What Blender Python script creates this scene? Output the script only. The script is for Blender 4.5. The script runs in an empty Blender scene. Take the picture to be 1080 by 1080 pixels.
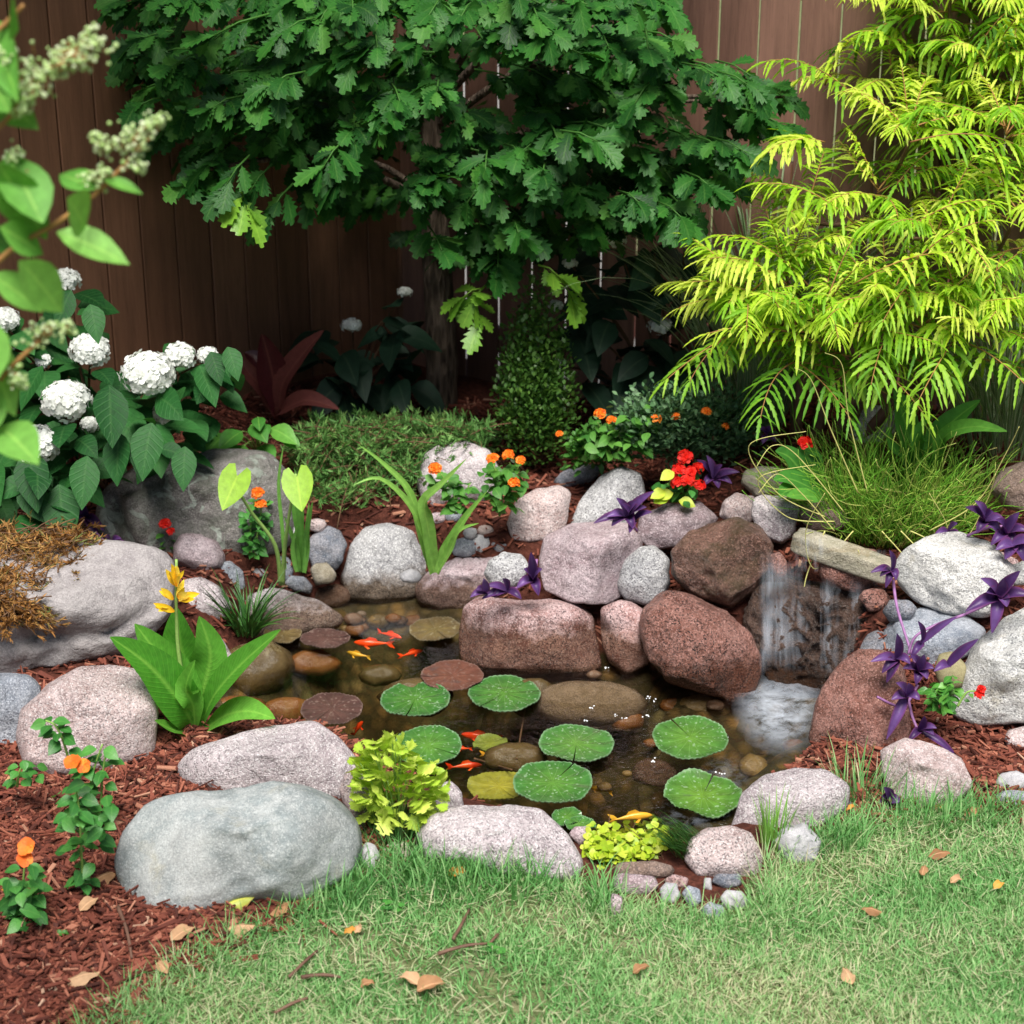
import bpy, math, random
import numpy as np
from mathutils import Vector, Matrix, noise
from mathutils.bvhtree import BVHTree

rng = np.random.default_rng(7)
random.seed(7)
SC = bpy.context.scene
COL = SC.collection
R = math.radians

# ------------------------------------------------------------------ camera, sky, sun, exposure
PITCH, CAMZ, FPX = R(23.0), 2.5, 2100.0
cam_d = bpy.data.cameras.new('camera')
cam = bpy.data.objects.new('camera', cam_d)
COL.objects.link(cam)
cam.location = (0, 0, CAMZ)
cam.rotation_euler = (math.pi / 2 - PITCH, 0, 0)
cam_d.sensor_fit = 'HORIZONTAL'
cam_d.sensor_width = 24.0
cam_d.lens = FPX / 1080 * 24.0
cam_d.clip_end = 500
cam_d.dof.use_dof = True
cam_d.dof.focus_distance = 5.0
cam_d.dof.aperture_fstop = 2.8
SC.camera = cam

SUN_EL, SUN_AZ = R(63), R(178)      # azimuth clockwise from +Y
world = bpy.data.worlds.new('World')
SC.world = world
world.use_nodes = True
wn = world.node_tree
wn.nodes.clear()
sky = wn.nodes.new('ShaderNodeTexSky')
sky.sky_type = 'NISHITA'
sky.sun_disc = False
sky.sun_elevation = SUN_EL
sky.sun_rotation = SUN_AZ
sky.air_density = 1.0
sky.dust_density = 2.0
sky.ozone_density = 0.6
bg = wn.nodes.new('ShaderNodeBackground')
bg.inputs['Strength'].default_value = 0.042
wo = wn.nodes.new('ShaderNodeOutputWorld')
wn.links.new(sky.outputs[0], bg.inputs[0])
wn.links.new(bg.outputs[0], wo.inputs[0])

sun_d = bpy.data.lights.new('sun', 'SUN')
sun_d.energy = 3.7
sun_d.angle = R(30)
sun_d.color = (1.0, 0.95, 0.88)
sun = bpy.data.objects.new('sun', sun_d)
COL.objects.link(sun)
sd = Vector((math.sin(SUN_AZ) * math.cos(SUN_EL), math.cos(SUN_AZ) * math.cos(SUN_EL), math.sin(SUN_EL)))
sun.rotation_euler = sd.to_track_quat('Z', 'Y').to_euler()
sun.location = sd * 30

SC.view_settings.view_transform = 'Standard'
SC.view_settings.look = 'None'
SC.view_settings.exposure = 0.98
SC.view_settings.gamma = 1.0
SC.cycles.max_bounces = 8
SC.cycles.transparent_max_bounces = 24
SC.cycles.use_denoising = True

# ------------------------------------------------------------------ helpers: rays and points
cF = np.array([0, math.cos(PITCH), -math.sin(PITCH)])
cU = np.array([0, math.sin(PITCH), math.cos(PITCH)])
cR = np.array([1.0, 0, 0])
C0 = np.array([0, 0, CAMZ])

def ray(px, py):
    px = np.asarray(px, float)[..., None]
    py = np.asarray(py, float)[..., None]
    return cF + (px - 540) / FPX * cR - (py - 540) / FPX * cU

def at_z(px, py, z):
    r = ray(px, py)
    return C0 + r * ((z - CAMZ) / r[..., 2])[..., None]

def at_y(px, py, y):
    r = ray(px, py)
    return C0 + r * (np.asarray(y, float) / r[..., 1])[..., None]

def depth_of(p):
    return float(np.dot(np.asarray(p) - C0, cF))

def project(P):
    q = P - C0
    d = q @ cF
    return 540 + FPX * (q @ cR) / d, 540 - FPX * (q @ cU) / d

def ss(t):
    t = np.clip(t, 0, 1)
    return t * t * (3 - 2 * t)

def inside(poly, x, y):
    x = np.asarray(x, float); y = np.asarray(y, float)
    c = np.zeros(x.shape, bool)
    n = len(poly)
    for i in range(n):
        x1, y1 = poly[i]; x2, y2 = poly[(i + 1) % n]
        if y1 == y2: continue
        m = ((y1 > y) != (y2 > y)) & (x < (x2 - x1) * (y - y1) / (y2 - y1) + x1)
        c ^= m
    return c

def sdist(poly, x, y):
    x = np.asarray(x, float); y = np.asarray(y, float)
    d = np.full(x.shape, 1e9)
    n = len(poly)
    for i in range(n):
        a = np.array(poly[i]); b = np.array(poly[(i + 1) % n])
        e = b - a
        L = max(e @ e, 1e-12)
        t = np.clip(((x - a[0]) * e[0] + (y - a[1]) * e[1]) / L, 0, 1)
        d = np.minimum(d, np.hypot(x - a[0] - t * e[0], y - a[1] - t * e[1]))
    return np.where(inside(poly, x, y), -d, d)

def sample_poly(poly, n):
    P = np.array(poly, float)
    lo, hi = P.min(0), P.max(0)
    out = np.zeros((0, 2))
    while len(out) < n:
        q = lo + rng.random((n * 2, 2)) * (hi - lo)
        out = np.vstack([out, q[inside(poly, q[:, 0], q[:, 1])]])
    return out[:n]

def unit(v):
    v = np.asarray(v, float)
    return v / np.maximum(np.linalg.norm(v, axis=-1, keepdims=True), 1e-9)

# ------------------------------------------------------------------ objects, things, labels
def tag(o, label=None, cat=None, group=None, kind=None):
    if label: o['label'] = label
    if cat: o['category'] = cat
    if group: o['group'] = group
    if kind: o['kind'] = kind
    return o

def empty(name, loc):
    o = bpy.data.objects.new(name, None)
    COL.objects.link(o)
    o.location = Vector([float(c) for c in loc])
    o.empty_display_size = 0.05
    return o

def thing(name, label, cat, loc, group=None):
    return tag(empty(name, loc), label, cat, group)

def copy_tree(o, parent=None):
    c = o.copy()
    COL.objects.link(c)
    if parent: c.parent = parent
    for ch in list(o.children): copy_tree(ch, c)
    return c

class MB:
    """collects geometry, links it as one mesh object; 'leaf' attribute = (random, along, side)"""
    def __init__(self):
        self.v, self.f, self.a, self.n = [], [], [], 0
    def add(self, V, F, A=None):
        V = np.asarray(V, float).reshape(-1, 3)
        if A is None: A = np.zeros_like(V)
        self.v.append(V); self.a.append(np.asarray(A, float).reshape(-1, 3))
        for f in (F if isinstance(F, list) else [F]):
            if len(f): self.f.append(np.asarray(f, np.int64) + self.n)
        self.n += len(V)
        return self
    def build(self, name, mat, parent=None, loc=None, smooth=True):
        V = np.vstack(self.v); A = np.vstack(self.a)
        me = bpy.data.meshes.new(name)
        if parent is not None:
            org = np.array(parent.matrix_basis.translation) if parent.parent is None else np.array(parent.parent.matrix_basis.translation) + np.array(parent.matrix_basis.translation)
        elif loc is not None:
            org = np.asarray(loc, float)
        else:
            org = V.mean(0)
        V = V - org
        loops = np.concatenate([f.ravel() for f in self.f])
        tot = np.concatenate([np.full(len(f), f.shape[1]) for f in self.f])
        me.vertices.add(len(V)); me.vertices.foreach_set('co', V.astype(np.float32).ravel())
        me.loops.add(len(loops)); me.loops.foreach_set('vertex_index', loops.astype(np.int32))
        me.polygons.add(len(tot))
        me.polygons.foreach_set('loop_start', np.concatenate([[0], np.cumsum(tot)[:-1]]).astype(np.int32))
        me.polygons.foreach_set('use_smooth', np.full(len(tot), smooth))
        me.update(calc_edges=True)
        at = me.attributes.new('leaf', 'FLOAT_VECTOR', 'POINT')
        at.data.foreach_set('vector', A.astype(np.float32).ravel())
        me.validate()
        o = bpy.data.objects.new(name, me)
        COL.objects.link(o)
        me.materials.append(mat)
        if parent is not None: o.parent = parent
        else: o.location = Vector([float(c) for c in org])
        return o

# ------------------------------------------------------------------ leaf templates
def tmpl(ws, ts=None, st=None, fold=0.25):
    """rows of (left, mid, right); ws half widths, ts mid positions, st side positions"""
    ws = np.asarray(ws, float); n = len(ws)
    ts = np.linspace(0, 1, n) if ts is None else np.asarray(ts, float)
    st = ts if st is None else np.asarray(st, float)
    P = np.zeros((n, 3, 3))
    P[:, 0] = np.stack([st, -ws, fold * ws], 1)
    P[:, 1] = np.stack([ts, 0 * ws, 0 * ws], 1)
    P[:, 2] = np.stack([st, ws, fold * ws], 1)
    F = []
    for i in range(n - 1):
        a = i * 3
        F += [(a, a + 1, a + 4, a + 3), (a + 1, a + 2, a + 5, a + 4)]
    side = np.tile([1.0, 0.0, 1.0], (n, 1))
    return P.reshape(-1, 3), np.array(F), np.repeat(ts, 3), side.ravel()

T_OV = tmpl([0.02, .20, .30, .31, .26, .15, 0.005], fold=.22)
T_SM = tmpl([0.03, .27, .27, 0.01], [0, .3, .65, 1], fold=.15)
T_LANCE = tmpl([.03, .10, .14, .15, .13, .08, .005], fold=.35)
T_BROAD = tmpl([.03, .10, .17, .20, .19, .16, .11, .05, .004], fold=.25)
T_NEED = tmpl([.05, .05, .01], [0, .5, 1], fold=.1)
T_PETAL = tmpl([.08, .38, .42, .1], [0, .35, .75, 1.0], fold=.1)
T_OAK = tmpl([.015, .03, .16, .09, .25, .13, .34, .19, .38, .24, .27, .10, .10, .0],
             [0, .10, .20, .25, .36, .41, .52, .57, .70, .75, .85, .90, .96, 1.0],
             [0, .10, .25, .25, .43, .42, .60, .59, .77, .77, .91, .91, .99, 1.0], fold=.18)
T_SUM = tmpl([.02, .075, .10, .055, .105, .06, .09, .05, .06, .0],
             [0, .12, .26, .30, .45, .49, .64, .68, .82, 1.0],
             [0, .14, .30, .30, .49, .49, .68, .68, .86, 1.0], fold=.3)
T_HEART = tmpl([.16, .30, .40, .40, .33, .22, .10, .0],
               [0, .08, .2, .35, .55, .72, .88, 1.0],
               [-.30, -.24, .02, .25, .48, .70, .87, 1.0], fold=.10)

def leaves(mb, T, pos, d, L, wid=1.0, droop=0.2, up=None, rnd=None, roll=0.0, curlz=0.0):
    P, F, tt, sdv = T
    pos = np.asarray(pos, float).reshape(-1, 3); N = len(pos); k = len(P)
    d = unit(np.broadcast_to(d, (N, 3)))
    up = np.tile([0, 0, 1.0], (N, 1)) if up is None else np.broadcast_to(up, (N, 3))
    s = np.cross(up, d)
    bad = np.linalg.norm(s, axis=1) < 1e-3
    s[bad] = [1, 0, 0]
    s = unit(s); nr = np.cross(d, s)
    roll = np.broadcast_to(roll, (N,))[:, None]
    s, nr = s * np.cos(roll) + nr * np.sin(roll), nr * np.cos(roll) - s * np.sin(roll)
    L = np.broadcast_to(L, (N,))[:, None, None]
    wid = np.broadcast_to(wid, (N,))[:, None, None]
    droop = np.broadcast_to(droop, (N,))[:, None, None]
    x, y, z = P[None, :, 0:1], P[None, :, 1:2], P[None, :, 2:3]
    V = pos[:, None] + L * (x * d[:, None] + y * wid * s[:, None] + (z + curlz * x * x) * nr[:, None])
    V[:, :, 2:3] -= L * droop * x * x
    rnd = rng.random(N) if rnd is None else np.broadcast_to(rnd, (N,))
    A = np.stack([np.repeat(rnd[:, None], k, 1), np.tile(tt, (N, 1)), np.tile(sdv, (N, 1))], 2)
    FF = (F[None] + (np.arange(N) * k)[:, None, None]).reshape(-1, F.shape[1])
    mb.add(V.reshape(-1, 3), FF, A.reshape(-1, 3))

def blades(mb, base, az, L, lean0, bend, wid, rnd=None, nseg=6, twist=None, fold=.25):
    """grass-like ribbons: lean0 start angle from vertical, bend total extra angle"""
    base = np.asarray(base, float).reshape(-1, 3); N = len(base)
    az = np.broadcast_to(az, (N,)); L = np.broadcast_to(L, (N,))
    lean0 = np.broadcast_to(lean0, (N,)); bend = np.broadcast_to(bend, (N,)); wid = np.broadcast_to(wid, (N,))
    h = np.stack([np.cos(az), np.sin(az), 0 * az], 1)
    s = np.stack([-np.sin(az), np.cos(az), 0 * az], 1)
    if twist is not None:
        tw = np.broadcast_to(twist, (N,))[:, None]
        s = s * np.cos(tw) + np.stack([np.cos(az), np.sin(az), 0 * az], 1) * np.sin(tw)
    p = base.copy()
    rows, tts = [], []
    for i in range(nseg + 1):
        t = i / nseg
        w = wid * (1 - t ** 2.2) * (0.6 + 0.8 * min(t * 3, .5))
        ang = lean0 + bend * t ** 1.3
        nrm = h * np.cos(ang)[:, None] * -1 + np.array([0, 0, 1.0]) * np.sin(ang)[:, None]
        rows.append(np.stack([p - s * w[:, None] / 2 + nrm * (w * fold)[:, None], p, p + s * w[:, None] / 2 + nrm * (w * fold)[:, None]], 1))
        tts.append(t)
        p = p + (h * np.sin(ang)[:, None] + np.array([0, 0, 1.0]) * np.cos(ang)[:, None]) * (L / nseg)[:, None]
    V = np.stack(rows, 1).reshape(N, -1, 3)
    k = V.shape[1]
    F = []
    for i in range(nseg):
        a = i * 3
        F += [(a, a + 1, a + 4, a + 3), (a + 1, a + 2, a + 5, a + 4)]
    F = np.array(F)
    rnd = rng.random(N) if rnd is None else np.broadcast_to(rnd, (N,))
    A = np.stack([np.repeat(rnd[:, None], k, 1), np.tile(np.repeat(tts, 3), (N, 1)), np.tile([1, 0, 1.0], (N, nseg + 1))], 2)
    mb.add(V.reshape(-1, 3), (F[None] + (np.arange(N) * k)[:, None, None]).reshape(-1, 4), A.reshape(-1, 3))

def smooth_path(pts, n=12):
    P = np.asarray(pts, float)
    if len(P) < 3:
        t = np.linspace(0, 1, n)[:, None]
        return P[0] * (1 - t) + P[-1] * t
    m = len(P); out = []
    for i in range(m - 1):
        p0, p1, p2, p3 = P[max(i - 1, 0)], P[i], P[i + 1], P[min(i + 2, m - 1)]
        q = max(2, n // (m - 1))
        for j in range(q):
            t = j / q
            out.append(.5 * ((2 * p1) + (-p0 + p2) * t + (2 * p0 - 5 * p1 + 4 * p2 - p3) * t * t + (-p0 + 3 * p1 - 3 * p2 + p3) * t ** 3))
    out.append(P[-1])
    return np.array(out)

def tube(mb, pts, r0, r1=None, sides=7, rnd=0.5, bumpy=0.0):
    P = np.asarray(pts, float); n = len(P)
    r1 = r0 if r1 is None else r1
    tn = unit(np.gradient(P, axis=0))
    ref = np.array([0.3, 0.9, 0.2])
    a = unit(np.cross(tn, ref)); b = np.cross(tn, a)
    ph = np.linspace(0, 2 * math.pi, sides, endpoint=False)
    rr = np.linspace(r0, r1, n)[:, None] * (1 + bumpy * rng.normal(size=(n, sides)))
    V = P[:, None] + rr[..., None] * (np.cos(ph)[None, :, None] * a[:, None] + np.sin(ph)[None, :, None] * b[:, None])
    F = []
    for i in range(n - 1):
        for j in range(sides):
            j2 = (j + 1) % sides
            F.append((i * sides + j, i * sides + j2, (i + 1) * sides + j2, (i + 1) * sides + j))
    A = np.zeros((n * sides, 3)); A[:, 0] = rnd; A[:, 1] = np.repeat(np.linspace(0, 1, n), sides)
    mb.add(V.reshape(-1, 3), [np.array(F), np.array([list(range(sides))[::-1]]), np.array([[(n - 1) * sides + j for j in range(sides)]])], A)

def strap(mb, pts, wid, rnd=0.5, fold=.2, face=None, n=16, prof=None, wave=0.0):
    """a long leaf that follows a path; wid in metres; face = direction its upper side looks to"""
    P = smooth_path(pts, n); m = len(P)
    tn = unit(np.gradient(P, axis=0))
    face = np.array([0, -0.6, 0.8]) if face is None else np.asarray(face, float)
    s = unit(np.cross(np.tile(face, (m, 1)), tn)); nr = np.cross(tn, s)
    t = np.linspace(0, 1, m)
    if prof is None:
        w = wid * (np.minimum(1, .45 + t * 2.0)) * (1 - t ** 3) ** .8
    else:
        w = wid * np.interp(t, np.linspace(0, 1, len(prof)), prof)
    off = (wave * np.sin(t * 17 + rnd * 9))[:, None] * nr
    off2 = (wave * np.sin(t * 14 + 2 + rnd * 5))[:, None] * nr
    h = w[:, None] / 2
    V = np.stack([P - s * h + nr * h * fold + off, P - s * h * .5 + nr * h * fold * .35, P, P + s * h * .5 + nr * h * fold * .35, P + s * h + nr * h * fold + off2], 1)
    F = []
    for i in range(m - 1):
        for j in range(4):
            a = i * 5 + j
            F.append((a, a + 1, a + 6, a + 5))
    A = np.zeros((m * 5, 3)); A[:, 0] = rnd; A[:, 1] = np.repeat(t, 5); A[:, 2] = np.tile([1, .5, 0, .5, 1], m)
    mb.add(V.reshape(-1, 3), np.array(F), A)

_ico = {}
def ico(sub):
    if sub not in _ico:
        import bmesh
        bm = bmesh.new()
        bmesh.ops.create_icosphere(bm, subdivisions=sub, radius=1)
        _ico[sub] = (np.array([v.co[:] for v in bm.verts]), np.array([[v.index for v in f.verts] for f in bm.faces]))
        bm.free()
    return _ico[sub]

def balls(mb, pos, rad, sub=1, rnd=None, squash=1.0):
    V, F = ico(sub); k = len(V)
    pos = np.asarray(pos, float).reshape(-1, 3); N = len(pos)
    rad = np.broadcast_to(rad, (N,))[:, None, None]
    W = pos[:, None] + rad * V[None] * np.array([1, 1, squash])
    rnd = rng.random(N) if rnd is None else np.broadcast_to(rnd, (N,))
    A = np.zeros((N, k, 3)); A[:, :, 0] = rnd[:, None]; A[:, :, 1] = (V[:, 2] * .5 + .5)[None]
    mb.add(W.reshape(-1, 3), (F[None] + (np.arange(N) * k)[:, None, None]).reshape(-1, 3), A.reshape(-1, 3))

def box(mb, c, half, ax=None, rnd=0.5, bevel=0.0):
    ax = np.eye(3) if ax is None else np.asarray(ax)
    q = np.array([[-1, -1, -1], [1, -1, -1], [1, 1, -1], [-1, 1, -1], [-1, -1, 1], [1, -1, 1], [1, 1, 1], [-1, 1, 1]], float)
    V = np.asarray(c) + (q * np.asarray(half)) @ ax
    F = np.array([[0, 3, 2, 1], [4, 5, 6, 7], [0, 1, 5, 4], [1, 2, 6, 5], [2, 3, 7, 6], [3, 0, 4, 7]])
    A = np.zeros((8, 3)); A[:, 0] = rnd; A[:, 1] = q[:, 2] * .5 + .5
    mb.add(V, F, A)
# ------------------------------------------------------------------ materials
def new_mat(name):
    m = bpy.data.materials.new(name); m.use_nodes = True
    nt = m.node_tree; nt.nodes.clear()
    out = nt.nodes.new('ShaderNodeOutputMaterial')
    return m, nt, out

class N:
    def __init__(self, nt): self.nt = nt
    def new(self, t, **kw):
        n = self.nt.nodes.new(t)
        for k, v in kw.items(): setattr(n, k, v)
        return n
    def link(self, a, b): self.nt.links.new(a, b)
    def put(self, sock, v):
        if hasattr(v, 'is_linked') or isinstance(v, bpy.types.NodeSocket): self.link(v, sock)
        elif v is not None: sock.default_value = v
    def noise(self, vec, scale, detail=4, rough=.55, dist=0.0):
        n = self.new('ShaderNodeTexNoise')
        self.put(n.inputs['Vector'], vec); n.inputs['Scale'].default_value = scale
        n.inputs['Detail'].default_value = detail; n.inputs['Roughness'].default_value = rough
        n.inputs['Distortion'].default_value = dist
        return n.outputs['Fac']
    def vor(self, vec, scale, out='Distance', feature='F1'):
        n = self.new('ShaderNodeTexVoronoi', feature=feature)
        self.put(n.inputs['Vector'], vec); n.inputs['Scale'].default_value = scale
        return n.outputs[out]
    def ramp(self, fac, stops, interp='LINEAR'):
        n = self.new('ShaderNodeValToRGB'); cr = n.color_ramp; cr.interpolation = interp
        while len(cr.elements) < len(stops): cr.elements.new(0.5)
        for e, (p, c) in zip(cr.elements, stops):
            e.position = p
            e.color = (*c, 1) if hasattr(c, '__len__') else (c, c, c, 1)
        self.put(n.inputs[0], fac)
        return n.outputs[0]
    def mix(self, fac, a, b, mode='MIX'):
        n = self.new('ShaderNodeMix', data_type='RGBA', blend_type=mode)
        def c4(v): return (*v, 1) if isinstance(v, tuple) and len(v) == 3 else v
        self.put(n.inputs[0], fac); self.put(n.inputs[6], c4(a)); self.put(n.inputs[7], c4(b))
        return n.outputs[2]
    def math(self, op, a, b=None, c=None, clamp=False):
        n = self.new('ShaderNodeMath', operation=op, use_clamp=clamp)
        self.put(n.inputs[0], a)
        if b is not None: self.put(n.inputs[1], b)
        if c is not None: self.put(n.inputs[2], c)
        return n.outputs[0]
    def remap(self, v, a, b, c=0.0, d=1.0):
        n = self.new('ShaderNodeMapRange'); self.put(n.inputs[0], v)
        for i, q in zip((1, 2, 3, 4), (a, b, c, d)): n.inputs[i].default_value = q
        return n.outputs[0]
    def bump(self, h, strength=.4, dist=.01, normal=None):
        n = self.new('ShaderNodeBump'); n.inputs['Strength'].default_value = strength
        n.inputs['Distance'].default_value = dist; self.put(n.inputs['Height'], h)
        if normal is not None: self.link(normal, n.inputs['Normal'])
        return n.outputs[0]
    def prin(self, col, rough=.6, spec=.5, normal=None, **kw):
        n = self.new('ShaderNodeBsdfPrincipled')
        self.put(n.inputs['Base Color'], (*col, 1) if isinstance(col, tuple) and len(col) == 3 else col)
        self.put(n.inputs['Roughness'], rough); self.put(n.inputs['Specular IOR Level'], spec)
        if normal is not None: self.link(normal, n.inputs['Normal'])
        for k, v in kw.items(): self.put(n.inputs[k], v)
        return n.outputs[0]
    def objco(self, seeded=True):
        tc = self.new('ShaderNodeTexCoord')
        if not seeded: return tc.outputs['Object']
        oi = self.new('ShaderNodeObjectInfo')
        ad = self.new('ShaderNodeVectorMath', operation='ADD')
        ml = self.math('MULTIPLY', oi.outputs['Random'], 37.0)
        self.link(tc.outputs['Object'], ad.inputs[0]); self.link(ml, ad.inputs[1])
        return ad.outputs[0]
    def worldpos(self):
        return self.new('ShaderNodeNewGeometry').outputs['Position']
    def sep(self, v):
        n = self.new('ShaderNodeSeparateXYZ'); self.link(v, n.inputs[0]); return n.outputs
    def leafattr(self):
        n = self.new('ShaderNodeAttribute', attribute_name='leaf'); return self.sep(n.outputs['Vector'])

def leaf_mat(name, cols, rough=.45, spec=.4, trans=.3, tint=(1.0, 1.0, .45), vein=.25, veinw=.12, tip=None, edge=None, base=None, back=None, ribs=None):
    m, nt, out = new_mat(name); k = N(nt)
    a = k.leafattr()
    n = len(cols)
    col = k.ramp(a[0], [(i / max(1, n - 1), c) for i, c in enumerate(cols)])
    nz = k.noise(k.worldpos(), 60, 3)
    col = k.mix(1.0, col, k.ramp(nz, [(.3, .82), (.7, 1.12)]), 'MULTIPLY')
    if base: col = k.mix(k.remap(a[1], 0.0, .35, 1, 0), col, base)
    if tip: col = k.mix(k.remap(a[1], .5, 1.0, 0, .85), col, tip)
    if edge: col = k.mix(k.remap(a[2], .62, .9, 0, .85), col, edge)
    if vein: col = k.mix(k.remap(a[2], veinw, 0, 0, vein), col, (min(1, cols[-1][0] * 2 + .05), min(1, cols[-1][1] * 1.6 + .05), min(1, cols[-1][2] * 1.6 + .03)))
    if back:
        gi = k.new('ShaderNodeNewGeometry')
        col = k.mix(gi.outputs['Backfacing'], col, back)
    hs = k.noise(k.worldpos(), 220, 2)
    if ribs:     # side veins running out from the midrib
        wv = k.math('SINE', k.math('MULTIPLY', k.math('SUBTRACT', a[1], k.math('MULTIPLY', a[2], ribs[1])), 6.283 * ribs[0]))
        rb = k.remap(wv, .55, 1.0, 0, 1)
        col = k.mix(k.math('MULTIPLY', rb, ribs[2]), col, (min(1, cols[-1][0] * 1.5), min(1, cols[-1][1] * 1.35), min(1, cols[-1][2] * 1.4)))
        hs = k.math('SUBTRACT', hs, k.math('MULTIPLY', rb, 1.2))
    p = k.prin(col, rough, spec, k.bump(hs, .3, .002))
    if trans > 0:
        tr = k.new('ShaderNodeBsdfTranslucent')
        k.link(k.mix(1.0, col, tuple(min(1.0, c * 1.0) for c in tint), 'MULTIPLY'), tr.inputs[0])
        mx = k.new('ShaderNodeMixShader'); mx.inputs[0].default_value = trans
        k.link(p, mx.inputs[1]); k.link(tr.outputs[0], mx.inputs[2]); p = mx.outputs[0]
    k.link(p, out.inputs[0])
    return m

def rock_mat(name, c1, c2, c3, speck=.45, speck_dark=(.05, .045, .05), speck_light=None, lichen=None, moss=None,
             rough=.75, wetz=-.02, sc=1.0, strata=None, bumpk=1.0, rust=None, crack=.4):
    m, nt, out = new_mat(name); k = N(nt)
    co = k.objco()
    big = k.noise(co, 5 * sc, 5, .6, .4)
    mid = k.noise(co, 26 * sc, 5, .65)
    col = k.ramp(big, [(.30, c1), (.5, c2), (.70, c3)])
    col = k.mix(k.remap(mid, .40, .66, 0, .65), col, k.mix(.5, c3, tuple(min(1, x * 1.25) for x in c3)))
    if strata:
        sp = k.sep(co)
        st = k.noise(k.math('ADD', k.math('MULTIPLY', sp[2], 1.0), k.math('MULTIPLY', big, .12)), 34, 3)
        col = k.mix(k.remap(st, .5, .68, 0, .6), col, strata)
    if rust: col = k.mix(k.remap(k.noise(co, 9 * sc, 4, .6, .8), .56, .70, 0, .7), col, rust)
    s1 = k.vor(co, 300 * sc, 'Color')
    s1v = k.sep(s1)[0]
    patch = k.remap(k.noise(co, 3.2 * sc, 4, .6, .5), .38, .66, .45, 1.15)
    col = k.mix(1.0, col, k.ramp(k.noise(co, 2.6 * sc, 6, .62, .7), [(.32, .62), (.5, 1.0), (.7, 1.22)]), 'MULTIPLY')
    col = k.mix(k.math('MULTIPLY', k.remap(s1v, .68, .80, 0, speck), patch, clamp=True), col, speck_dark)
    lt = speck_light or tuple(min(.9, x * 1.7 + .04) for x in c3)
    col = k.mix(k.remap(k.sep(s1)[1], .74, .84, 0, speck * .6), col, lt)
    fine = k.noise(co, 320 * sc, 3, .7)
    col = k.mix(1.0, col, k.ramp(fine, [(.25, .70), (.5, 1.0), (.78, 1.32)]), 'MULTIPLY')
    cw = k.new('ShaderNodeVectorMath', operation='ADD'); k.link(co, cw.inputs[0])
    nzv = k.new('ShaderNodeTexNoise'); nzv.inputs['Scale'].default_value = 9; nzv.inputs['Detail'].default_value = 5; k.link(co, nzv.inputs['Vector'])
    scv = k.new('ShaderNodeVectorMath', operation='SCALE'); k.link(nzv.outputs['Color'], scv.inputs[0]); scv.inputs['Scale'].default_value = .16; k.link(scv.outputs[0], cw.inputs[1])
    crk = k.remap(k.vor(cw.outputs[0], 6.5, 'Distance', 'DISTANCE_TO_EDGE'), 0, .022, 1, 0)
    crk = k.math('MULTIPLY', crk, k.remap(k.noise(co, 8, 2), .52, .64, 0, crack))
    col = k.mix(k.math('MULTIPLY', crk, .55), col, tuple(x * .3 for x in c1))
    if lichen:
        lf = k.remap(k.noise(co, 13, 3, .6, 1.0), .57, .60, 0, .85)
        col = k.mix(lf, col, lichen)
    if moss:
        gn = k.new('ShaderNodeNewGeometry')
        mf = k.math('MULTIPLY', k.remap(k.noise(co, 10, 5, .7), .44, .62), .6)
        col = k.mix(mf, col, moss)
    # stain of water: darker and glossier near the waterline
    z = k.sep(k.worldpos())[2]
    wz = k.math('ADD', z, k.math('MULTIPLY', k.math('SUBTRACT', mid, .5), .10))
    wet = k.remap(wz, wetz - .035, wetz + .015, 1, 0)
    col = k.mix(wet, col, k.mix(1.0, col, (.34, .26, .19), 'MULTIPLY'))
    rg = k.remap(wet, 0, 1, rough, .22)
    h = k.math('ADD', k.math('MULTIPLY', mid, 1.0), k.math('MULTIPLY', fine, .35))
    h = k.math('ADD', h, k.math('MULTIPLY', k.noise(co, 70 * sc, 6, .75), .7))
    pit = k.remap(k.vor(co, 48 * sc), 0, .35, 0, 1)
    h = k.math('ADD', h, k.math('MULTIPLY', pit, .15))
    h = k.math('SUBTRACT', h, k.math('MULTIPLY', crk, .5))
    h = k.math('ADD', h, k.math('MULTIPLY', k.noise(co, 11 * sc, 6, .7, .4), 1.6))
    k.link(k.prin(col, rg, .35, k.bump(h, .8 * bumpk, .014)), out.inputs[0])
    return m

M = {}
# granite colours (base reflectance)
M['pink'] = rock_mat('pink_granite', (.31, .21, .20), (.45, .345, .335), (.58, .49, .49), .6)
M['rose'] = rock_mat('rose_granite', (.17, .080, .075), (.31, .17, .16), (.52, .38, .38), .8, speck_dark=(.035, .025, .028), rust=(.24, .09, .065), rough=.45, wetz=.02)
M['mauve'] = rock_mat('mauve_granite', (.25, .165, .185), (.36, .27, .29), (.50, .42, .45), .55, strata=(.40, .33, .34))
M['red'] = rock_mat('red_granite', (.10, .038, .030), (.19, .080, .060), (.31, .165, .140), .85, speck_dark=(.025, .018, .018), rust=(.075, .035, .025), rough=.34, wetz=.02, bumpk=1.25)
M['redwet'] = rock_mat('wet_red_granite', (.055, .028, .020), (.12, .058, .042), (.22, .125, .098), .8, speck_dark=(.02, .015, .013), bumpk=1.25, moss=(.05, .045, .02), rough=.28)
M['fall'] = rock_mat('wet_brown_granite', (.030, .02, .016), (.075, .045, .034), (.14, .09, .07), .5, rough=.2, bumpk=1.7)
M['grey'] = rock_mat('grey_granite', (.30, .30, .32), (.40, .40, .42), (.52, .52, .53), .75, speck_dark=(.04, .04, .05))
M['white'] = rock_mat('pale_granite', (.34, .35, .35), (.50, .50, .49), (.60, .59, .57), .6, speck_dark=(.07, .07, .09), rust=(.42, .38, .29))
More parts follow.
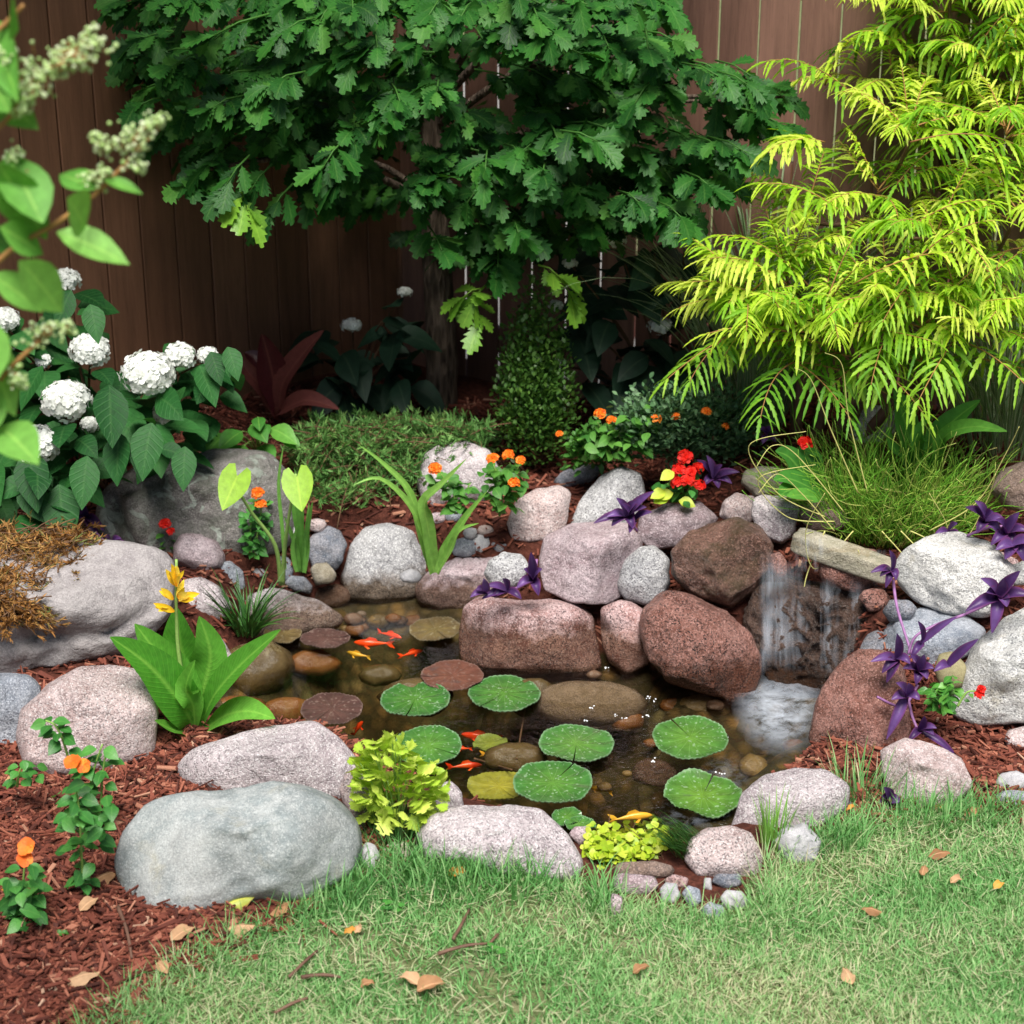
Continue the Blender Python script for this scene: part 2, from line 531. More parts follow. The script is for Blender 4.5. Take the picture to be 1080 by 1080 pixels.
M['blue'] = rock_mat('blue_grey_stone', (.17, .20, .25), (.25, .28, .33), (.36, .38, .42), .5, speck_dark=(.05, .06, .09))
M['slate'] = rock_mat('dark_blue_stone', (.08, .10, .13), (.15, .17, .21), (.30, .29, .31), .55, rust=(.30, .25, .22))
M['green'] = rock_mat('green_grey_boulder_stone', (.16, .195, .20), (.25, .285, .29), (.40, .415, .41), .3, speck_dark=(.10, .12, .13), rust=(.36, .35, .28), bumpk=.5, sc=.9, crack=.12)
M['tan'] = rock_mat('tan_limestone', (.18, .165, .17), (.255, .235, .24), (.335, .315, .315), .3, speck_dark=(.14, .12, .12), bumpk=.9, sc=.8, crack=.4)
M['mossy'] = rock_mat('lichen_boulder_stone', (.13, .115, .11), (.21, .20, .19), (.30, .28, .27), .5, lichen=(.42, .47, .42), moss=(.085, .105, .07), bumpk=1.3)
M['sand'] = rock_mat('cream_sandstone', (.36, .31, .22), (.45, .40, .30), (.55, .50, .42), .3, sc=1.6)
M['lilac'] = rock_mat('lilac_granite', (.27, .22, .24), (.42, .365, .385), (.57, .51, .525), .65)
M['brown'] = rock_mat('brown_stone', (.12, .08, .06), (.20, .14, .11), (.30, .22, .19), .45)
M['peb1'] = rock_mat('grey_pebble', (.26, .26, .28), (.36, .36, .38), (.46, .45, .46), .25, sc=2.2, bumpk=.4)
M['peb2'] = rock_mat('pink_pebble', (.34, .24, .22), (.44, .34, .31), (.52, .43, .40), .25, sc=2.2, bumpk=.4)
M['peb3'] = rock_mat('orange_pebble', (.34, .15, .05), (.45, .22, .08), (.50, .30, .14), .2, sc=2.2, bumpk=.4)
M['peb4'] = rock_mat('olive_pebble', (.15, .13, .06), (.23, .20, .10), (.30, .27, .15), .25, sc=2.0, bumpk=.4)
M['peb5'] = rock_mat('yellow_pebble', (.42, .34, .14), (.52, .44, .20), (.60, .52, .30), .2, sc=2.0, bumpk=.4)

# leaves
M['oak'] = leaf_mat('oak_leaf', [(.008, .052, .009), (.018, .098, .014), (.034, .148, .020), (.070, .210, .032)], .48, .25, .28, vein=.22, ribs=(7, .3, .14))
M['oaknew'] = leaf_mat('young_oak_leaf', [(.12, .30, .03), (.20, .42, .04)], .4, .45, .35, vein=.3)
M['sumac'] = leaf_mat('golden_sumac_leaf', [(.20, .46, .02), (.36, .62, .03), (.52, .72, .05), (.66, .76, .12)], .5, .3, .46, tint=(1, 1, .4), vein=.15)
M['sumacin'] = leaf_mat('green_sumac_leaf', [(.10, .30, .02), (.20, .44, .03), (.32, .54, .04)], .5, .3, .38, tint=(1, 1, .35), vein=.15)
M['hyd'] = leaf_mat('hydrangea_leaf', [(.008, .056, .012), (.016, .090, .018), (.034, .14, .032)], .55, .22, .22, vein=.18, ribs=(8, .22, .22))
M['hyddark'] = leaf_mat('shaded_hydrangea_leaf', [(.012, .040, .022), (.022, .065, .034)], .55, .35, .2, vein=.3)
M['petal'] = leaf_mat('white_petal', [(.74, .78, .72), (.88, .90, .87)], .7, .2, .25, tint=(1, 1, .95), vein=0)
M['pan'] = leaf_mat('panicle_leaf', [(.10, .32, .045), (.16, .42, .07), (.25, .54, .11)], .5, .25, .42, vein=.35)
M['bud'] = leaf_mat('cream_bud', [(.38, .56, .18), (.54, .70, .32), (.72, .80, .54)], .6, .3, .2, vein=0)
M['box'] = leaf_mat('boxwood_leaf', [(.045, .13, .02), (.08, .20, .035), (.15, .30, .05)], .4, .45, .25, vein=.1)
M['boxgrey'] = leaf_mat('blue_green_shrub_leaf', [(.05, .14, .055), (.10, .22, .095), (.20, .33, .17)], .5, .4, .2, vein=.1)
M['juni'] = leaf_mat('juniper_needle', [(.06, .17, .035), (.11, .26, .06), (.21, .38, .10)], .6, .3, .15, vein=0)
M['rust'] = leaf_mat('dried_juniper_needle', [(.17, .075, .02), (.32, .15, .04), (.42, .23, .08), (.12, .18, .05)], .7, .2, .15, vein=0)
M['lant'] = leaf_mat('lantana_leaf', [(.04, .16, .025), (.07, .23, .035), (.12, .32, .05)], .5, .4, .3, vein=.25)
M['imp'] = leaf_mat('impatiens_leaf', [(.035, .16, .03), (.055, .23, .04), (.10, .32, .06)], .45, .45, .28, vein=.2)
M['orange'] = leaf_mat('orange_petal', [(.85, .14, .01), (.95, .22, .015), (.95, .33, .03)], .5, .3, .25, tint=(1, .8, .5), vein=0)
M['redpet'] = leaf_mat('red_petal', [(.70, .012, .01), (.88, .03, .015)], .5, .3, .25, tint=(1, .6, .5), vein=0)
M['yellow'] = leaf_mat('yellow_petal', [(.85, .52, .01), (.92, .64, .03), (.92, .70, .10)], .5, .3, .3, tint=(1, .9, .5), vein=0, base=(.85, .40, .01))
M['purple'] = leaf_mat('purple_leaf', [(.050, .020, .085), (.085, .035, .150), (.15, .075, .25)], .45, .45, .18, tint=(1, .5, 1), vein=.0, edge=(.16, .045, .16))
M['purstem'] = leaf_mat('purple_stem', [(.24, .10, .26), (.30, .15, .32)], .5, .3, 0, vein=0)
M['canna'] = leaf_mat('canna_leaf', [(.07, .29, .025), (.11, .37, .04), (.17, .46, .06)], .38, .4, .35, vein=.4, veinw=.16, ribs=(26, .16, .14))
M['redcanna'] = leaf_mat('red_canna_leaf', [(.060, .010, .014), (.11, .018, .024), (.14, .05, .04)], .35, .5, .25, tint=(1, .5, .5), vein=.25)
M['taro'] = leaf_mat('taro_leaf', [(.24, .46, .03), (.32, .56, .04)], .45, .4, .35, vein=.3)
M['stem'] = leaf_mat('green_stem', [(.20, .36, .07), (.28, .44, .12)], .5, .3, 0, vein=0)
M['brstem'] = leaf_mat('brown_stem', [(.10, .055, .03), (.16, .09, .05)], .7, .2, 0, vein=0)
M['redstem'] = leaf_mat('reddish_stem', [(.28, .13, .05), (.36, .20, .06)], .6, .3, 0, vein=0)
M['iris'] = leaf_mat('iris_leaf', [(.11, .30, .05), (.16, .38, .07)], .4, .4, .25, vein=.1)
M['lily'] = leaf_mat('daylily_leaf', [(.16, .38, .06), (.26, .50, .10)], .4, .4, .3, vein=.25)
M['tuft'] = leaf_mat('dark_tuft_leaf', [(.022, .085, .015), (.040, .13, .025), (.08, .21, .04)], .35, .5, .15, vein=.1)
M['turf'] = leaf_mat('lawn_blade', [(.060, .22, .052), (.12, .34, .090), (.20, .44, .145), (.33, .52, .22), (.56, .52, .35)], .55, .3, .3, vein=.1)
M['rush'] = leaf_mat('corkscrew_rush', [(.12, .36, .03), (.22, .50, .05), (.44, .62, .10), (.74, .68, .26)], .45, .3, .2, vein=0)
M['misc'] = leaf_mat('striped_grass', [(.12, .22, .09), (.18, .29, .13)], .5, .3, .3, vein=0, edge=(.52, .57, .42))
M['lime'] = leaf_mat('lime_leaf', [(.36, .56, .05), (.50, .68, .08), (.62, .74, .14)], .5, .35, .35, vein=.2)
M['jenny'] = leaf_mat('golden_leaf', [(.26, .42, .02), (.42, .56, .03), (.58, .66, .08)], .45, .4, .3, vein=0)
M['hosta'] = leaf_mat('broad_green_leaf', [(.05, .20, .03), (.08, .28, .04), (.13, .36, .05)], .4, .45, .28, vein=.4)
M['dead'] = leaf_mat('dead_leaf', [(.26, .13, .06), (.40, .22, .11), (.52, .34, .20)], .7, .2, .15, vein=.4, tint=(1, .7, .4))
M['deador'] = leaf_mat('orange_dead_leaf', [(.50, .20, .03), (.62, .30, .05)], .6, .3, .15, vein=.3, tint=(1, .7, .4))
M['yelgreen'] = leaf_mat('yellowing_leaf', [(.34, .40, .05), (.42, .46, .08)], .45, .4, .2, vein=.4, edge=(.30, .16, .04))

def simple_mat(name, cols, scale=20, rough=.6, bump=.3, bdist=.004, spec=.4, world=False, **kw):
    m, nt, out = new_mat(name); k = N(nt)
    co = k.worldpos() if world else k.objco()
    nz = k.noise(co, scale, 5, .65)
    col = k.ramp(nz, [(.3 + .4 * i / max(1, len(cols) - 1), c) for i, c in enumerate(cols)])
    k.link(k.prin(col, rough, spec, k.bump(k.noise(co, scale * 4, 4, .7), bump, bdist), **kw), out.inputs[0])
    return m

def bark_mat():
    m, nt, out = new_mat('oak_bark'); k = N(nt)
    mp = k.new('ShaderNodeMapping'); mp.inputs['Scale'].default_value = (1, 1, .16)
    k.link(k.objco(False), mp.inputs[0])
    v = k.vor(mp.outputs[0], 75, 'Distance'); nz = k.noise(mp.outputs[0], 60, 5, .7)
    col = k.ramp(k.math('ADD', k.math('MULTIPLY', v, .6), k.math('MULTIPLY', nz, .6)), [(.25, (.028, .020, .015)), (.55, (.085, .062, .045)), (.85, (.16, .12, .09))])
    k.link(k.prin(col, .85, .2, k.bump(k.math('ADD', v, nz), .9, .02)), out.inputs[0])
    return m
M['bark'] = bark_mat()
M['sbark'] = simple_mat('sumac_bark', [(.09, .045, .03), (.17, .09, .06)], 30, .7)

def fence_mat(name, w1, w2, w3):
    m, nt, out = new_mat(name); k = N(nt)
    a = k.leafattr()
    mp = k.new('ShaderNodeMapping'); mp.inputs['Scale'].default_value = (1, 1, .06)
    k.link(k.worldpos(), mp.inputs[0])
    off = k.new('ShaderNodeVectorMath', operation='ADD'); k.link(mp.outputs[0], off.inputs[0])
    k.link(k.math('MULTIPLY', a[0], 60.0), off.inputs[1])
    g = k.noise(off.outputs[0], 90, 8, .78, 1.4)
    g2 = k.noise(off.outputs[0], 18, 4, .6, .8)
    col = k.ramp(a[0], [(0, w1), (.5, w2), (1, w3)])
    col = k.mix(1.0, col, k.ramp(g, [(.25, .62), (.5, 1.0), (.8, 1.2)]), 'MULTIPLY')
    col = k.mix(1.0, col, k.ramp(g2, [(.3, .75), (.7, 1.15)]), 'MULTIPLY')
    kn = k.new('ShaderNodeMapping'); kn.inputs['Scale'].default_value = (1, 1, .45); k.link(k.worldpos(), kn.inputs[0])
    kd = k.vor(kn.outputs[0], 5.0)
    col = k.mix(k.remap(kd, .035, .075, .75, 0), col, (.05, .022, .012))
    k.link(k.prin(col, .62, .35, k.bump(g, .35, .004)), out.inputs[0])
    return m
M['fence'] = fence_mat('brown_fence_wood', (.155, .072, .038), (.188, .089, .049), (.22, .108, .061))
M['fencep'] = fence_mat('paler_fence_wood', (.19, .098, .070), (.23, .122, .088), (.27, .148, .108))  # paler and pinker than the wood of the other fence
M['hose'] = simple_mat('grey_plastic_pipe', [(.10, .11, .12), (.13, .14, .15)], 20, .4)
M['liner'] = simple_mat('black_pond_liner', [(.006, .007, .010), (.014, .015, .02)], 25, .35, .5, .01)
M['slab'] = rock_mat('weir_slab_stone', (.20, .19, .13), (.32, .30, .22), (.46, .42, .34), .25, strata=(.28, .20, .10), sc=1.2, rough=.4)
M['gapback'] = simple_mat('pale_gap_backdrop', [(.20, .195, .185), (.27, .265, .25)], 4, .9, .2, world=True)

def mulch_mat():
    m, nt, out = new_mat('red_mulch_chip'); k = N(nt)
    a = k.leafattr()
    col = k.ramp(a[0], [(0, (.045, .015, .011)), (.3, (.115, .032, .021)), (.6, (.20, .058, .036)), (.82, (.30, .105, .065)), (.93, (.40, .20, .13)), (1, (.50, .34, .24))])
    g = k.noise(k.worldpos(), 260, 4, .7)
    col = k.mix(1.0, col, k.ramp(g, [(.25, .65), (.75, 1.25)]), 'MULTIPLY')
    k.link(k.prin(col, .75, .25, k.bump(g, .4, .003)), out.inputs[0])
    return m
M['mulch'] = mulch_mat()

def ground_mat():
    m, nt, out = new_mat('garden_soil'); k = N(nt)
    a = k.leafattr()      # x = lawn, y = pond bottom
    w = k.worldpos()
    n1 = k.noise(w, 55, 6, .7); n2 = k.noise(w, 9, 5, .65)
    mulch = k.ramp(n1, [(.25, (.030, .011, .008)), (.5, (.085, .027, .018)), (.75, (.17, .058, .04))])
    soil = k.ramp(n1, [(.2, (.06, .075, .03)), (.5, (.14, .17, .07)), (.8, (.26, .25, .13))])
    soil = k.mix(k.remap(n2, .45, .65, 0, .6), soil, (.27, .24, .15))
    c = k.vor(w, 24, 'Color'); cd = k.vor(w, 24, 'Distance')
    bed = k.ramp(k.sep(c)[0], [(0, (.05, .042, .016)), (.4, (.11, .075, .028)), (.75, (.20, .115, .036)), (1, (.24, .20, .09))])
    bed = k.mix(k.remap(cd, .25, .6, 0, .75), bed, (.026, .022, .010))
    bed = k.mix(k.remap(n2, .42, .58, 0, .65), bed, (.045, .038, .014))
    col = k.mix(k.remap(a[0], .3, .7), mulch, soil)
    col = k.mix(k.remap(a[1], .3, .7), col, bed)
    k.link(k.prin(col, .9, .15, k.bump(n1, .8, .02)), out.inputs[0])
    return m
M['ground'] = ground_mat()

def pad_mat(name, cin, cout, vein, rough=.3, frost=None):
    m, nt, out = new_mat(name); k = N(nt)
    a = k.leafattr()    # random, radius 0..1, angle 0..1
    co = k.objco()
    n1 = k.noise(co, 45, 4, .6)
    oi = k.new('ShaderNodeObjectInfo')
    col = k.mix(a[1], cin, cout)
    col = k.mix(1.0, col, k.ramp(oi.outputs['Random'], [(0, (.72, .82, .8)), (.5, (1, 1, 1)), (1, (1.35, 1.12, .8))]), 'MULTIPLY')
    bl = k.remap(k.noise(co, 16, 3, .6, .8), .60, .68, 0, .7)
    col = k.mix(bl, col, tuple(x * .45 + .03 for x in cin))
    col = k.mix(1.0, col, k.ramp(n1, [(.3, .75), (.7, 1.25)]), 'MULTIPLY')
    v = k.math('ABSOLUTE', k.math('SINE', k.math('MULTIPLY', a[2], math.pi * 17)))
    vf = k.math('MULTIPLY', k.remap(v, .18, 0, 0, 1), k.remap(a[1], 1.0, .2, .1, .8))
    col = k.mix(vf, col, vein)
    if frost:   # the crimped rim is paler in this variety
        col = k.mix(k.remap(k.math('ADD', a[1], k.math('MULTIPLY', n1, .1)), .99, 1.07, 0, .45), col, frost)
    spk = k.sep(k.vor(co, 190, 'Color'))[0]
    col = k.mix(k.remap(spk, .93, .96, 0, .4), col, frost or vein)
    k.link(k.prin(col, rough, .6, k.bump(k.math('ADD', n1, k.math('MULTIPLY', v, .25)), .35, .006)), out.inputs[0])
    return m
M['pad'] = pad_mat('green_lily_pad', (.085, .20, .028), (.042, .135, .030), (.17, .31, .10), .27, (.32, .44, .30))
M['padred'] = pad_mat('maroon_lily_pad', (.11, .05, .042), (.085, .040, .036), (.16, .09, .07), .28, (.26, .19, .16))
M['padol'] = pad_mat('bronze_lily_pad', (.14, .10, .035), (.11, .075, .032), (.20, .17, .08), .28, (.30, .27, .18))
M['padsub'] = pad_mat('sunken_lily_pad', (.22, .24, .03), (.16, .19, .03), (.28, .30, .08), .5)

def fish_mat(name, c1, c2, c3):
    m, nt, out = new_mat(name); k = N(nt)
    co = k.objco()
    col = k.ramp(k.noise(co, 18, 3), [(.35, c1), (.55, c2), (.75, c3)])
    k.link(k.prin(col, .3, .6), out.inputs[0])
    return m
M['fishr'] = fish_mat('red_orange_fish_skin', (.85, .045, .008), (.92, .08, .01), (.95, .16, .03))
M['fishy'] = fish_mat('yellow_fish_skin', (.80, .36, .03), (.85, .50, .05), (.85, .45, .03))

def water_mat():
    m, nt, out = new_mat('pond_water'); k = N(nt)
    w = k.worldpos(); s = k.sep(w)
    # ripples grow towards the foot of the fall
    dx = k.math('SUBTRACT', s[0], .62); dy = k.math('SUBTRACT', s[1], 4.62)
    dist = k.math('SQRT', k.math('ADD', k.math('MULTIPLY', dx, dx), k.math('MULTIPLY', dy, dy)))
    amp = k.remap(dist, .05, 1.05, 1.0, .035)
    n1 = k.noise(w, 16, 3, .55, .6); n2 = k.noise(w, 46, 3, .6, .8)
    rip = k.math('SINE', k.math('MULTIPLY', dist, 120))
    h = k.math('MULTIPLY', k.math('ADD', k.math('ADD', n1, k.math('MULTIPLY', n2, .5)), k.math('MULTIPLY', rip, .05)), amp)
    nrm = k.bump(h, .5, .03)
    fr = k.new('ShaderNodeFresnel'); fr.inputs['IOR'].default_value = 1.33; k.link(nrm, fr.inputs['Normal'])
    gl = k.new('ShaderNodeBsdfGlossy'); gl.inputs['Roughness'].default_value = .03; k.link(nrm, gl.inputs['Normal'])
    tr = k.new('ShaderNodeBsdfTransparent'); tr.inputs[0].default_value = (.97, .96, .92, 1)
    mx = k.new('ShaderNodeMixShader')
    k.link(k.math('MULTIPLY', fr.outputs[0], 1.5, clamp=True), mx.inputs[0]); k.link(tr.outputs[0], mx.inputs[1]); k.link(gl.outputs[0], mx.inputs[2])
    k.link(mx.outputs[0], out.inputs[0])
    va = k.new('ShaderNodeVolumeAbsorption'); va.inputs['Color'].default_value = (.62, .50, .20, 1); va.inputs['Density'].default_value = .85
    k.link(va.outputs[0], out.inputs['Volume'])
    return m
M['water'] = water_mat()

def foam_mat(name, col, dens, sx, sy, lo, hi, disc=False):
    """thin sheets of falling, aerated water: opaque where the streaks are, clear between"""
    m, nt, out = new_mat(name); k = N(nt)
    a = k.leafattr()    # x random, y along the fall, z = side 1..0
    cb = k.new('ShaderNodeCombineXYZ')
    k.link(k.math('MULTIPLY', a[2], sx), cb.inputs[0]); k.link(k.math('MULTIPLY', a[1], sy), cb.inputs[1]); k.link(k.math('MULTIPLY', a[0], 20.0), cb.inputs[2])
    n1 = k.noise(cb.outputs[0], 1.0, 4, .6)
    if disc: n1 = k.noise(k.worldpos(), sx, 6, .72, .35)
    al = k.remap(n1, lo, hi, 0, dens)
    edge = k.math('MULTIPLY', k.remap(a[2], 0, .2), k.remap(a[2], 1.0, .8))
    ends = k.math('MULTIPLY', k.remap(a[1], 0, .15), k.remap(a[1], 1.0, .85))
    if disc:
        dx = k.math('SUBTRACT', a[1], .5); dy = k.math('SUBTRACT', a[2], .5)
        rr = k.math('SQRT', k.math('ADD', k.math('MULTIPLY', dx, dx), k.math('MULTIPLY', dy, dy)))
        al = k.math('MULTIPLY', al, k.remap(k.math('ADD', rr, k.math('MULTIPLY', k.math('SUBTRACT', n1, .5), .25)), .48, .18, 0, 1))
    else:
        al = k.math('MULTIPLY', al, k.math('MULTIPLY', edge, ends))
    df = k.new('ShaderNodeBsdfDiffuse'); df.inputs[0].default_value = (*col, 1)
    tl = k.new('ShaderNodeBsdfTranslucent'); tl.inputs[0].default_value = (*col, 1)
    ad = k.new('ShaderNodeMixShader'); ad.inputs[0].default_value = .4
    k.link(df.outputs[0], ad.inputs[1]); k.link(tl.outputs[0], ad.inputs[2])
    tr = k.new('ShaderNodeBsdfTransparent')
    mx = k.new('ShaderNodeMixShader'); k.link(al, mx.inputs[0]); k.link(tr.outputs[0], mx.inputs[1]); k.link(ad.outputs[0], mx.inputs[2])
    k.link(mx.outputs[0], out.inputs[0])
    return m
M['fallw'] = foam_mat('falling_water', (.78, .86, .98), .52, 3.8, .8, .42, .76)
M['foam'] = foam_mat('white_foam', (.76, .84, .97), .85, 19, 19, .33, .74, True)
M['film'] = foam_mat('pale_film', (.66, .74, .88), .4, 26, 26, .45, .80, True)
M['bubble'] = simple_mat('white_bubble', [(.75, .78, .8), (.85, .87, .9)], 60, .25)
# ------------------------------------------------------------------ ground, pond, water
WZ = -0.10
POND_PX = [(228, 705), (262, 690), (285, 662), (335, 640), (372, 622), (440, 630), (500, 640), (565, 646), (600, 684), (634, 688), (690, 694),
           (740, 718), (800, 708), (862, 716), (872, 770), (800, 822), (772, 856), (722, 888), (650, 886), (600, 878), (555, 852),
           (480, 838), (400, 806), (372, 774), (300, 776), (235, 776), (205, 750)]
POND = [tuple(at_z(x, y, WZ)[:2]) for x, y in POND_PX]
LAWN_PX = [(95, 1090), (235, 1000), (300, 968), (345, 938), (392, 915), (440, 905), (520, 917), (600, 926), (640, 955), (700, 962), (790, 968),
           (812, 915), (862, 900), (890, 870), (950, 858), (1010, 850), (1085, 858)]
lw = [tuple(at_z(x, y, 0)[:2]) for x, y in LAWN_PX]
LAWN = [(-.95, 2.95), (-1.6, 1.5), (-6, 0.5), (-60, 0), (-60, -60), (60, -60), (60, 3.5), (3, 3.9)] + lw[::-1]

def H(x, y):
    x = np.asarray(x, float); y = np.asarray(y, float)
    h = .13 * ss((y - 4.9) / .9) + .035 * ss((-x - .45) / .3) * ss((y - 3.0) / .6)
    h = h + .17 * ss((x - .50) / .28) * ss((y - 4.35) / .55)
    h = h + .012 * np.sin(x * 5.1 + 1.3) * np.sin(y * 4.3) + .006 * np.sin(x * 17 + y * 9) * np.sin(y * 14 - x * 5)
    h = h - .8 * ss(((x + .41) * .5 + (y - 7.0) * .866 - .15) / .6)      # drop added behind the fence so its gaps look onto sunlit slab
    sdp = sdist(POND, x, y)
    out = h * ss(sdp / .16) + (1 - ss(sdp / .16)) * (WZ - .02)
    inn = WZ - .02 - .36 * ss(-sdp / .40) + .015 * np.sin(x * 23) * np.sin(y * 19)
    return np.where(sdp > 0, out, inn)

def Hs(x, y): return float(H(np.array([x]), np.array([y]))[0])

def hit(px, py, zoff=0.0):
    """the point of the ground seen at a place of the photograph"""
    r = ray(px, py)
    z = 0.0
    for _ in range(30):
        p = at_z(px, py, z)
        z = z * .5 + .5 * (Hs(p[0], p[1]) + zoff)
    return at_z(px, py, z)

def grid_axis(a, b, step, far):
    core = np.arange(a, b + 1e-6, step)
    left, right, d = [a], [b], step
    while left[-1] > -far:
        d *= 1.35; left.append(left[-1] - d); right.append(right[-1] + d)
    return np.concatenate([left[:0:-1], core, right[1:]])

gx, gy = grid_axis(-2.6, 2.6, .03, 120), grid_axis(2.4, 7.2, .03, 120)
GX, GY = np.meshgrid(gx, gy)
nx, ny = len(gx), len(gy)
GZ = H(GX.ravel(), GY.ravel())
lawnm = ss((.03 - sdist(LAWN, GX.ravel(), GY.ravel())) / .05)
farm = (np.hypot(GX.ravel(), GY.ravel() - 5) > 6)
lawnm = np.where(farm, 1, lawnm)
pondm = ss((.05 - sdist(POND, GX.ravel(), GY.ravel())) / .06)
idx = np.arange(nx * ny).reshape(ny, nx)
F = np.stack([idx[:-1, :-1], idx[:-1, 1:], idx[1:, 1:], idx[1:, :-1]], -1).reshape(-1, 4)
g = MB().add(np.stack([GX.ravel(), GY.ravel(), GZ], 1), F, np.stack([lawnm, pondm, 0 * pondm], 1))
tag(g.build('ground', M['ground'], loc=(0, 0, 0)), kind='structure')

# water: a closed body, its bottom below the pond floor
pc = np.mean(POND, 0)
WP = [tuple(pc + (np.array(p) - pc) * 1.10) for p in POND]
nW = len(WP)
wv = [(x, y, WZ) for x, y in WP] + [(x, y, -.75) for x, y in WP]
area = sum(WP[i][0] * WP[(i + 1) % nW][1] - WP[(i + 1) % nW][0] * WP[i][1] for i in range(nW))
if area < 0:
    wv = wv[:nW][::-1] + wv[nW:][::-1]
wmb = MB().add(wv, [np.array([list(range(nW))]), np.array([list(range(nW, 2 * nW))[::-1]]),
                    np.array([(i, i + nW, (i + 1) % nW + nW, (i + 1) % nW) for i in range(nW)])])
tag(wmb.build('water', M['water'], loc=(0, 0, 0), smooth=False), kind='structure')

# ------------------------------------------------------------------ fences
FC = np.array([-.41, 7.0])
def fence(name, label, dirn, n, bw, gap, z0, z1, backing, th, fm='fence'):
    d = np.array([*dirn, 0.0]); d /= np.linalg.norm(d)
    nrm = np.array([d[1], -d[0], 0.0])
    if nrm[1] > 0: nrm = -nrm          # towards the garden
    root = thing(name, label, 'fence', (FC[0] + d[0] * .02, FC[1] + d[1] * .02, z0))
    mb = MB()
    for i in range(n):
        c = np.array([FC[0], FC[1], 0]) + d * (i * (bw + gap) + bw / 2 + .015) + nrm * rng.normal(0, .0012)
        zt = z1 + rng.normal(0, .004)
        # bevelled board: cross-section of eight points
        w, t, b = bw / 2, th / 2, .003
        cs = [(-w, -t), (w, -t), (w, t - b), (w - b, t), (-w + b, t), (-w, t - b)]
        V = [c + d * a + nrm * bb + np.array([0, 0, zz]) for zz in (z0, zt) for a, bb in cs]
        k = len(cs)
        A = np.zeros((2 * k, 3)); A[:, 0] = rng.random()
        mb.add(np.array(V), [np.array([(j, (j + 1) % k, (j + 1) % k + k, j + k) for j in range(k)]), np.array([list(range(k, 2 * k))]), np.array([list(range(k))[::-1]])], A)
    mb.build('board_panel', M[fm], root, smooth=False)
    ln = n * (bw + gap)
    for z in (.28, 1.0, z1 - .25):
        r_ = MB()
        box(r_, np.array([FC[0], FC[1], z]) + d * (ln / 2 + .05) - nrm * (th / 2 + .022), (ln / 2, .02, .045), np.array([d, nrm, [0, 0, 1]]))
        r_.build('rail', M['fence'], root, smooth=False)
    if backing:
        r_ = MB()
        box(r_, np.array([FC[0], FC[1], (z0 + z1) / 2]) + d * (ln / 2 + .05) - nrm * (th / 2 + .052), (ln / 2, .006, (z1 - z0) / 2), np.array([d, nrm, [0, 0, 1]]))
        r_.build('gap_blocker_board', M['fence'], root, smooth=False)  # added board out of sight, keeps light out of the gaps
    for i in range(0, n, 16):
        r_ = MB()
        box(r_, np.array([FC[0], FC[1], (z0 + z1) / 2 - .05]) + d * (i * (bw + gap) + .12) - nrm * (th / 2 + .11), (.045, .045, (z1 - z0) / 2), np.array([d, nrm, [0, 0, 1]]))
        r_.build('post', M['fence'], root, smooth=False)
    return root
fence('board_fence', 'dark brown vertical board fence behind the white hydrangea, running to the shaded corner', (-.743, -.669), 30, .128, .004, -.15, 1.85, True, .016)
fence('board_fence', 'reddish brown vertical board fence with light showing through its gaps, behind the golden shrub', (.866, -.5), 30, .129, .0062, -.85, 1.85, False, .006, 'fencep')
cp_ = MB(); box(cp_, (FC[0] - .006, FC[1] + .03, .5), (.035, .03, 1.35))
cpo = cp_.build('corner_post', M['fence'], COL.objects['board_fence'], smooth=False)
pv = MB(); box(pv, (3.9, 11.4, -.64), (7.2, 4.6, .03), np.array([[.866, -.5, 0], [.5, .866, 0], [0, 0, 1]]))  # pale slab added out of sight to brighten the slits in the fence
tag(pv.build('path', M['gapback'], smooth=False), kind='structure')
hp = [np.array([FC[0], FC[1], 0]) + np.array([-.743, -.669, 0]) * t - np.array([-.669, .743, 0]) * .055 + np.array([0, 0, .115 + .01 * math.sin(t * 5)]) for t in np.linspace(.12, 2.4, 20)]
hm = MB(); tube(hm, hp, .013, sides=8)
tag(hm.build('garden_hose', M['hose']), 'thin grey pipe running along the foot of the dark fence', 'pipe')

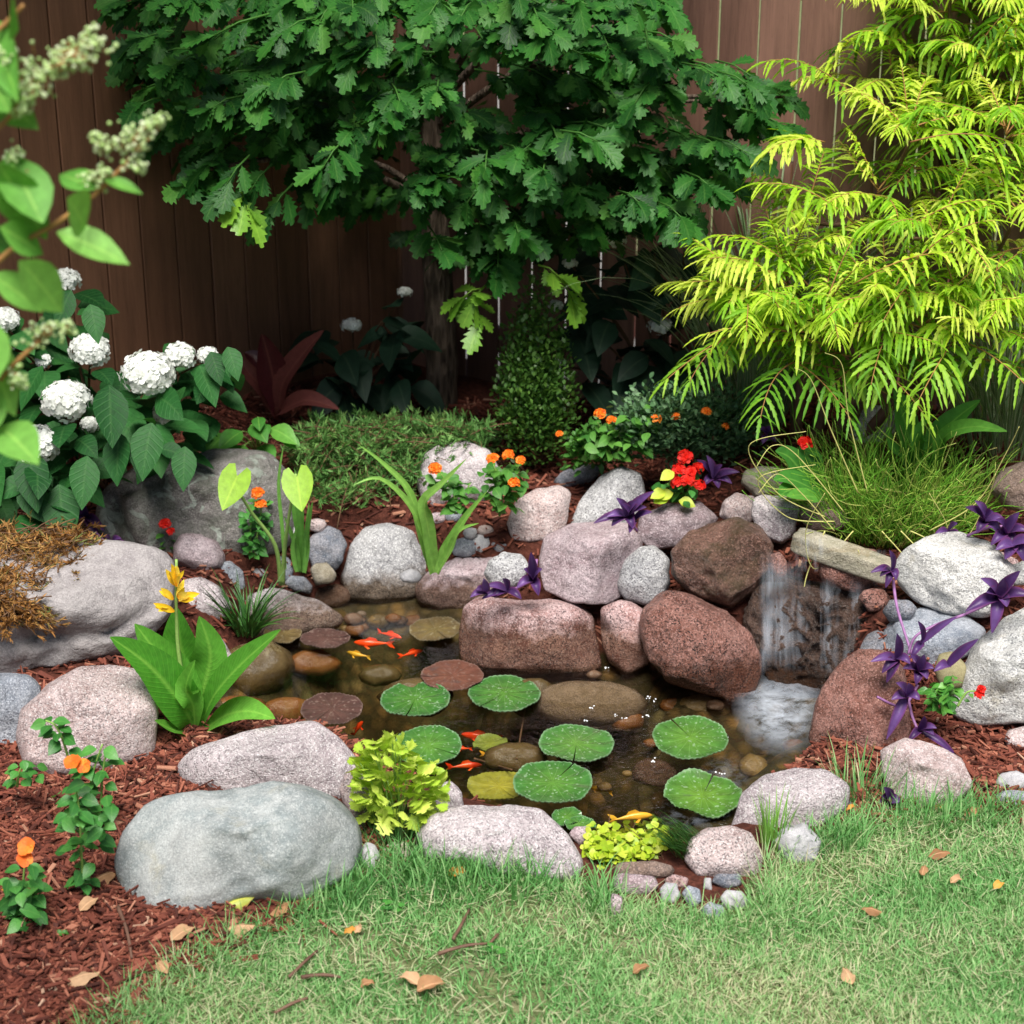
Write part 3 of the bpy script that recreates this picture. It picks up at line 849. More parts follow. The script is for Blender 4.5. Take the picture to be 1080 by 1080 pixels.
# ------------------------------------------------------------------ boulders
def rock(poly, mat, label, z=None, tk=.8, e=2.5, sub=4, cuts=8, rough=.055, grooves=(), name='boulder', cat='boulder', group=None, back=.45, top=0.0, seed=None, y=None, sink=None, jag=0.0, planes=()):
    """a stone whose outline, size and distance come from the photograph; closed and as thick as it is wide"""
    P = np.array(poly, float)
    sd_ = int(abs(P.sum() * 7)) % 100000 if seed is None else seed
    lr = np.random.default_rng(sd_)
    # centre
    x, y_ = P[:, 0], P[:, 1]
    x2, y2 = np.roll(x, -1), np.roll(y_, -1)
    cr = x * y2 - x2 * y_
    A = cr.sum() / 2
    c = np.array([((x + x2) * cr).sum(), ((y_ + y2) * cr).sum()]) / (6 * A)
    by = P[:, 1].max()
    if y is not None: G = at_y(c[0], by, y)
    else: G = hit(c[0], by) if z is None else at_z(c[0], by, z)
    dg = depth_of(G)
    sink = (.22 if (y is None and z is None) else 0.0) if sink is None else sink
    P[:, 1] = np.where(P[:, 1] > c[1], c[1] + (P[:, 1] - c[1]) * (1 + sink), P[:, 1])
    rm = math.sqrt(abs(A) / math.pi)
    T0 = tk * rm * dg / FPX
    dc = dg + back * T0
    s = dc / FPX
    T = tk * rm * s
    # polar outline
    ph = np.linspace(-math.pi, math.pi, 181)[:-1]
    Rr = np.zeros(180)
    for i, a in enumerate(ph):
        dx, dy = math.cos(a), -math.sin(a)
        best = 0
        for (x0, y0), (x1, y1) in zip(P, np.roll(P, -1, 0)):
            ex, ey = x1 - x0, y1 - y0
            det = dx * -ey + ex * dy
            if abs(det) < 1e-9: continue
            qx, qy = x0 - c[0], y0 - c[1]
            t = (qx * -ey + ex * qy) / det
            u = (dx * qy - dy * qx) / det
            if -1e-6 <= u <= 1 + 1e-6 and t > best: best = t
        Rr[i] = best if best > 0 else rm
    kk = np.exp(-np.linspace(-2, 2, 9) ** 2); kk /= kk.sum()
    Rp = np.concatenate([Rr[-4:], Rr, Rr[:4]]); Rs = np.convolve(Rp, kk, 'valid') * 1.03
    V, Fc = ico(sub)
    phi = np.arctan2(V[:, 1], V[:, 0])
    rad = np.interp(phi, np.concatenate([ph, [math.pi]]), np.concatenate([Rs, Rs[:1]])) * s
    st = np.clip(np.hypot(V[:, 0], V[:, 1]), 0, 1); ct = np.clip(V[:, 2], -1, 1)
    S = st ** (2 / e) ; Cc = np.sign(ct) * np.abs(ct) ** (2 / e)
    nrm_ = (st ** e + np.abs(ct) ** e) ** (-1 / e)
    S, Cc = st * nrm_, ct * nrm_            # superellipse radius
    Q = np.stack([S * np.cos(phi), S * np.sin(phi), Cc], 1)
    # broken facets, mostly on the visible side and inside the outline
    for _ in range(cuts * 2 if cuts >= 5 else cuts):
        pn = unit(lr.normal(size=3) * np.array([1, 1, .6]) + np.array([0, .25, .55]))
        sup = (Q @ pn).max()
        off = sup * lr.uniform(.74, .92)
        ex = Q @ pn - off
        Q = Q - np.where(ex > 0, ex * .85, 0)[:, None] * pn * np.array([.5, .5, 1.0])
    for (a_, b_, c_, of_) in planes:          # the big flat faces of this stone
        pn = unit(np.array([a_, b_, c_]) + lr.normal(0, .06, 3))
        ex = Q @ pn - (Q @ pn).max() * of_
        sm = .5 * (ex + np.sqrt(ex * ex + .0009))
        Q = Q - sm[:, None] * pn * np.array([.9, .8, 1.0]) * .96
    X = np.stack([Q[:, 0] * rad, Q[:, 1] * rad, Q[:, 2] * T], 1)
    # lumps
    o3 = lr.random(3) * 50
    disp = np.array([noise.fractal(Vector(q * 1.6 + o3), 1.0, 2.0, 3) for q in Q]) * rough
    disp += np.array([noise.fractal(Vector(q * 6 + o3), .9, 2.1, 3) for q in Q]) * rough * .42
    if jag:
        disp += np.array([noise.ridged_multi_fractal(Vector(q * 5 + o3), 1.0, 2.2, 4, 1.0, 2.0) - 1.0 for q in Q]) * jag
    X += unit(np.stack([Q[:, 0], Q[:, 1], Q[:, 2]], 1)) * (disp * rm * s)[:, None] * np.array([.75, .75, 2.0])
    for (ax_, ay_, bx_, by_, wd, dp) in grooves:
        px_, py_ = c[0] + X[:, 0] / s, c[1] - X[:, 1] / s
        ee = np.array([bx_ - ax_, by_ - ay_]); L = ee @ ee
        t = np.clip(((px_ - ax_) * ee[0] + (py_ - ay_) * ee[1]) / L, 0, 1)
        dd = np.hypot(px_ - ax_ - t * ee[0], py_ - ay_ - t * ee[1])
        X[:, 2] -= np.where(V[:, 2] > -.1, dp * s * np.exp(-(dd / wd) ** 2), 0)
    cen = C0 + (cF + (c[0] - 540) / FPX * cR - (c[1] - 540) / FPX * cU) * dc
    n_ = -unit(cen - C0); r_ = unit(np.cross(cU, n_)); u_ = np.cross(n_, r_)
    W = cen + X[:, :1] * r_ + X[:, 1:2] * u_ + X[:, 2:] * n_
    mb = MB().add(W, Fc)
    o = mb.build(name, M[mat], loc=cen)
    return tag(o, label, cat, group)

RK = []
def rk(*a, **k): RK.append(rock(*a, **k)); return RK[-1]

# left bank
rk([(98, 548), (106, 522), (140, 492), (175, 479), (230, 474), (282, 476), (300, 496), (318, 530), (312, 568), (270, 582), (200, 576), (145, 580), (112, 570)], 'mossy',
   'large lichen spotted grey boulder with a dark cleft, below the white hydrangea', tk=.75, sub=5, rough=.05, grooves=[(122, 530, 142, 582, 7, 26), (112, 522, 170, 508, 5, 10)], planes=[(0, .8, .6, .62), (0, 0, 1, .72), (-.6, .2, .7, .8)])
rk([(-90, 640), (-60, 590), (0, 580), (55, 578), (90, 572), (130, 574), (165, 580), (180, 594), (181, 620), (178, 645), (150, 668), (120, 682), (60, 692), (0, 702), (-60, 706)], 'tan',
   'big flat tan grey boulder at the left edge under the rusty juniper', tk=.9, sub=5, e=3, rough=.06, cuts=6, jag=.012, grooves=[(0, 676, 110, 668, 7, 12), (110, 668, 165, 640, 6, 8), (38, 672, 44, 640, 5, 12), (44, 640, 110, 648, 9, -10), (102, 650, 118, 634, 7, 10), (160, 600, 172, 640, 6, -6)], planes=[(0, .78, .62, .60), (0, -.35, .93, .74), (.5, .4, .75, .8)])
rk([(-32, 724), (0, 709), (30, 710), (42, 725), (39, 762), (25, 786), (0, 788), (-30, 782)], 'blue', 'blue grey stone half cut off at the left edge of the photo')
rk([(21, 772), (27, 746), (50, 718), (80, 704), (115, 702), (145, 708), (160, 725), (164, 750), (160, 790), (150, 806), (110, 810), (60, 807), (30, 797)], 'pink',
   'rounded beige pink granite boulder behind the orange impatiens', sub=5, rough=.03, cuts=4, grooves=[(58, 715, 62, 740, 5, 5)], planes=[(.1, .75, .65, .84), (-.4, -.1, .9, .86)])
rk([(184, 804), (200, 785), (240, 775), (290, 762), (335, 761), (362, 778), (379, 800), (380, 826), (360, 840), (300, 842), (230, 836), (195, 824)], 'lilac',
   'long pale pinkish granite boulder right behind the green grey front boulder', sub=5, rough=.03, planes=[(0, .8, .6, .70), (.1, -.3, .95, .74), (.7, .3, .6, .78)])
rk([(126, 905), (133, 874), (158, 847), (210, 830), (270, 825), (330, 830), (366, 845), (386, 870), (389, 892), (376, 918), (320, 940), (260, 950), (200, 955), (155, 948), (135, 928)], 'green',
   'largest front boulder, smooth green grey, at the corner of lawn and mulch', tk=.85, e=2.8, sub=5, rough=.035, cuts=6, planes=[(.05, .80, .60, .66), (0, -.12, .99, .70), (-.75, .1, .65, .74), (.75, .0, .65, .78)])
rk([(358, 832), (365, 812), (380, 808), (395, 815), (402, 840), (398, 872), (375, 874)], 'pink', 'small pink granite stone left of the lime leaved plant')
rk([(452, 848), (460, 826), (475, 822), (487, 836), (490, 858), (465, 864)], 'lilac', 'small pale stone just right of the lime leaved plant')
rk([(438, 885), (455, 862), (490, 846), (540, 848), (570, 855), (597, 880), (616, 905), (612, 924), (560, 920), (480, 910), (445, 904)], 'lilac',
   'long speckled granite boulder at the pond front with lawn grass along its foot', sub=5, tk=.8, cuts=6, planes=[(-.05, .8, .6, .70), (.1, -.2, .97, .72), (.65, .45, .6, .72)])
rk([(379, 895), (385, 887), (397, 890), (402, 905), (398, 917), (384, 916)], 'peb1', 'small grey stone beside the right end of the green grey front boulder', sub=3)
rk([(403, 897), (412, 888), (428, 888), (439, 897), (436, 908), (412, 908)], 'sand', 'small cream stone in the grass under the lime leaved plant', sub=3)
rk([(200, 720), (204, 690), (212, 660), (224, 655), (236, 672), (246, 694), (244, 712), (228, 730), (210, 736)], 'lilac', 'grey granite stone directly behind the yellow canna', z=-.13)
rk([(186, 650), (184, 622), (195, 609), (215, 608), (235, 620), (244, 640), (238, 656), (212, 660)], 'lilac', 'purplish grey stone behind the yellow canna flowers', z=-.03)
rk([(180, 575), (190, 564), (212, 562), (230, 568), (238, 588), (236, 598), (205, 602), (182, 594)], 'mauve', 'mauve granite stone in front of the lichen spotted boulder')
rk([(203, 610), (205, 598), (222, 591), (245, 592), (256, 604), (258, 620), (248, 628), (222, 624)], 'blue', 'flat blue grey stone between the mauve stone and the dark grass tuft', z=-.0)
rk([(254, 660), (262, 628), (285, 616), (312, 622), (340, 636), (362, 652), (356, 662), (320, 672), (282, 676)], 'lilac', 'wedge shaped pink grey stone sloping into the water beside the dark grass tuft', z=-.13, tk=.6, planes=[(.15, .85, .5, .66), (.1, -.4, .9, .74)])
rk([(328, 632), (335, 620), (355, 616), (371, 622), (372, 634), (355, 642), (336, 641)], 'brown', 'low brown wet stone at the water under the cream square stone', z=-.12, sub=3)
rk([(298, 614), (306, 607), (320, 607), (331, 618), (328, 626), (310, 622)], 'blue', 'small blue grey pebble at the foot of the taro stems', sub=3, name='stone', cat='stone')
rk([(279, 606), (281, 590), (292, 582), (306, 588), (311, 602), (305, 613), (288, 614)], 'blue', 'rounded grey stone touching the left side of the taro stems', sub=3, z=-.02)
rk([(325, 585), (328, 566), (345, 555), (360, 558), (366, 575), (363, 592), (350, 605), (332, 603)], 'slate', 'dark blue grey stone with a pale band, right of the iris leaves', z=-.02)
rk([(327, 600), (332, 595), (345, 592), (355, 606), (352, 614), (333, 618)], 'sand', 'angular cream coloured stone under the dark blue stone', sub=3, e=4, z=-.03, name='stone', cat='stone')
rk([(344, 552), (348, 532), (370, 524), (400, 524), (416, 534), (414, 548), (395, 560), (362, 562)], 'grey', 'flat grey slab stone strewn with mulch, above the speckled grey boulder', tk=.6)
rk([(356, 610), (366, 577), (385, 557), (410, 552), (438, 560), (456, 586), (453, 616), (440, 632), (400, 638), (366, 632)], 'grey',
   'dome shaped black and white speckled boulder at the back of the pond', z=-.13, sub=5, cuts=4, rough=.04)
rk([(438, 622), (455, 600), (490, 584), (520, 581), (545, 588), (558, 604), (540, 626), (500, 644), (462, 646), (444, 638)], 'mauve',
   'long grey brown boulder sloping into the water behind the strappy green plant', z=-.13, sub=5, tk=.7, cuts=2, planes=[(0, .85, .52, .72), (-.1, -.3, .95, .76)])
rk([(511, 606), (514, 590), (530, 582), (550, 584), (559, 598), (554, 614), (536, 621), (518, 617)], 'grey', 'small pale speckled stone lying on the right end of the long grey brown boulder', z=.0, y=5.22, sub=4)
rk([(441, 510), (446, 482), (465, 467), (490, 465), (515, 475), (527, 498), (520, 522), (480, 532), (450, 530)], 'lilac', 'round pinkish boulder in front of the juniper with lantana flowers beside it', sub=5, cuts=3, rough=.03, planes=[(.1, .8, .6, .80)])
rk([(534, 550), (545, 528), (565, 514), (590, 511), (602, 520), (598, 545), (592, 562), (560, 570), (540, 564)], 'pink', 'pink granite boulder in mulch left of the pointed grey boulder', planes=[(.1, .8, .6, .70), (-.4, -.1, .9, .76)])
rk([(600, 552), (612, 528), (632, 502), (655, 491), (675, 500), (683, 522), (672, 546), (640, 560)], 'grey', 'pointed speckled grey boulder in the mulch behind the big mauve block', cuts=6, planes=[(-.6, .45, .66, .68), (.6, .15, .78, .70)])
rk([(581, 508), (592, 498), (612, 490), (630, 490), (633, 500), (618, 510), (596, 513)], 'slate', 'flat blue grey stone in the mulch under the boxwood', sub=3, tk=.6)
# retaining stones round the pond
rk([(485, 668), (490, 640), (508, 629), (560, 630), (608, 636), (630, 648), (634, 682), (632, 706), (560, 710), (500, 708), (487, 695)], 'rose',
   'long reddish block at the water edge under the big mauve block', z=-.16, y=5.0, e=4, tk=.75, sub=5, rough=.03, cuts=7, planes=[(0, .85, .5, .70), (0, -.1, 1, .70), (-.8, 0, .6, .76), (.8, 0, .6, .78)])
rk([(569, 592), (574, 566), (600, 552), (640, 548), (664, 551), (679, 568), (672, 598), (656, 628), (640, 637), (600, 638), (575, 622)], 'mauve',
   'big mauve granite block with angular faces standing on the reddish block', y=5.12, e=3.4, tk=.95, sub=5, rough=.03, cuts=10, planes=[(.05, .88, .47, .68), (-.5, -.1, .86, .68), (.62, -.12, .78, .66)])
rk([(651, 616), (658, 592), (674, 577), (690, 576), (705, 590), (709, 616), (700, 633), (680, 638), (659, 631)], 'grey', 'egg shaped grey speckled stone between the mauve block and the red boulders', y=5.12, cuts=2)
rk([(634, 670), (634, 642), (655, 633), (682, 640), (688, 668), (684, 700), (660, 712), (640, 700)], 'rose', 'small squarish reddish stone at the waterline right of the long block', z=-.15, y=4.98, cuts=6, grooves=[(636, 664, 684, 660, 4, 6)])
rk([(674, 668), (679, 642), (698, 625), (732, 624), (770, 640), (795, 668), (803, 700), (795, 728), (768, 742), (735, 735), (700, 714), (680, 696)], 'red',
   'big rough red granite boulder at the water, left of the waterfall', z=-.14, y=4.80, sub=5, rough=.06, cuts=9, tk=.95, jag=.022, planes=[(.12, .78, .62, .70), (-.5, .05, .85, .74), (.45, -.35, .82, .72)])
rk([(703, 608), (703, 580), (720, 563), (750, 550), (780, 545), (801, 555), (814, 576), (810, 602), (795, 628), (770, 644), (740, 632), (714, 618)], 'redwet',
   'dark wet red brown boulder upper left of the waterfall', y=5.0, sub=5, rough=.06, cuts=9, jag=.022, planes=[(-.25, .8, .55, .70), (.45, -.2, .87, .72), (-.5, -.25, .8, .74)])
rk([(672, 567), (675, 546), (700, 530), (740, 529), (763, 545), (748, 562), (715, 580), (688, 580)], 'mauve', 'low mauve boulder behind the dark wet red boulder', y=5.28, tk=.7, planes=[(.1, .85, .5, .62), (-.3, -.3, .9, .72)])
rk([(758, 545), (762, 530), (776, 520), (796, 522), (800, 540), (790, 552), (770, 553)], 'pink', 'small pink stone left of the pale blocky stone above the fall', y=5.3)
rk([(791, 545), (793, 525), (808, 521), (832, 522), (843, 538), (840, 560), (826, 577), (802, 566)], 'lilac', 'blocky pale stone at the left end of the weir slab', y=5.12, e=3.5, cuts=9, planes=[(0, .85, .5, .66), (-.4, -.2, .88, .70), (.7, -.1, .7, .70)])
rk([(781, 510), (786, 496), (805, 491), (826, 494), (831, 508), (822, 522), (796, 524)], 'sand', 'rounded cream stone beside the broad green leaves above the fall', y=5.4)
rk([(838, 545), (842, 530), (862, 526), (885, 534), (896, 548), (886, 560), (855, 560)], 'brown', 'brown stone behind the weir slab at the foot of the corkscrew rush', y=5.15, sub=3)
rk([(884, 458), (895, 440), (920, 428), (940, 428), (946, 445), (940, 472), (910, 480), (890, 476)], 'grey', 'pale grey stone standing behind the corkscrew rush', y=5.75)
rk([(1046, 515), (1055, 492), (1080, 484), (1110, 490), (1118, 520), (1100, 542), (1060, 538)], 'brown', 'grey brown stone cut off by the right edge beside the corkscrew rush', y=5.05)
rk([(786, 655), (799, 617), (820, 604), (850, 611), (880, 620), (920, 624), (936, 642), (933, 672), (925, 694), (900, 722), (860, 732), (820, 726), (794, 694)], 'fall',
   'dark wet brown boulder that the waterfall runs over', y=4.86, e=3.6, tk=.8, sub=6, rough=.09, cuts=8, jag=.075)
rk([(864, 597), (874, 583), (900, 577), (922, 580), (929, 595), (923, 616), (905, 626), (880, 619), (866, 610)], 'red', 'small red granite stone sitting on top of the waterfall boulder', y=4.92, cuts=4)
rk([(854, 780), (862, 742), (880, 706), (905, 684), (936, 684), (952, 705), (957, 740), (957, 782), (946, 812), (915, 818), (880, 808)], 'red',
   'tall reddish boulder on the right side of the waterfall pool', z=-.10, y=4.36, sub=5, cuts=6, planes=[(-.2, .75, .63, .72), (-.55, -.1, .83, .70), (.5, 0, .86, .76)])
rk([(924, 702), (930, 666), (945, 644), (975, 637), (1010, 644), (1042, 665), (1032, 692), (1000, 708), (985, 728), (950, 732)], 'blue',
   'blue grey boulder under the white boulder, crossed by purple stems', y=4.62, sub=5, cuts=8, planes=[(0, .85, .52, .60), (-.4, -.4, .82, .72)])
rk([(941, 596), (950, 578), (975, 565), (1010, 560), (1045, 574), (1068, 600), (1061, 632), (1040, 650), (1005, 647), (970, 636), (950, 616)], 'white',
   'rounded pale grey boulder right of the waterfall, below the corkscrew rush', y=4.72, sub=5, cuts=4, planes=[(.1, .8, .6, .74), (-.45, -.45, .77, .70)])
rk([(1006, 752), (1010, 722), (1030, 682), (1060, 652), (1090, 638), (1130, 642), (1145, 700), (1130, 752), (1080, 768), (1030, 767)], 'white',
   'large cream white boulder cut off by the right edge of the photo', sub=5, cuts=5, tk=.8, z=.05, planes=[(-.1, .75, .65, .72), (-.4, -.4, .82, .74)])
rk([(928, 815), (930, 792), (955, 779), (985, 785), (1015, 801), (1026, 824), (1000, 845), (965, 853), (940, 838)], 'pink', 'pale pink angular stone between the lawn and the red mulch on the right', e=3, cuts=8, planes=[(.3, .75, .6, .66), (-.7, -.05, .7, .62), (.2, -.4, .9, .72)])
rk([(768, 880), (785, 838), (805, 818), (840, 808), (870, 811), (894, 828), (892, 852), (866, 868), (840, 884), (800, 890)], 'lilac', 'flat topped pale granite boulder at the right end of the pond front', cuts=5, z=-.03, planes=[(0, .85, .52, .62), (.3, -.4, .87, .72), (-.5, -.3, .8, .74)])
rk([(814, 888), (828, 870), (850, 868), (865, 886), (860, 905), (832, 908)], 'peb1', 'grey stone in the grass just below the flat topped pale boulder')
rk([(723, 906), (727, 887), (745, 874), (770, 872), (790, 878), (804, 900), (801, 918), (770, 922), (735, 920)], 'pink', 'rounded pink white stone at the pond front beside the fine grass tuft', cuts=3, planes=[(-.1, .8, .6, .76)])
rk([(1058, 778), (1064, 768), (1085, 764), (1096, 775), (1090, 790), (1064, 790)], 'pink', 'small pale pink stone in mulch at the right edge', sub=3)
rk([(1050, 826), (1056, 816), (1072, 813), (1086, 819), (1086, 829), (1068, 834), (1054, 832)], 'peb1', 'smooth grey oval pebble at the right edge above the lawn', sub=3, cuts=0, name='stone', cat='stone')
rk([(1048, 842), (1060, 834), (1090, 834), (1100, 845), (1085, 852), (1056, 850)], 'blue', 'flat bluish stone under the oval pebble at the right edge', sub=3, tk=.5)
rk([(1030, 600), (1040, 584), (1058, 580), (1074, 592), (1074, 612), (1050, 616)], 'rose', 'reddish stone half hidden behind the rounded pale grey boulder', y=4.85, sub=3)
rk([(1062, 606), (1068, 594), (1085, 590), (1098, 602), (1092, 616), (1070, 618)], 'white', 'white stone under the purple leaves at the right edge', y=4.75, sub=3)
rk([(985, 706), (990, 690), (1008, 686), (1020, 700), (1014, 724), (994, 728)], 'peb4', 'small olive grey stone behind the bright green clump', y=4.45, sub=3)
rk([(810, 598), (812, 585), (822, 582), (830, 592), (830, 606), (820, 612)], 'red', 'small wet red stone wedged beside the water lip', y=4.95, sub=3)
rk([(905, 632), (910, 622), (930, 620), (940, 630), (936, 642), (915, 646)], 'red', 'small reddish stone at the right end of the water lip', y=4.84, sub=3)
rk([(902, 690), (912, 668), (932, 660), (946, 690), (944, 725), (920, 738), (904, 718)], 'slate', 'dark wet stone between the waterfall boulder and the blue grey boulder', y=4.66, sub=3)
rk([(930, 645), (938, 633), (958, 632), (968, 642), (960, 654), (938, 656)], 'slate', 'dark wet stone wedged under the rounded pale boulder', y=4.72, sub=3)

# small stones one can count
sm = [(433, 608, 13, 8, 'peb1', 'grey pebble'), (490, 578, 15, 11, 'blue', 'blue grey stone'), (507, 574, 13, 12, 'peb1', 'round grey stone'), (528, 577, 13, 9, 'slate', 'dark flat stone'),
      (548, 578, 11, 9, 'mauve', 'purplish stone'), (478, 543, 10, 7, 'blue', 'bluish egg shaped stone'), (461, 546, 10, 6, 'mauve', 'mauve pebble'), (512, 559, 9, 6, 'peb2', 'pale pink pebble'),
      (496, 562, 8, 6, 'peb1', 'small round grey pebble'), (370, 562, 10, 7, 'blue', 'dark grey stone'), (440, 556, 10, 6, 'peb1', 'grey stone'), (260, 598, 10, 6, 'peb3', 'orange tan pebble'),
      (271, 604, 10, 5, 'peb1', 'flat grey pebble'), (252, 588, 7, 8, 'peb2', 'pinkish pebble'), (293, 572, 10, 10, 'peb1', 'round grey stone'), (335, 553, 10, 7, 'pink', 'pale pinkish stone'),
      (318, 590, 9, 8, 'peb1', 'grey pebble'), (276, 576, 8, 7, 'peb2', 'pale stone'), (310, 560, 9, 7, 'peb1', 'small grey stone'), (553, 562, 8, 6, 'peb2', 'pink pebble')]
where = ['right of the speckled dome boulder', 'left of the round grey stone by the strappy plant', 'behind the long grey brown boulder', 'beside the purple trailing plant',
         'in mulch left of the mauve block', 'under the round pinkish boulder', 'under the left side of the round pinkish boulder', 'in mulch left of the pink granite boulder', 'above the strappy plant base',
         'between the grey slab and the speckled dome', 'tucked behind the strappy plant', 'behind the dark grass tuft', 'touching the orange tan pebble', 'left of the orange lantana',
         'behind the taro stem', 'above the dark blue stone', 'at the foot of the iris leaves', 'left of the taro stem', 'behind the iris leaves', 'under the pink granite boulder']
for (x, y_, rx, ry, mt, kind), wh in zip(sm, where):
    poly = [(x + rx * math.cos(a) * random.uniform(.88, 1.1), y_ + ry * math.sin(a) * random.uniform(.88, 1.1)) for a in np.linspace(0, 6.283, 9)[:-1]]
    rk(poly, mt, f'{kind} {wh}', sub=3, cuts=2, name='stone', cat='stone', z=(.02 if y_ > 570 else None))
# stones in the lawn edge under the golden creeper
for poly, mt, lb in [([(645, 930), (652, 921), (690, 924), (695, 935), (680, 942), (652, 940)], 'mauve', 'flat pinkish stone in the lawn edge under the golden creeper'),
                     ([(696, 938), (702, 931), (714, 932), (718, 944), (710, 951), (698, 949)], 'peb1', 'round grey pebble right of the flat pinkish stone'),
                     ([(700, 928), (710, 922), (726, 926), (724, 935), (706, 935)], 'rose', 'reddish pebble behind the round grey pebble'),
                     ([(719, 942), (726, 934), (738, 938), (740, 950), (728, 956)], 'blue', 'blue grey pebble in the middle of the small stones by the lawn'),
                     ([(759, 948), (766, 939), (782, 939), (790, 950), (782, 958), (766, 957)], 'peb1', 'pale oval pebble nearest the pink white stone in the lawn'),
                     ([(739, 960), (748, 951), (762, 955), (766, 966), (750, 972)], 'blue', 'bluish pebble left of the pale oval pebble'),
                     ([(750, 930), (756, 922), (780, 921), (782, 932), (765, 936)], 'slate', 'flat dark grey stone under the pink white stone'),
                     ([(741, 936), (743, 926), (750, 926), (751, 938)], 'peb1', 'tiny pale chip between the small stones by the lawn'),
                     ([(642, 955), (646, 942), (656, 946), (658, 962), (648, 968)], 'mauve', 'purplish grey stone sunk in the grass left of the small stones'),
                     ([(646, 922), (652, 910), (690, 908), (712, 914), (706, 924), (670, 926)], 'brown', 'dark flat slab under the golden creeper'),
                     ([(600, 880), (606, 872), (622, 872), (626, 882), (612, 890)], 'mauve', 'small wet stone at the water left of the golden creeper')]:
    rk(poly, mt, lb, sub=3, cuts=3, tk=.7, name='stone', cat='stone')

# stones under water
uw = [(270, 705, 42, 30, 'peb4', 'large mossy olive stone'), (252, 746, 32, 12, 'peb3', 'flat orange stone'), (303, 748, 26, 15, 'peb3', 'orange brown stone'), (262, 765, 30, 9, 'peb2', 'tan stone'),
      (374, 664, 12, 7, 'peb3', 'bright orange pebble'), (410, 642, 14, 6, 'peb4', 'flat olive pebble'), (432, 640, 9, 7, 'peb4', 'round olive pebble'), (388, 645, 9, 6, 'peb3', 'small amber pebble'),
      (398, 630, 16, 8, 'brown', 'brown grey stone'), (436, 655, 11, 7, 'peb3', 'amber stone'), (400, 655, 14, 8, 'peb4', 'dull green stone'), (362, 652, 13, 7, 'peb3', 'tan orange stone'), (378, 632, 9, 5, 'peb4', 'small dull pebble'),
      (620, 742, 62, 26, 'sandy', 'long tan slab'), (560, 735, 30, 20, 'peb4', 'broad olive slab'), (676, 700, 18, 12, 'peb3', 'reddish orange stone'), (640, 702, 14, 8, 'peb2', 'pinkish stone'), (705, 725, 16, 12, 'peb4', 'olive stone'),
      (742, 745, 30, 15, 'peb5', 'pale yellow stone'), (795, 808, 16, 13, 'peb5', 'bright yellow stone'), (838, 788, 13, 9, 'peb3', 'orange stone'), (628, 712, 10, 6, 'peb5', 'small yellow pebble'), (712, 745, 16, 10, 'peb3', 'amber brown stone'),
      (440, 735, 40, 22, 'peb4', 'big dark olive stone'), (330, 700, 30, 14, 'peb3', 'rust coloured slab'), (545, 800, 35, 18, 'peb4', 'dim green slab'), (620, 800, 30, 16, 'brown', 'dim brown stone'), (400, 712, 22, 12, 'peb4', 'grey olive stone'), (660, 760, 22, 12, 'peb3', 'dull amber slab'),
      (690, 815, 26, 15, 'brown', 'dark brown stone'), (560, 700, 30, 10, 'brown', 'dark stone')]
M['sandy'] = M['sand']
uwh = ['behind the canna leaves', 'under the canna leaf tip', 'left of the front maroon pad', 'in the shallow behind the pale front boulder', 'beside the swimming red fish', 'in the shallows under the speckled dome boulder',
       'below the long grey brown boulder', 'at the back of the pond', 'against the foot of the speckled dome', 'left of the back bronze pad', 'above the red fish', 'near the wedge shaped stone', 'near the brown bank stone',
       'between the green pads and the red boulder', 'under the upper green pads', 'below the small squarish reddish stone', 'near the corner of the long reddish block', 'in front of the red granite boulder', 'below the red granite boulder',
       'by the flat topped pale boulder', 'at the foot of the tall reddish boulder', 'under the edge of the long reddish block', 'right of the long tan slab', 'between the maroon and green pads', 'behind the front maroon pad',
       'below the middle of the pond', 'under the two front green pads', 'near the yellow fish', 'left of the right green pad', 'near the right hand pads', 'under the reflection of the long reddish block']
for (x, y_, rx, ry, mt, kind), wh in zip(uw, uwh):
    poly = [(x + rx * math.cos(a) * random.uniform(.88, 1.1), y_ + ry * math.sin(a) * random.uniform(.88, 1.1)) for a in np.linspace(0, 6.283, 11)[:-1]]
    rk(poly, mt, f'{kind} under water {wh}', sub=3, cuts=2, name='underwater_stone', cat='stone', group='stones under the water', z=-.17 if ry < 10 else -.19, back=.2)

pr = np.random.default_rng(3)
kinds = [('peb3', 'amber'), ('peb4', 'olive'), ('peb1', 'grey'), ('brown', 'brown'), ('peb5', 'yellowish'), ('peb2', 'tan')]
for i in range(64):
    if i < 40: x, y_ = pr.uniform(352, 478), pr.uniform(628, 668)
    else: x, y_ = pr.uniform(600, 800), pr.uniform(700, 830)
    r0_ = pr.uniform(5, 10); mt, kn_ = kinds[int(pr.integers(0, 6))]
    poly = [(x + r0_ * 1.25 * math.cos(a) * pr.uniform(.85, 1.12), y_ + r0_ * .72 * math.sin(a) * pr.uniform(.85, 1.12)) for a in np.linspace(0, 6.283, 9)[:-1]]
    q_ = at_z(x, y_, WZ - .05)
    zf = Hs(q_[0], q_[1])
    if zf > -.135: continue
    rk(poly, mt, 'small rounded pebble on the pond bed at the back of the pond' if i < 40 else 'small rounded pebble on the pond bed in front of the reddish stones', sub=2, cuts=1, name='underwater_pebble', cat='pebble', group='pebbles on the pond bed', z=max(zf + .004, -.24), back=.3)

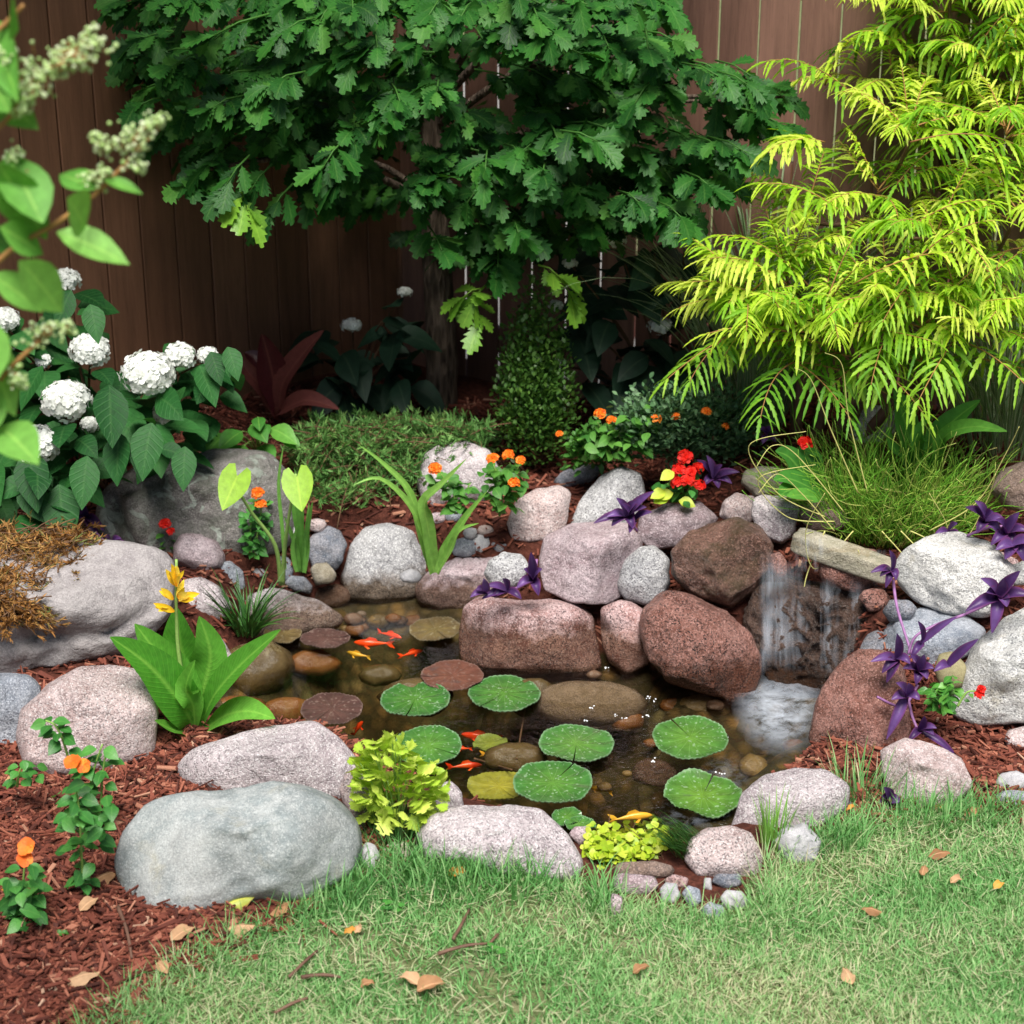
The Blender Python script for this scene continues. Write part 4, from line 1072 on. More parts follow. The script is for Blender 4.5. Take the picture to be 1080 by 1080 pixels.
# weir slab and the liner under the flat boulder
a, b = at_y(838, 568, 5.02), at_y(940, 604, 4.88)
ax = unit(b - a); up_ = np.array([0, 0, 1.0]); nn_ = unit(np.cross(ax, up_)); up_ = np.cross(nn_, ax)
sl = MB()
V, Fc = ico(4)
nr4 = (np.abs(V) ** 9).sum(1) ** (-1 / 9)
Q = V * nr4[:, None]
dsp = np.array([noise.fractal(Vector(q * 2.2), 1, 2, 4) for q in Q]) * .10
Q2 = Q * (1 + dsp[:, None] * np.array([.1, .5, .5]))
sl.add((a + b) / 2 + Q2 * np.array([np.linalg.norm(b - a) / 2, .035, .030]) @ np.array([ax, nn_, up_]), Fc)
tag(sl.build('weir_slab', M['slab']), 'long thin tan stone slab set on edge as the lip above the waterfall', 'slab')
lm = MB()
lp = np.array([at_z(x, 697 + 4 * math.sin(x * .07), .01) for x in np.linspace(10, 150, 24)])
tube(lm, lp, .05, .05, sides=10, bumpy=.06)
tag(lm.build('pond_liner', M['liner']), 'black rubber pond liner showing under the flat tan boulder', 'liner')
# ------------------------------------------------------------------ oak tree
def rdir(n, up=0.0, spread=1.0):
    a = rng.random(n) * 2 * math.pi
    z = rng.uniform(-1, 1, n) * spread + up
    return unit(np.stack([np.cos(a), np.sin(a), z], 1))

OB = at_z(466, 442, .08)
oak = thing('oak_tree', 'dark green oak tree with lobed leaves overhanging the fence corner', 'tree', OB)
tp = [OB + np.array(q) for q in [(0, 0, -.2), (0, 0, 0), (.0, .01, .35), (-.02, .03, .8), (-.01, .03, 1.4), (.03, .0, 2.2), (.0, .03, 3.0), (.02, 0, 3.9)]]
tm = MB(); tube(tm, smooth_path(tp, 40), .066, .02, sides=14, bumpy=.04)
tm.build('trunk', M['bark'], oak)
OAKPOLY = [(118, -20), (128, 70), (135, 120), (170, 150), (185, 200), (218, 178), (262, 150), (300, 160), (330, 205), (350, 205), (370, 195), (392, 225), (412, 250), (450, 240), (478, 272), (520, 276), (560, 268),
           (610, 255), (640, 232), (680, 240), (720, 228), (760, 200), (820, 168), (842, 120), (825, 80), (790, 62), (760, 70), (735, 52), (712, 30), (706, -20)]
ctr = np.array([OB[0] + .02, OB[1] - .35, 0])
def oak_points():
    out = []
    # low skirt of boughs in view
    while len(out) < 400:
        p = np.array([rng.uniform(-1.35, 1.2), rng.uniform(5.5, 6.8), rng.uniform(.62, 1.75)])
        r = np.hypot((p[0] - ctr[0]) / 1.35, (p[1] - ctr[1]) / 1.25)
        if r > 1 or r < .25: continue
        px, py = project(p)
        if not inside(OAKPOLY, np.array([px]), np.array([py - 8]))[0]: continue
        if py > 120 and rng.random() < .12: continue
        # keep it on the garden side of the fences
        if p[1] > 6.95 - .55 * abs(p[0] + .41) * 1.35: continue
        out.append(p)
    n0 = len(out)
    while len(out) < n0 + 560:  # upper crown, mostly out of view, enlarged to shade the fence corner
        p = np.array([rng.uniform(-2.9, 1.6), rng.uniform(4.6, 8.8), rng.uniform(1.7, 4.4)])
        q = (p - np.array([-.65, 7.15, 2.5])) / np.array([2.2, 1.55, 1.9])
        if np.linalg.norm(q) > 1 or rng.random() > .25 + np.linalg.norm(q) ** 2: continue
        if p[2] < 1.95 and p[1] < 6.95:
            px, py = project(p)
            if not inside(OAKPOLY, np.array([px]), np.array([max(py, -10)]))[0]: continue
        out.append(p)
    n0 = len(out)
    while len(out) < n0 + 190:          # unseen boughs added above the left bank to shade the dark fence
        p = np.array([rng.uniform(-2.9, -.85), rng.uniform(4.6, 6.6), rng.uniform(1.85, 3.5)])
        q = (p - np.array([-1.6, 5.6, 2.65])) / np.array([1.2, 1.0, .85])
        if np.linalg.norm(q) > 1: continue
        if project(p)[1] > -25 and project(p)[0] > -40: continue
        out.append(p)
    return np.array(out)
OP = oak_points()
cl = MB(); tw = cl
def oak_spray(mb, twb, p, out, L, n=8, rnd0=None):
    side = unit(np.cross(out, [0, 0, 1.0]))
    q0 = p - out * L * .75
    pts = np.array([q0, q0 + out * L * .4 + [0, 0, .01], p])
    tube(twb, pts, .0035, .002, sides=4)
    t = np.linspace(.25, 1.0, n) + rng.normal(0, .03, n)
    pos = q0 + (p - q0) * t[:, None]
    sgn = np.where(np.arange(n) % 2 == 0, 1, -1)
    fan = np.linspace(1.0, .15, n)[:, None]
    d = out * (1.1 - fan * .6) + side * sgn[:, None] * fan + rng.normal(0, .26, (n, 3)) + np.array([0, 0, -.10])
    ln = rng.uniform(.058, .102, n)
    r = np.clip(rng.normal(.45 if rnd0 is None else rnd0, .25, n), 0, 1)
    leaves(mb, T_OAK, pos, d, ln, rng.uniform(.9, 1.1, n), rng.uniform(.12, .5, n), rnd=r, roll=rng.normal(0, .5, n), up=np.array([0, -.45, 1.0]))
for p in OP:
    v = p - np.array([ctr[0], ctr[1] + .3, p[2]])
    out = unit(v / max(1e-6, np.linalg.norm(v)) + rng.normal(0, .35, 3) * [1, 1, .35] + np.array([0, -.25, -.15]))
    oak_spray(cl, tw, p, out, rng.uniform(.14, .24), int(rng.integers(8, 14)))
# the hanging bough on the left and the young one on the right of the trunk
for px, py, yy in [(262, 205, 5.55), (238, 196, 5.5), (285, 225, 5.6), (340, 178, 5.5), (355, 190, 5.5)]:
    oak_spray(cl, tw, at_y(px, py, yy), unit(np.array([-.4, -.5, -.45])), .16, 8)
cl.build('crown', M['oak'], oak); cl = MB()
yg = MB(); tw = yg
for px, py, yy, dd in [(505, 335, 5.75, (.2, -.5, -.8)), (500, 318, 5.75, (-.4, -.5, -.4)), (488, 314, 5.75, (-.7, -.5, -.2)), (590, 292, 5.7, (.8, -.4, -.35)), (600, 308, 5.75, (.6, -.3, -.6)), (262, 222, 5.5, (.3, -.6, -.5))]:
    oak_spray(yg, tw, at_y(px, py, yy), unit(np.array(dd)), .10, 5)
yg.build('young_leaves', M['oaknew'], oak)
lim = MB()
for i in range(26):
    q = OP[int(rng.integers(0, len(OP)))]
    z0 = OB[2] + min(max(.75, q[2] - .45), 3.4)
    s0 = np.array([OB[0], OB[1] + .02, z0])
    mid = (s0 + q) / 2 + np.array([0, 0, .10])
    tube(lim, smooth_path([s0, mid, q], 12), .016, .005, sides=6)
lim.build('branches', M['bark'], oak)

# ------------------------------------------------------------------ golden sumac
SB = hit(836, 462)
sum_ = thing('golden_sumac', 'bright yellow green cut leaf sumac shrub at the upper right', 'shrub', SB)
heads = [(985, 15, 5.9), (1000, -35, 5.9), (1075, -40, 5.85), (1040, -10, 5.8), (945, -5, 6.0), (1085, 60, 5.75), (1020, 100, 5.75), (1040, 60, 5.7), (1075, 20, 5.9), (940, 75, 5.95), (960, 130, 5.6), (1060, 130, 5.5), (925, 190, 5.6),
         (850, 215, 5.7), (985, 235, 5.3), (1070, 215, 5.35), (830, 280, 5.5), (790, 300, 5.45), (870, 315, 5.3), (940, 305, 5.25), (1010, 310, 5.2), (1075, 310, 5.2),
         (785, 318, 5.45), (840, 335, 5.35), (905, 330, 5.3), (975, 335, 5.25), (1055, 335, 5.2), (1090, 150, 5.7), (930, 325, 5.4), (1020, 245, 5.7), (980, 75, 6.05), ]
fr = MB(); fri = MB(); st = MB(); rc = MB()
hubs = [SB + np.array([.02, 0, .35]), SB + np.array([.30, -.05, .35]), SB + np.array([.52, -.1, .42]), SB + np.array([.42, .1, .75]), SB + np.array([.18, .0, .7])]
for hb in hubs:
    tube(st, smooth_path([SB + np.array([(hb - SB)[0] * .35, 0, -.05]), (SB + hb) / 2 + np.array([(hb - SB)[0] * .2, 0, 0.02]), hb], 10), .020, .013, sides=8, bumpy=.05)
def frond(mb, rcb, p0, d, L, n=11, sag=.5, wl=.080):
    d = unit(d)
    t = np.linspace(0, 1, 16)
    hz = unit(np.array([d[0], d[1], 0]))
    path = p0 + d * (t * L)[:, None]
    path[:, 2] -= sag * L * t ** 2.2
    path += (np.cross(d, [0, 0, 1.0]) * rng.normal(0, .12))[None] * (L * t ** 2)[:, None]
    tube(rcb, path, .0026, .0012, sides=4, rnd=rng.random())
    tt = np.linspace(.16, .97, n)
    tn = unit(np.gradient(path, axis=0))
    r0 = rng.random()
    for sg in (-1, 1):
        pos = np.stack([np.interp(tt, t, path[:, i]) for i in range(3)], 1)
        tg = np.stack([np.interp(tt, t, tn[:, i]) for i in range(3)], 1)
        sd_ = unit(np.cross(tg, [0, 0, 1.0])) * sg
        dd = sd_ * .9 + tg * (.40 + .6 * tt[:, None]) + np.array([0, 0, -.06]) + rng.normal(0, .18, (n, 3))
        ln = wl * (.62 + .55 * np.sin(math.pi * np.clip(tt * .95 + .08, 0, 1))) * rng.uniform(.88, 1.12, n)
        leaves(mb, T_SUM, pos, dd, ln, rng.uniform(.66, .98, n), rng.uniform(.2, .9, n), rnd=np.clip(r0 + rng.normal(0, .22, n), 0, 1), roll=rng.normal(0, .35, n))
    leaves(mb, T_SUM, path[-1:], tn[-1:], wl * .8, 1, .3, rnd=r0)
for (px, py, yy) in heads:
    h0 = at_y(px, py + 18, yy)
    hb = min(hubs, key=lambda q: np.linalg.norm(q - h0))
    tube(st, smooth_path([hb, (hb + h0) / 2 + rng.normal(0, .02, 3), h0], 8), .009, .005, sides=6)
    nf = int(rng.integers(6, 9)); a0 = rng.random() * 6.28
    for i in range(nf):
        a = a0 + i * 6.283 / nf + rng.normal(0, .2)
        el = rng.uniform(.2, 1.15)
        d = np.array([math.cos(a) * math.cos(el), math.sin(a) * math.cos(el) - .10, math.sin(el)])
        frond(fr, rc, h0 + np.array([0, 0, .012 * i * .5]), d, rng.uniform(.20, .35), int(rng.integers(15, 21)), rng.uniform(.10, .50), rng.uniform(.048, .074))
    for i in range(3):
        a = rng.random() * 6.28
        frond(fri, rc, h0 - np.array([0, 0, .08]), np.array([math.cos(a), math.sin(a) + .2, .05]), rng.uniform(.22, .34), 9, .3)
# long reaching fronds at the outline, as in the photograph
for (x0, y0, x1, y1, yy) in [(905, 105, 790, 42, 5.8), (860, 155, 820, 140, 5.7), (870, 150, 812, 155, 5.6), (900, 235, 795, 178, 5.5), (860, 310, 735, 215, 5.45), (830, 300, 742, 262, 5.4), (840, 345, 715, 275, 5.4),
                             (960, 60, 905, 20, 5.9), (880, 370, 735, 340, 5.3), (950, 290, 1070, 205, 5.2), (900, 300, 1060, 250, 5.2), (960, 240, 1060, 200, 5.3), (870, 90, 905, 15, 5.95), (960, 150, 1085, 150, 5.4)]:
    p0, p1 = at_y(x0, y0, yy), at_y(x1, y1, yy - .12)
    d = p1 - p0; L = np.linalg.norm(d)
    d = d + np.array([0, 0, .30 * L])
    frond(fr, rc, p0, d, L * 1.02, 13, .34, .085)
fr.build('fronds', M['sumac'], sum_)
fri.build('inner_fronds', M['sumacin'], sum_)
st.build('stems', M['sbark'], sum_)
rc.build('leaf_stalks', M['redstem'], sum_)

# ------------------------------------------------------------------ hydrangeas
def mophead(mb, c, r, n=95, flat=.75, facing=(0, -.55, .8)):
    f = unit(np.array(facing))
    d = unit(rng.normal(size=(n, 3)) + f * 1.0 + np.array([0, 0, .25]))
    pos = np.asarray(c) + d * r * np.array([1, 1, flat]) * rng.uniform(.86, 1.07, (n, 1))
    a0 = rng.random(n) * 6.28
    t1 = unit(np.cross(d, [.2, .3, .93])); t2 = np.cross(d, t1)
    for q in range(4):
        a = a0 + q * math.pi / 2
        dd = t1 * np.cos(a)[:, None] + t2 * np.sin(a)[:, None] + d * rng.uniform(-.05, .5, (n, 1))
        leaves(mb, T_PETAL, pos, dd, r * rng.uniform(.20, .27, n), 1.0, 0, up=None if False else d, rnd=np.clip(rng.normal(.7, .2, n), 0, 1))
    balls(mb, np.asarray(c).reshape(1, 3), r * .86, 2, rnd=.5, squash=flat)

def leafy(mb, T, stb, pts, yfun, n_up, size, dr=(.25, .55), wid=(.9, 1.15), out_up=.35, stem_from=None, cfac=None):
    pass

def hyd_leaf(mb, px, py, yy, d, L, rn=None, dr=.35):
    leaves(mb, T_OV, at_y(px, py, yy)[None], np.array(d)[None], L, 1.12, dr, rnd=rn, up=np.array([0, -.45, 1.0]), roll=rng.normal(0, .25))

HB = np.array([-1.32, 5.72, Hs(-1.32, 5.72)])
hy = thing('white_hydrangea', 'leafy hydrangea bush with round white flower heads by the dark fence', 'hydrangea', HB)
hl, hs_ = MB(), MB()
hh = [(70, 296, 15, 5.8), (6, 338, 16, 5.5), (95, 370, 21, 5.5), (156, 394, 27, 5.35), (190, 376, 17, 5.5), (219, 375, 11, 5.6), (70, 423, 25, 5.25), (38, 470, 24, 5.15), (176, 436, 15, 5.45), (95, 448, 10, 5.4), (46, 381, 9, 5.5), (20, 362, 9, 5.6)]
for px, py, rp, yy in hh:
    c = at_y(px, py, yy); r = rp / FPX * depth_of(c)
    f = MB(); mophead(f, c, r, 190 if rp > 18 else 110, .78)
    f.build('flower_head', M['petal'], hy)
    tube(hs_, smooth_path([HB + rng.normal(0, .05, 3) * [1, 1, 0], (HB + c) / 2 + np.array([0, .05, .06]), c - np.array([0, 0, r * .5])], 10), .005, .0035, sides=5)
    n = 7
    a = rng.random() * 6.28 + np.arange(n) * 2.4
    d = np.stack([np.cos(a), np.sin(a) - .25, np.full(n, .12)], 1)
    pos = c - np.array([0, 0, r * .9]) - np.array([0, 0, 1]) * (np.arange(n) // 2)[:, None] * .05 + d * .03
    leaves(hl, T_OV, pos, d, rng.uniform(.085, .135, n), 1.1, rng.uniform(.25, .6, n), roll=rng.normal(0, .3, n), up=np.array([0, -.3, 1.0]))
HYP = [(0, 350), (40, 320), (100, 335), (130, 390), (205, 360), (248, 380), (245, 430), (215, 450), (190, 480), (160, 500), (130, 495), (100, 520), (70, 545), (20, 545), (0, 540), (-80, 540), (-80, 340)]
q = sample_poly(HYP, 290)
yy = rng.uniform(5.2, 6.0, len(q)) - (q[:, 1] - 440) * .0012
kq = np.ones(len(q), bool)
for hx, hy_, hr, _y in hh:
    kq &= ~((np.hypot(q[:, 0] - hx, q[:, 1] - 10 - hy_ + hr * .8) < hr * 2.1) & (yy < _y + .08))
q, yy = q[kq], yy[kq]
pos = at_y(q[:, 0], q[:, 1] - 10, yy)
a = rng.random(len(q)) * 6.28
d = np.stack([np.cos(a) + .15, np.sin(a) - .45, rng.uniform(-.25, .2, len(q))], 1)
leaves(hl, T_OV, pos, d, rng.uniform(.07, .12, len(q)), rng.uniform(1.0, 1.2, len(q)), rng.uniform(.25, .7, len(q)), roll=rng.normal(0, .3, len(q)), up=np.array([0, -.4, 1.0]))
for (px, py, L) in [(62, 535, .15), (115, 430, .14), (125, 480, .12), (30, 500, .14), (160, 470, .13), (195, 495, .10), (92, 505, .12), (20, 530, .13), (210, 410, .10), (222, 395, .08), (240, 390, .08), (155, 480, .11), (75, 330, .09), (95, 345, .09), (45, 410, .11)]:
    hyd_leaf(hl, px, py - 24, 5.12 + .0 * L, (rng.normal(0, .3), -.55, -.55), L)
hl.build('foliage', M['hyd'], hy)
hs_.build('stems', M['brstem'], hy)

def dark_hydrangea(label, heads_, poly, y0, y1, nl, base, size=(.10, .16)):
    r0 = thing('white_hydrangea', label, 'hydrangea', base)
    lb, sb = MB(), MB()
    q = sample_poly(poly, nl)
    for hx, hy_, hr in heads_:
        q = q[np.hypot(q[:, 0] - hx, q[:, 1] - hy_ + hr) > hr * 2.4]
    nl = len(q)
    pos = at_y(q[:, 0], q[:, 1], rng.uniform(y0, y1, nl))
    a = rng.random(nl) * 6.28
    d = np.stack([np.cos(a), np.sin(a) - .4, rng.uniform(-.3, .15, nl)], 1)
    leaves(lb, T_OV, pos, d, rng.uniform(*size, nl), rng.uniform(1, 1.2, nl), rng.uniform(.25, .7, nl), roll=rng.normal(0, .35, nl), up=np.array([0, -.4, 1.0]))
    for px, py, rp in heads_:
        c = at_y(px, py, y0 + .05); r = rp / FPX * depth_of(c)
        f = MB(); mophead(f, c, r, 70, .6); f.build('flower_head', M['petal'], r0)
        tube(sb, smooth_path([np.array(base), (np.array(base) + c) / 2 + [0, .05, .05], c], 8), .005, .003, sides=5)
    for _ in range(6):
        p = pos[int(rng.integers(0, nl))]
        tube(sb, smooth_path([np.array(base), (np.array(base) + p) / 2 + [0, .04, .05], p], 8), .005, .003, sides=5)
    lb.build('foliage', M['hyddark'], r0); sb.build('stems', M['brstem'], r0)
dark_hydrangea('shaded hydrangea with small white heads between the oak and the golden shrub', [(649, 253, 12), (697, 344, 13), (722, 256, 8), (588, 384, 10), (586, 322, 8), (601, 278, 8)],
               [(600, 260), (640, 245), (690, 262), (735, 270), (745, 330), (738, 400), (690, 415), (620, 410), (585, 380)], 6.02, 6.3, 110, (.55, 6.2, .13))
dark_hydrangea('hydrangea in deep shade left of the oak trunk with two dim white heads', [(371, 343, 11), (427, 308, 8)],
               [(330, 350), (360, 335), (430, 320), (440, 380), (430, 430), (360, 430), (330, 410)], 6.35, 6.6, 60, (-.55, 6.5, .13))

# blurred panicle hydrangea close to the camera on the left
PB = np.array([-1.08, 2.95, 0.0])
pan = thing('panicle_hydrangea', 'blurred cream budded hydrangea branches in the near left foreground', 'hydrangea', PB)
pl, ps, pbud = MB(), MB(), []
PY = 2.75
def pp(x, y, o=0): return at_y(x, y, PY + o)
stems_ = [[(-60, 330), (10, 265), (60, 235), (100, 205), (135, 170)], [(-60, 160), (-10, 140), (20, 110), (40, 75)], [(-70, 250), (-10, 220), (30, 180)], [(-60, 470), (0, 400), (30, 370), (55, 350)], [(-40, 60), (0, 30), (25, 5)]]
for s_ in stems_:
    tube(ps, smooth_path([pp(*q_) for q_ in s_], 16), .0045, .003, sides=6)
tube(ps, smooth_path([PB, (PB + pp(-60, 330)) / 2 + [-.02, 0, 0], pp(-60, 330)], 8), .008, .005, sides=6)
for b_ in [(-60, 160), (-70, 250), (-60, 470), (-40, 60)]:
    tube(ps, smooth_path([PB + [-.02, .02, .5], (PB + [0, 0, .5] + pp(*b_)) / 2, pp(*b_)], 6), .006, .004, sides=6)
for (cx_, cy_, L_, dirx, diry, n) in [(75, 60, 70, -.75, .45, 120), (30, 95, 60, -.3, .8, 90), (150, 140, 55, .8, -.55, 80), (105, 185, 30, .5, -.3, 30), (148, 175, 22, .5, .1, 22), (105, 150, 25, -.4, -.5, 24), (15, 165, 18, 0, .5, 18), (45, 350, 28, .8, -.5, 34), (20, 400, 24, .4, .6, 24), (70, 345, 18, .6, -.5, 16), (5, 60, 30, 0, .5, 30)]:
    f = MB()
    n = int(n * 2.2)
    t = rng.random(n)
    w_ = 19 * (1 - t * .72) * min(1.0, L_ / 55 + .25)
    px = cx_ + (t - .5) * L_ * dirx + rng.normal(0, 1, n) * w_ * .6
    py = cy_ + (t - .5) * L_ * diry + rng.normal(0, 1, n) * w_ * .6
    pos = at_y(px, py, PY + rng.normal(0, .012, n))
    balls(f, pos, rng.uniform(.0023, .0046, n), 1)
    base_ = pp(cx_ - .5 * L_ * dirx, cy_ - .5 * L_ * diry)
    for i in range(0, n, 3): tube(ps, np.array([base_ * .4 + pos[i] * .6 + [0, 0, -.004], pos[i]]), .0012, .001, sides=4)
    tube(ps, np.array([base_, pp(cx_ + .35 * L_ * dirx, cy_ + .35 * L_ * diry)]), .0025, .0015, sides=5)
    f.build('flower_buds', M['bud'], pan)
for (x0, y0, x1, y1, w_) in [(60, 245, 136, 270, .40), (90, 240, 70, 200, .62), (20, 275, 65, 320, .45), (-10, 290, 45, 322, .5), (10, 260, -30, 235, .6), (45, 235, 5, 150, .45), (-5, 170, 48, 240, .4), (0, 240, 45, 262, .6), (20, 30, 12, -20, .6), (-20, 360, 15, 430, .5), (0, 450, 40, 480, .45), (-20, 90, 40, 128, .5),
                             (100, 200, 62, 178, .5), (110, 190, 150, 200, .35), (-20, 330, -10, 400, .6), (-10, 20, 18, 95, .35), (0, 410, -30, 460, .6), (10, 118, -20, 60, .5), (15, 200, -15, 170, .6)]:
    p0, p1 = pp(x0, y0, rng.normal(0, .03)), pp(x1, y1, rng.normal(0, .05) - .02)
    leaves(pl, T_OV, p0[None], (p1 - p0)[None], np.linalg.norm(p1 - p0), w_ / .42 * .8, .12, up=np.array([rng.normal(0, .3), -.8, .7]), roll=rng.normal(0, .3))
for b_ in [(-60, 160), (-70, 250), (-60, 470), (-60, 330), (-40, 60)]:
    e_ = pp(*b_); nb = 7
    t = rng.uniform(.25, .95, nb)[:, None]
    a = rng.random(nb) * 6.28
    leaves(pl, T_OV, PB + [0, 0, .4] + (e_ - PB - [0, 0, .4]) * t, np.stack([np.cos(a), np.sin(a), 0 * a + .2], 1), rng.uniform(.07, .11, nb), 1.0, rng.uniform(.2, .5, nb))
pl.build('foliage', M['pan'], pan); ps.build('stems', M['redstem'], pan)
# ------------------------------------------------------------------ small-leaved shrubs
def blob_shrub(name, label, cat, poly, ymid, ythick, n, mat, T, size, base, stem='brstem', nst=14, wid=1.0, up=.3, group=None, inner=.35):
    r0 = thing(name, label, cat, base, group)
    P = np.array(poly, float); cx, cy = P.mean(0)
    q = sample_poly(poly, n)
    sdv = -sdist([tuple(p) for p in P], q[:, 0], q[:, 1])
    depth = np.sqrt(np.clip(sdv / max(sdv.max(), 1), 0, 1))
    u = rng.random(n)
    off = np.where(u < .75, -1, 1) * depth * ythick * rng.uniform(inner, 1.0, n)
    # leaves sit in clumps along twigs
    ncl = max(12, n // 34)
    cc = rng.integers(0, n, ncl)
    own = rng.integers(0, ncl, n)
    mixw = .55
    qq = q * (1 - mixw) + q[cc[own]] * mixw + rng.normal(0, 4.5, (n, 2)); oo = off * (1 - mixw) + off[cc[own]] * mixw
    pos = at_y(qq[:, 0], qq[:, 1], ymid + oo)
    lo = Hs(base[0], base[1]) + .01
    pos[:, 2] = np.maximum(pos[:, 2], lo)
    ctr_ = at_y(cx, P[:, 1].max() - 10, ymid)
    d = unit(pos - ctr_) * .7 + rdir(n) * .8 + np.array([0, -.1, up])
    lb, sb = MB(), MB()
    rn = np.clip(rng.random(ncl)[own] * .55 + rng.random(n) * .5, 0, 1)
    leaves(lb, T, pos, d, rng.uniform(*size, n), wid, rng.uniform(.0, .3, n), rnd=rn, roll=rng.normal(0, .5, n))
    b = np.array(base)
    for i in cc[:max(nst, 1)]:
        p = pos[i]
        tube(sb, smooth_path([b + rng.normal(0, .02, 3) * [1, 1, 0], (b + p) / 2 + rng.normal(0, .02, 3), p], 8), .004, .0018, sides=5)
    lb.build('foliage', M[mat], r0); sb.build('stems', M[stem], r0)
    return r0, pos

blob_shrub('boxwood_shrub', 'upright cone shaped boxwood with tiny bright leaves right of the oak trunk', 'shrub',
           [(562, 282), (582, 300), (590, 340), (606, 380), (616, 430), (612, 470), (590, 495), (545, 495), (522, 470), (516, 420), (524, 370), (540, 330), (552, 300)], 5.90, .17, 5600, 'box', T_SM, (.013, .024), tuple(hit(568, 494)), nst=24)
sp = MB()
for px, py in [(577, 284), (560, 290), (590, 318), (548, 318), (568, 280)]:
    p1 = at_y(px, py, 5.95); p0 = at_y(px * .4 + 568 * .6, py + 70, 5.95)
    nn2 = 40; t = rng.random(nn2)
    leaves(sp, T_SM, p0 + (p1 - p0) * t[:, None] + rng.normal(0, .006, (nn2, 3)), rdir(nn2, .3), rng.uniform(.012, .02, nn2))
bx = [o for o in COL.objects if o.name == 'boxwood_shrub'][0]
sp.build('top_shoots', M['box'], bx)

bs, bpos = blob_shrub('small_leaved_shrub', 'loose blue green shrub with tiny leaves below the golden sumac', 'shrub',
           [(645, 432), (660, 405), (690, 396), (720, 408), (760, 400), (800, 420), (828, 450), (815, 480), (790, 492), (740, 490), (690, 488), (650, 482), (625, 462)], 5.66, .16, 4800, 'boxgrey', T_SM, (.014, .028), tuple(hit(730, 488)), nst=26)
blob_shrub('small_leaved_shrub', 'low mid green shrub between the boxwood and the blue green shrub', 'shrub',
           [(595, 470), (610, 450), (640, 446), (662, 455), (668, 478), (640, 490), (605, 492)], 5.72, .10, 900, 'lant', T_SM, (.018, .03), tuple(hit(632, 490)), nst=10)

# ------------------------------------------------------------------ junipers
def juniper(label, poly, ymid, yth, nbr, mat, base, L=(.10, .20), dirx=0.0, group=None, needle=.016, lift=.35, clampz=True, drape=None):
    r0 = thing('juniper_shrub', label, 'juniper', base, group)
    q = sample_poly(poly, nbr)
    lb, sb = MB(), MB()
    P = np.array(poly, float); cx = P[:, 0].mean()
    for (x, y) in q:
        p0 = at_y(x, y, ymid + rng.uniform(-yth, yth) - (y - P[:, 1].mean()) * .003)
        if drape is not None:
            rd = Vector(unit(ray(x, y)).tolist()); h_ = drape.ray_cast(Vector((0, 0, CAMZ)), rd, 20)
            if h_[0] is not None: p0 = np.array(h_[0] - rd * float(rng.uniform(.005, .04)))
        if clampz: p0[2] = max(p0[2], Hs(p0[0], p0[1]) + .02)
        a = rng.random() * 6.28
        d = unit(np.array([math.cos(a) + dirx, math.sin(a) * .8 - .35, rng.uniform(.0, .7) * lift / .35]))
        ln = rng.uniform(*L)
        t = np.linspace(0, 1, 6)[:, None]
        path = p0 - d * ln * .5 + d * ln * t; path[:, 2] -= ln * .35 * (t[:, 0] ** 2)
        tube(sb, path, .0022, .001, sides=4)
        rn = np.clip(rng.normal(.5, .25), 0, 1)
        for _ in range(7):
            tt = rng.uniform(.2, 1)
            b0 = path[0] + (path[-1] - path[0]) * tt
            bd = unit(d + rng.normal(0, .55, 3)); bl = ln * rng.uniform(.2, .4) * (1.3 - tt)
            m = 9
            tb = np.linspace(0, 1, m)[:, None]
            pos = b0 + bd * bl * tb
            leaves(lb, T_NEED, pos, bd + rdir(m) * .55, needle * rng.uniform(.7, 1.3, m), 1.9, .0, rnd=np.clip(rn + rng.normal(0, .15, m), 0, 1), roll=rng.random(m) * 6)
    lb.build('foliage', M[mat], r0); sb.build('branchlets', M['brstem'], r0)
juniper('low feathery green juniper in front of the oak trunk', [(318, 500), (312, 465), (335, 445), (370, 442), (410, 436), (450, 440), (505, 445), (515, 465), (505, 485), (450, 490), (400, 515), (340, 520)], 5.92, .22, 620, 'juni', tuple(hit(400, 500)), L=(.13, .25), needle=.019, lift=.9)
r2 = RK[1]
r2b = BVHTree.FromPolygons([r2.location + v.co for v in r2.data.vertices], [tuple(p.vertices) for p in r2.data.polygons])
juniper('rusty brown drying juniper at the left edge', [(-40, 560), (20, 550), (70, 545), (90, 560), (80, 590), (40, 605), (35, 640), (5, 650), (-40, 640)], 4.90, .07, 300, 'rust', (-1.5, 5.3, Hs(-1.5, 5.3)), L=(.09, .20), dirx=.5, lift=.15, needle=.016, clampz=False, drape=r2b)

# ------------------------------------------------------------------ tall striped grass, rush
def grass_clump(name, label, cat, base, rad, n, L, lean, bend, wid, mat, group=None, az=None, nseg=8, part='blades', fold=.25):
    r0 = thing(name, label, cat, base, group)
    mb = MB()
    a = rng.random(n) * 6.28; rr = rad * np.sqrt(rng.random(n))
    b = np.array(base) + np.stack([rr * np.cos(a), rr * np.sin(a), 0 * a], 1)
    azs = a + rng.normal(0, .5, n) if az is None else rng.normal(az[0], az[1], n)
    blades(mb, b, azs, rng.uniform(*L, n), rng.uniform(*lean, n), rng.uniform(*bend, n), rng.uniform(*wid, n), nseg=nseg, twist=rng.normal(0, .4, n), fold=fold)
    mb.build(part, M[mat], r0)
    return r0
grass_clump('striped_grass', 'tall arching white striped grass behind the golden shrub on its left', 'grass', tuple(hit(800, 452) + [0, .1, 0]), .14, 210, (.55, 1.05), (.02, .35), (.4, 1.8), (.007, .012), 'misc', nseg=10)
grass_clump('striped_grass', 'tall white striped grass hanging at the right edge under the golden shrub', 'grass', tuple(at_y(1062, 470, 5.55)), .14, 200, (.5, .85), (.02, .45), (.5, 2.0), (.006, .010), 'misc', nseg=10)

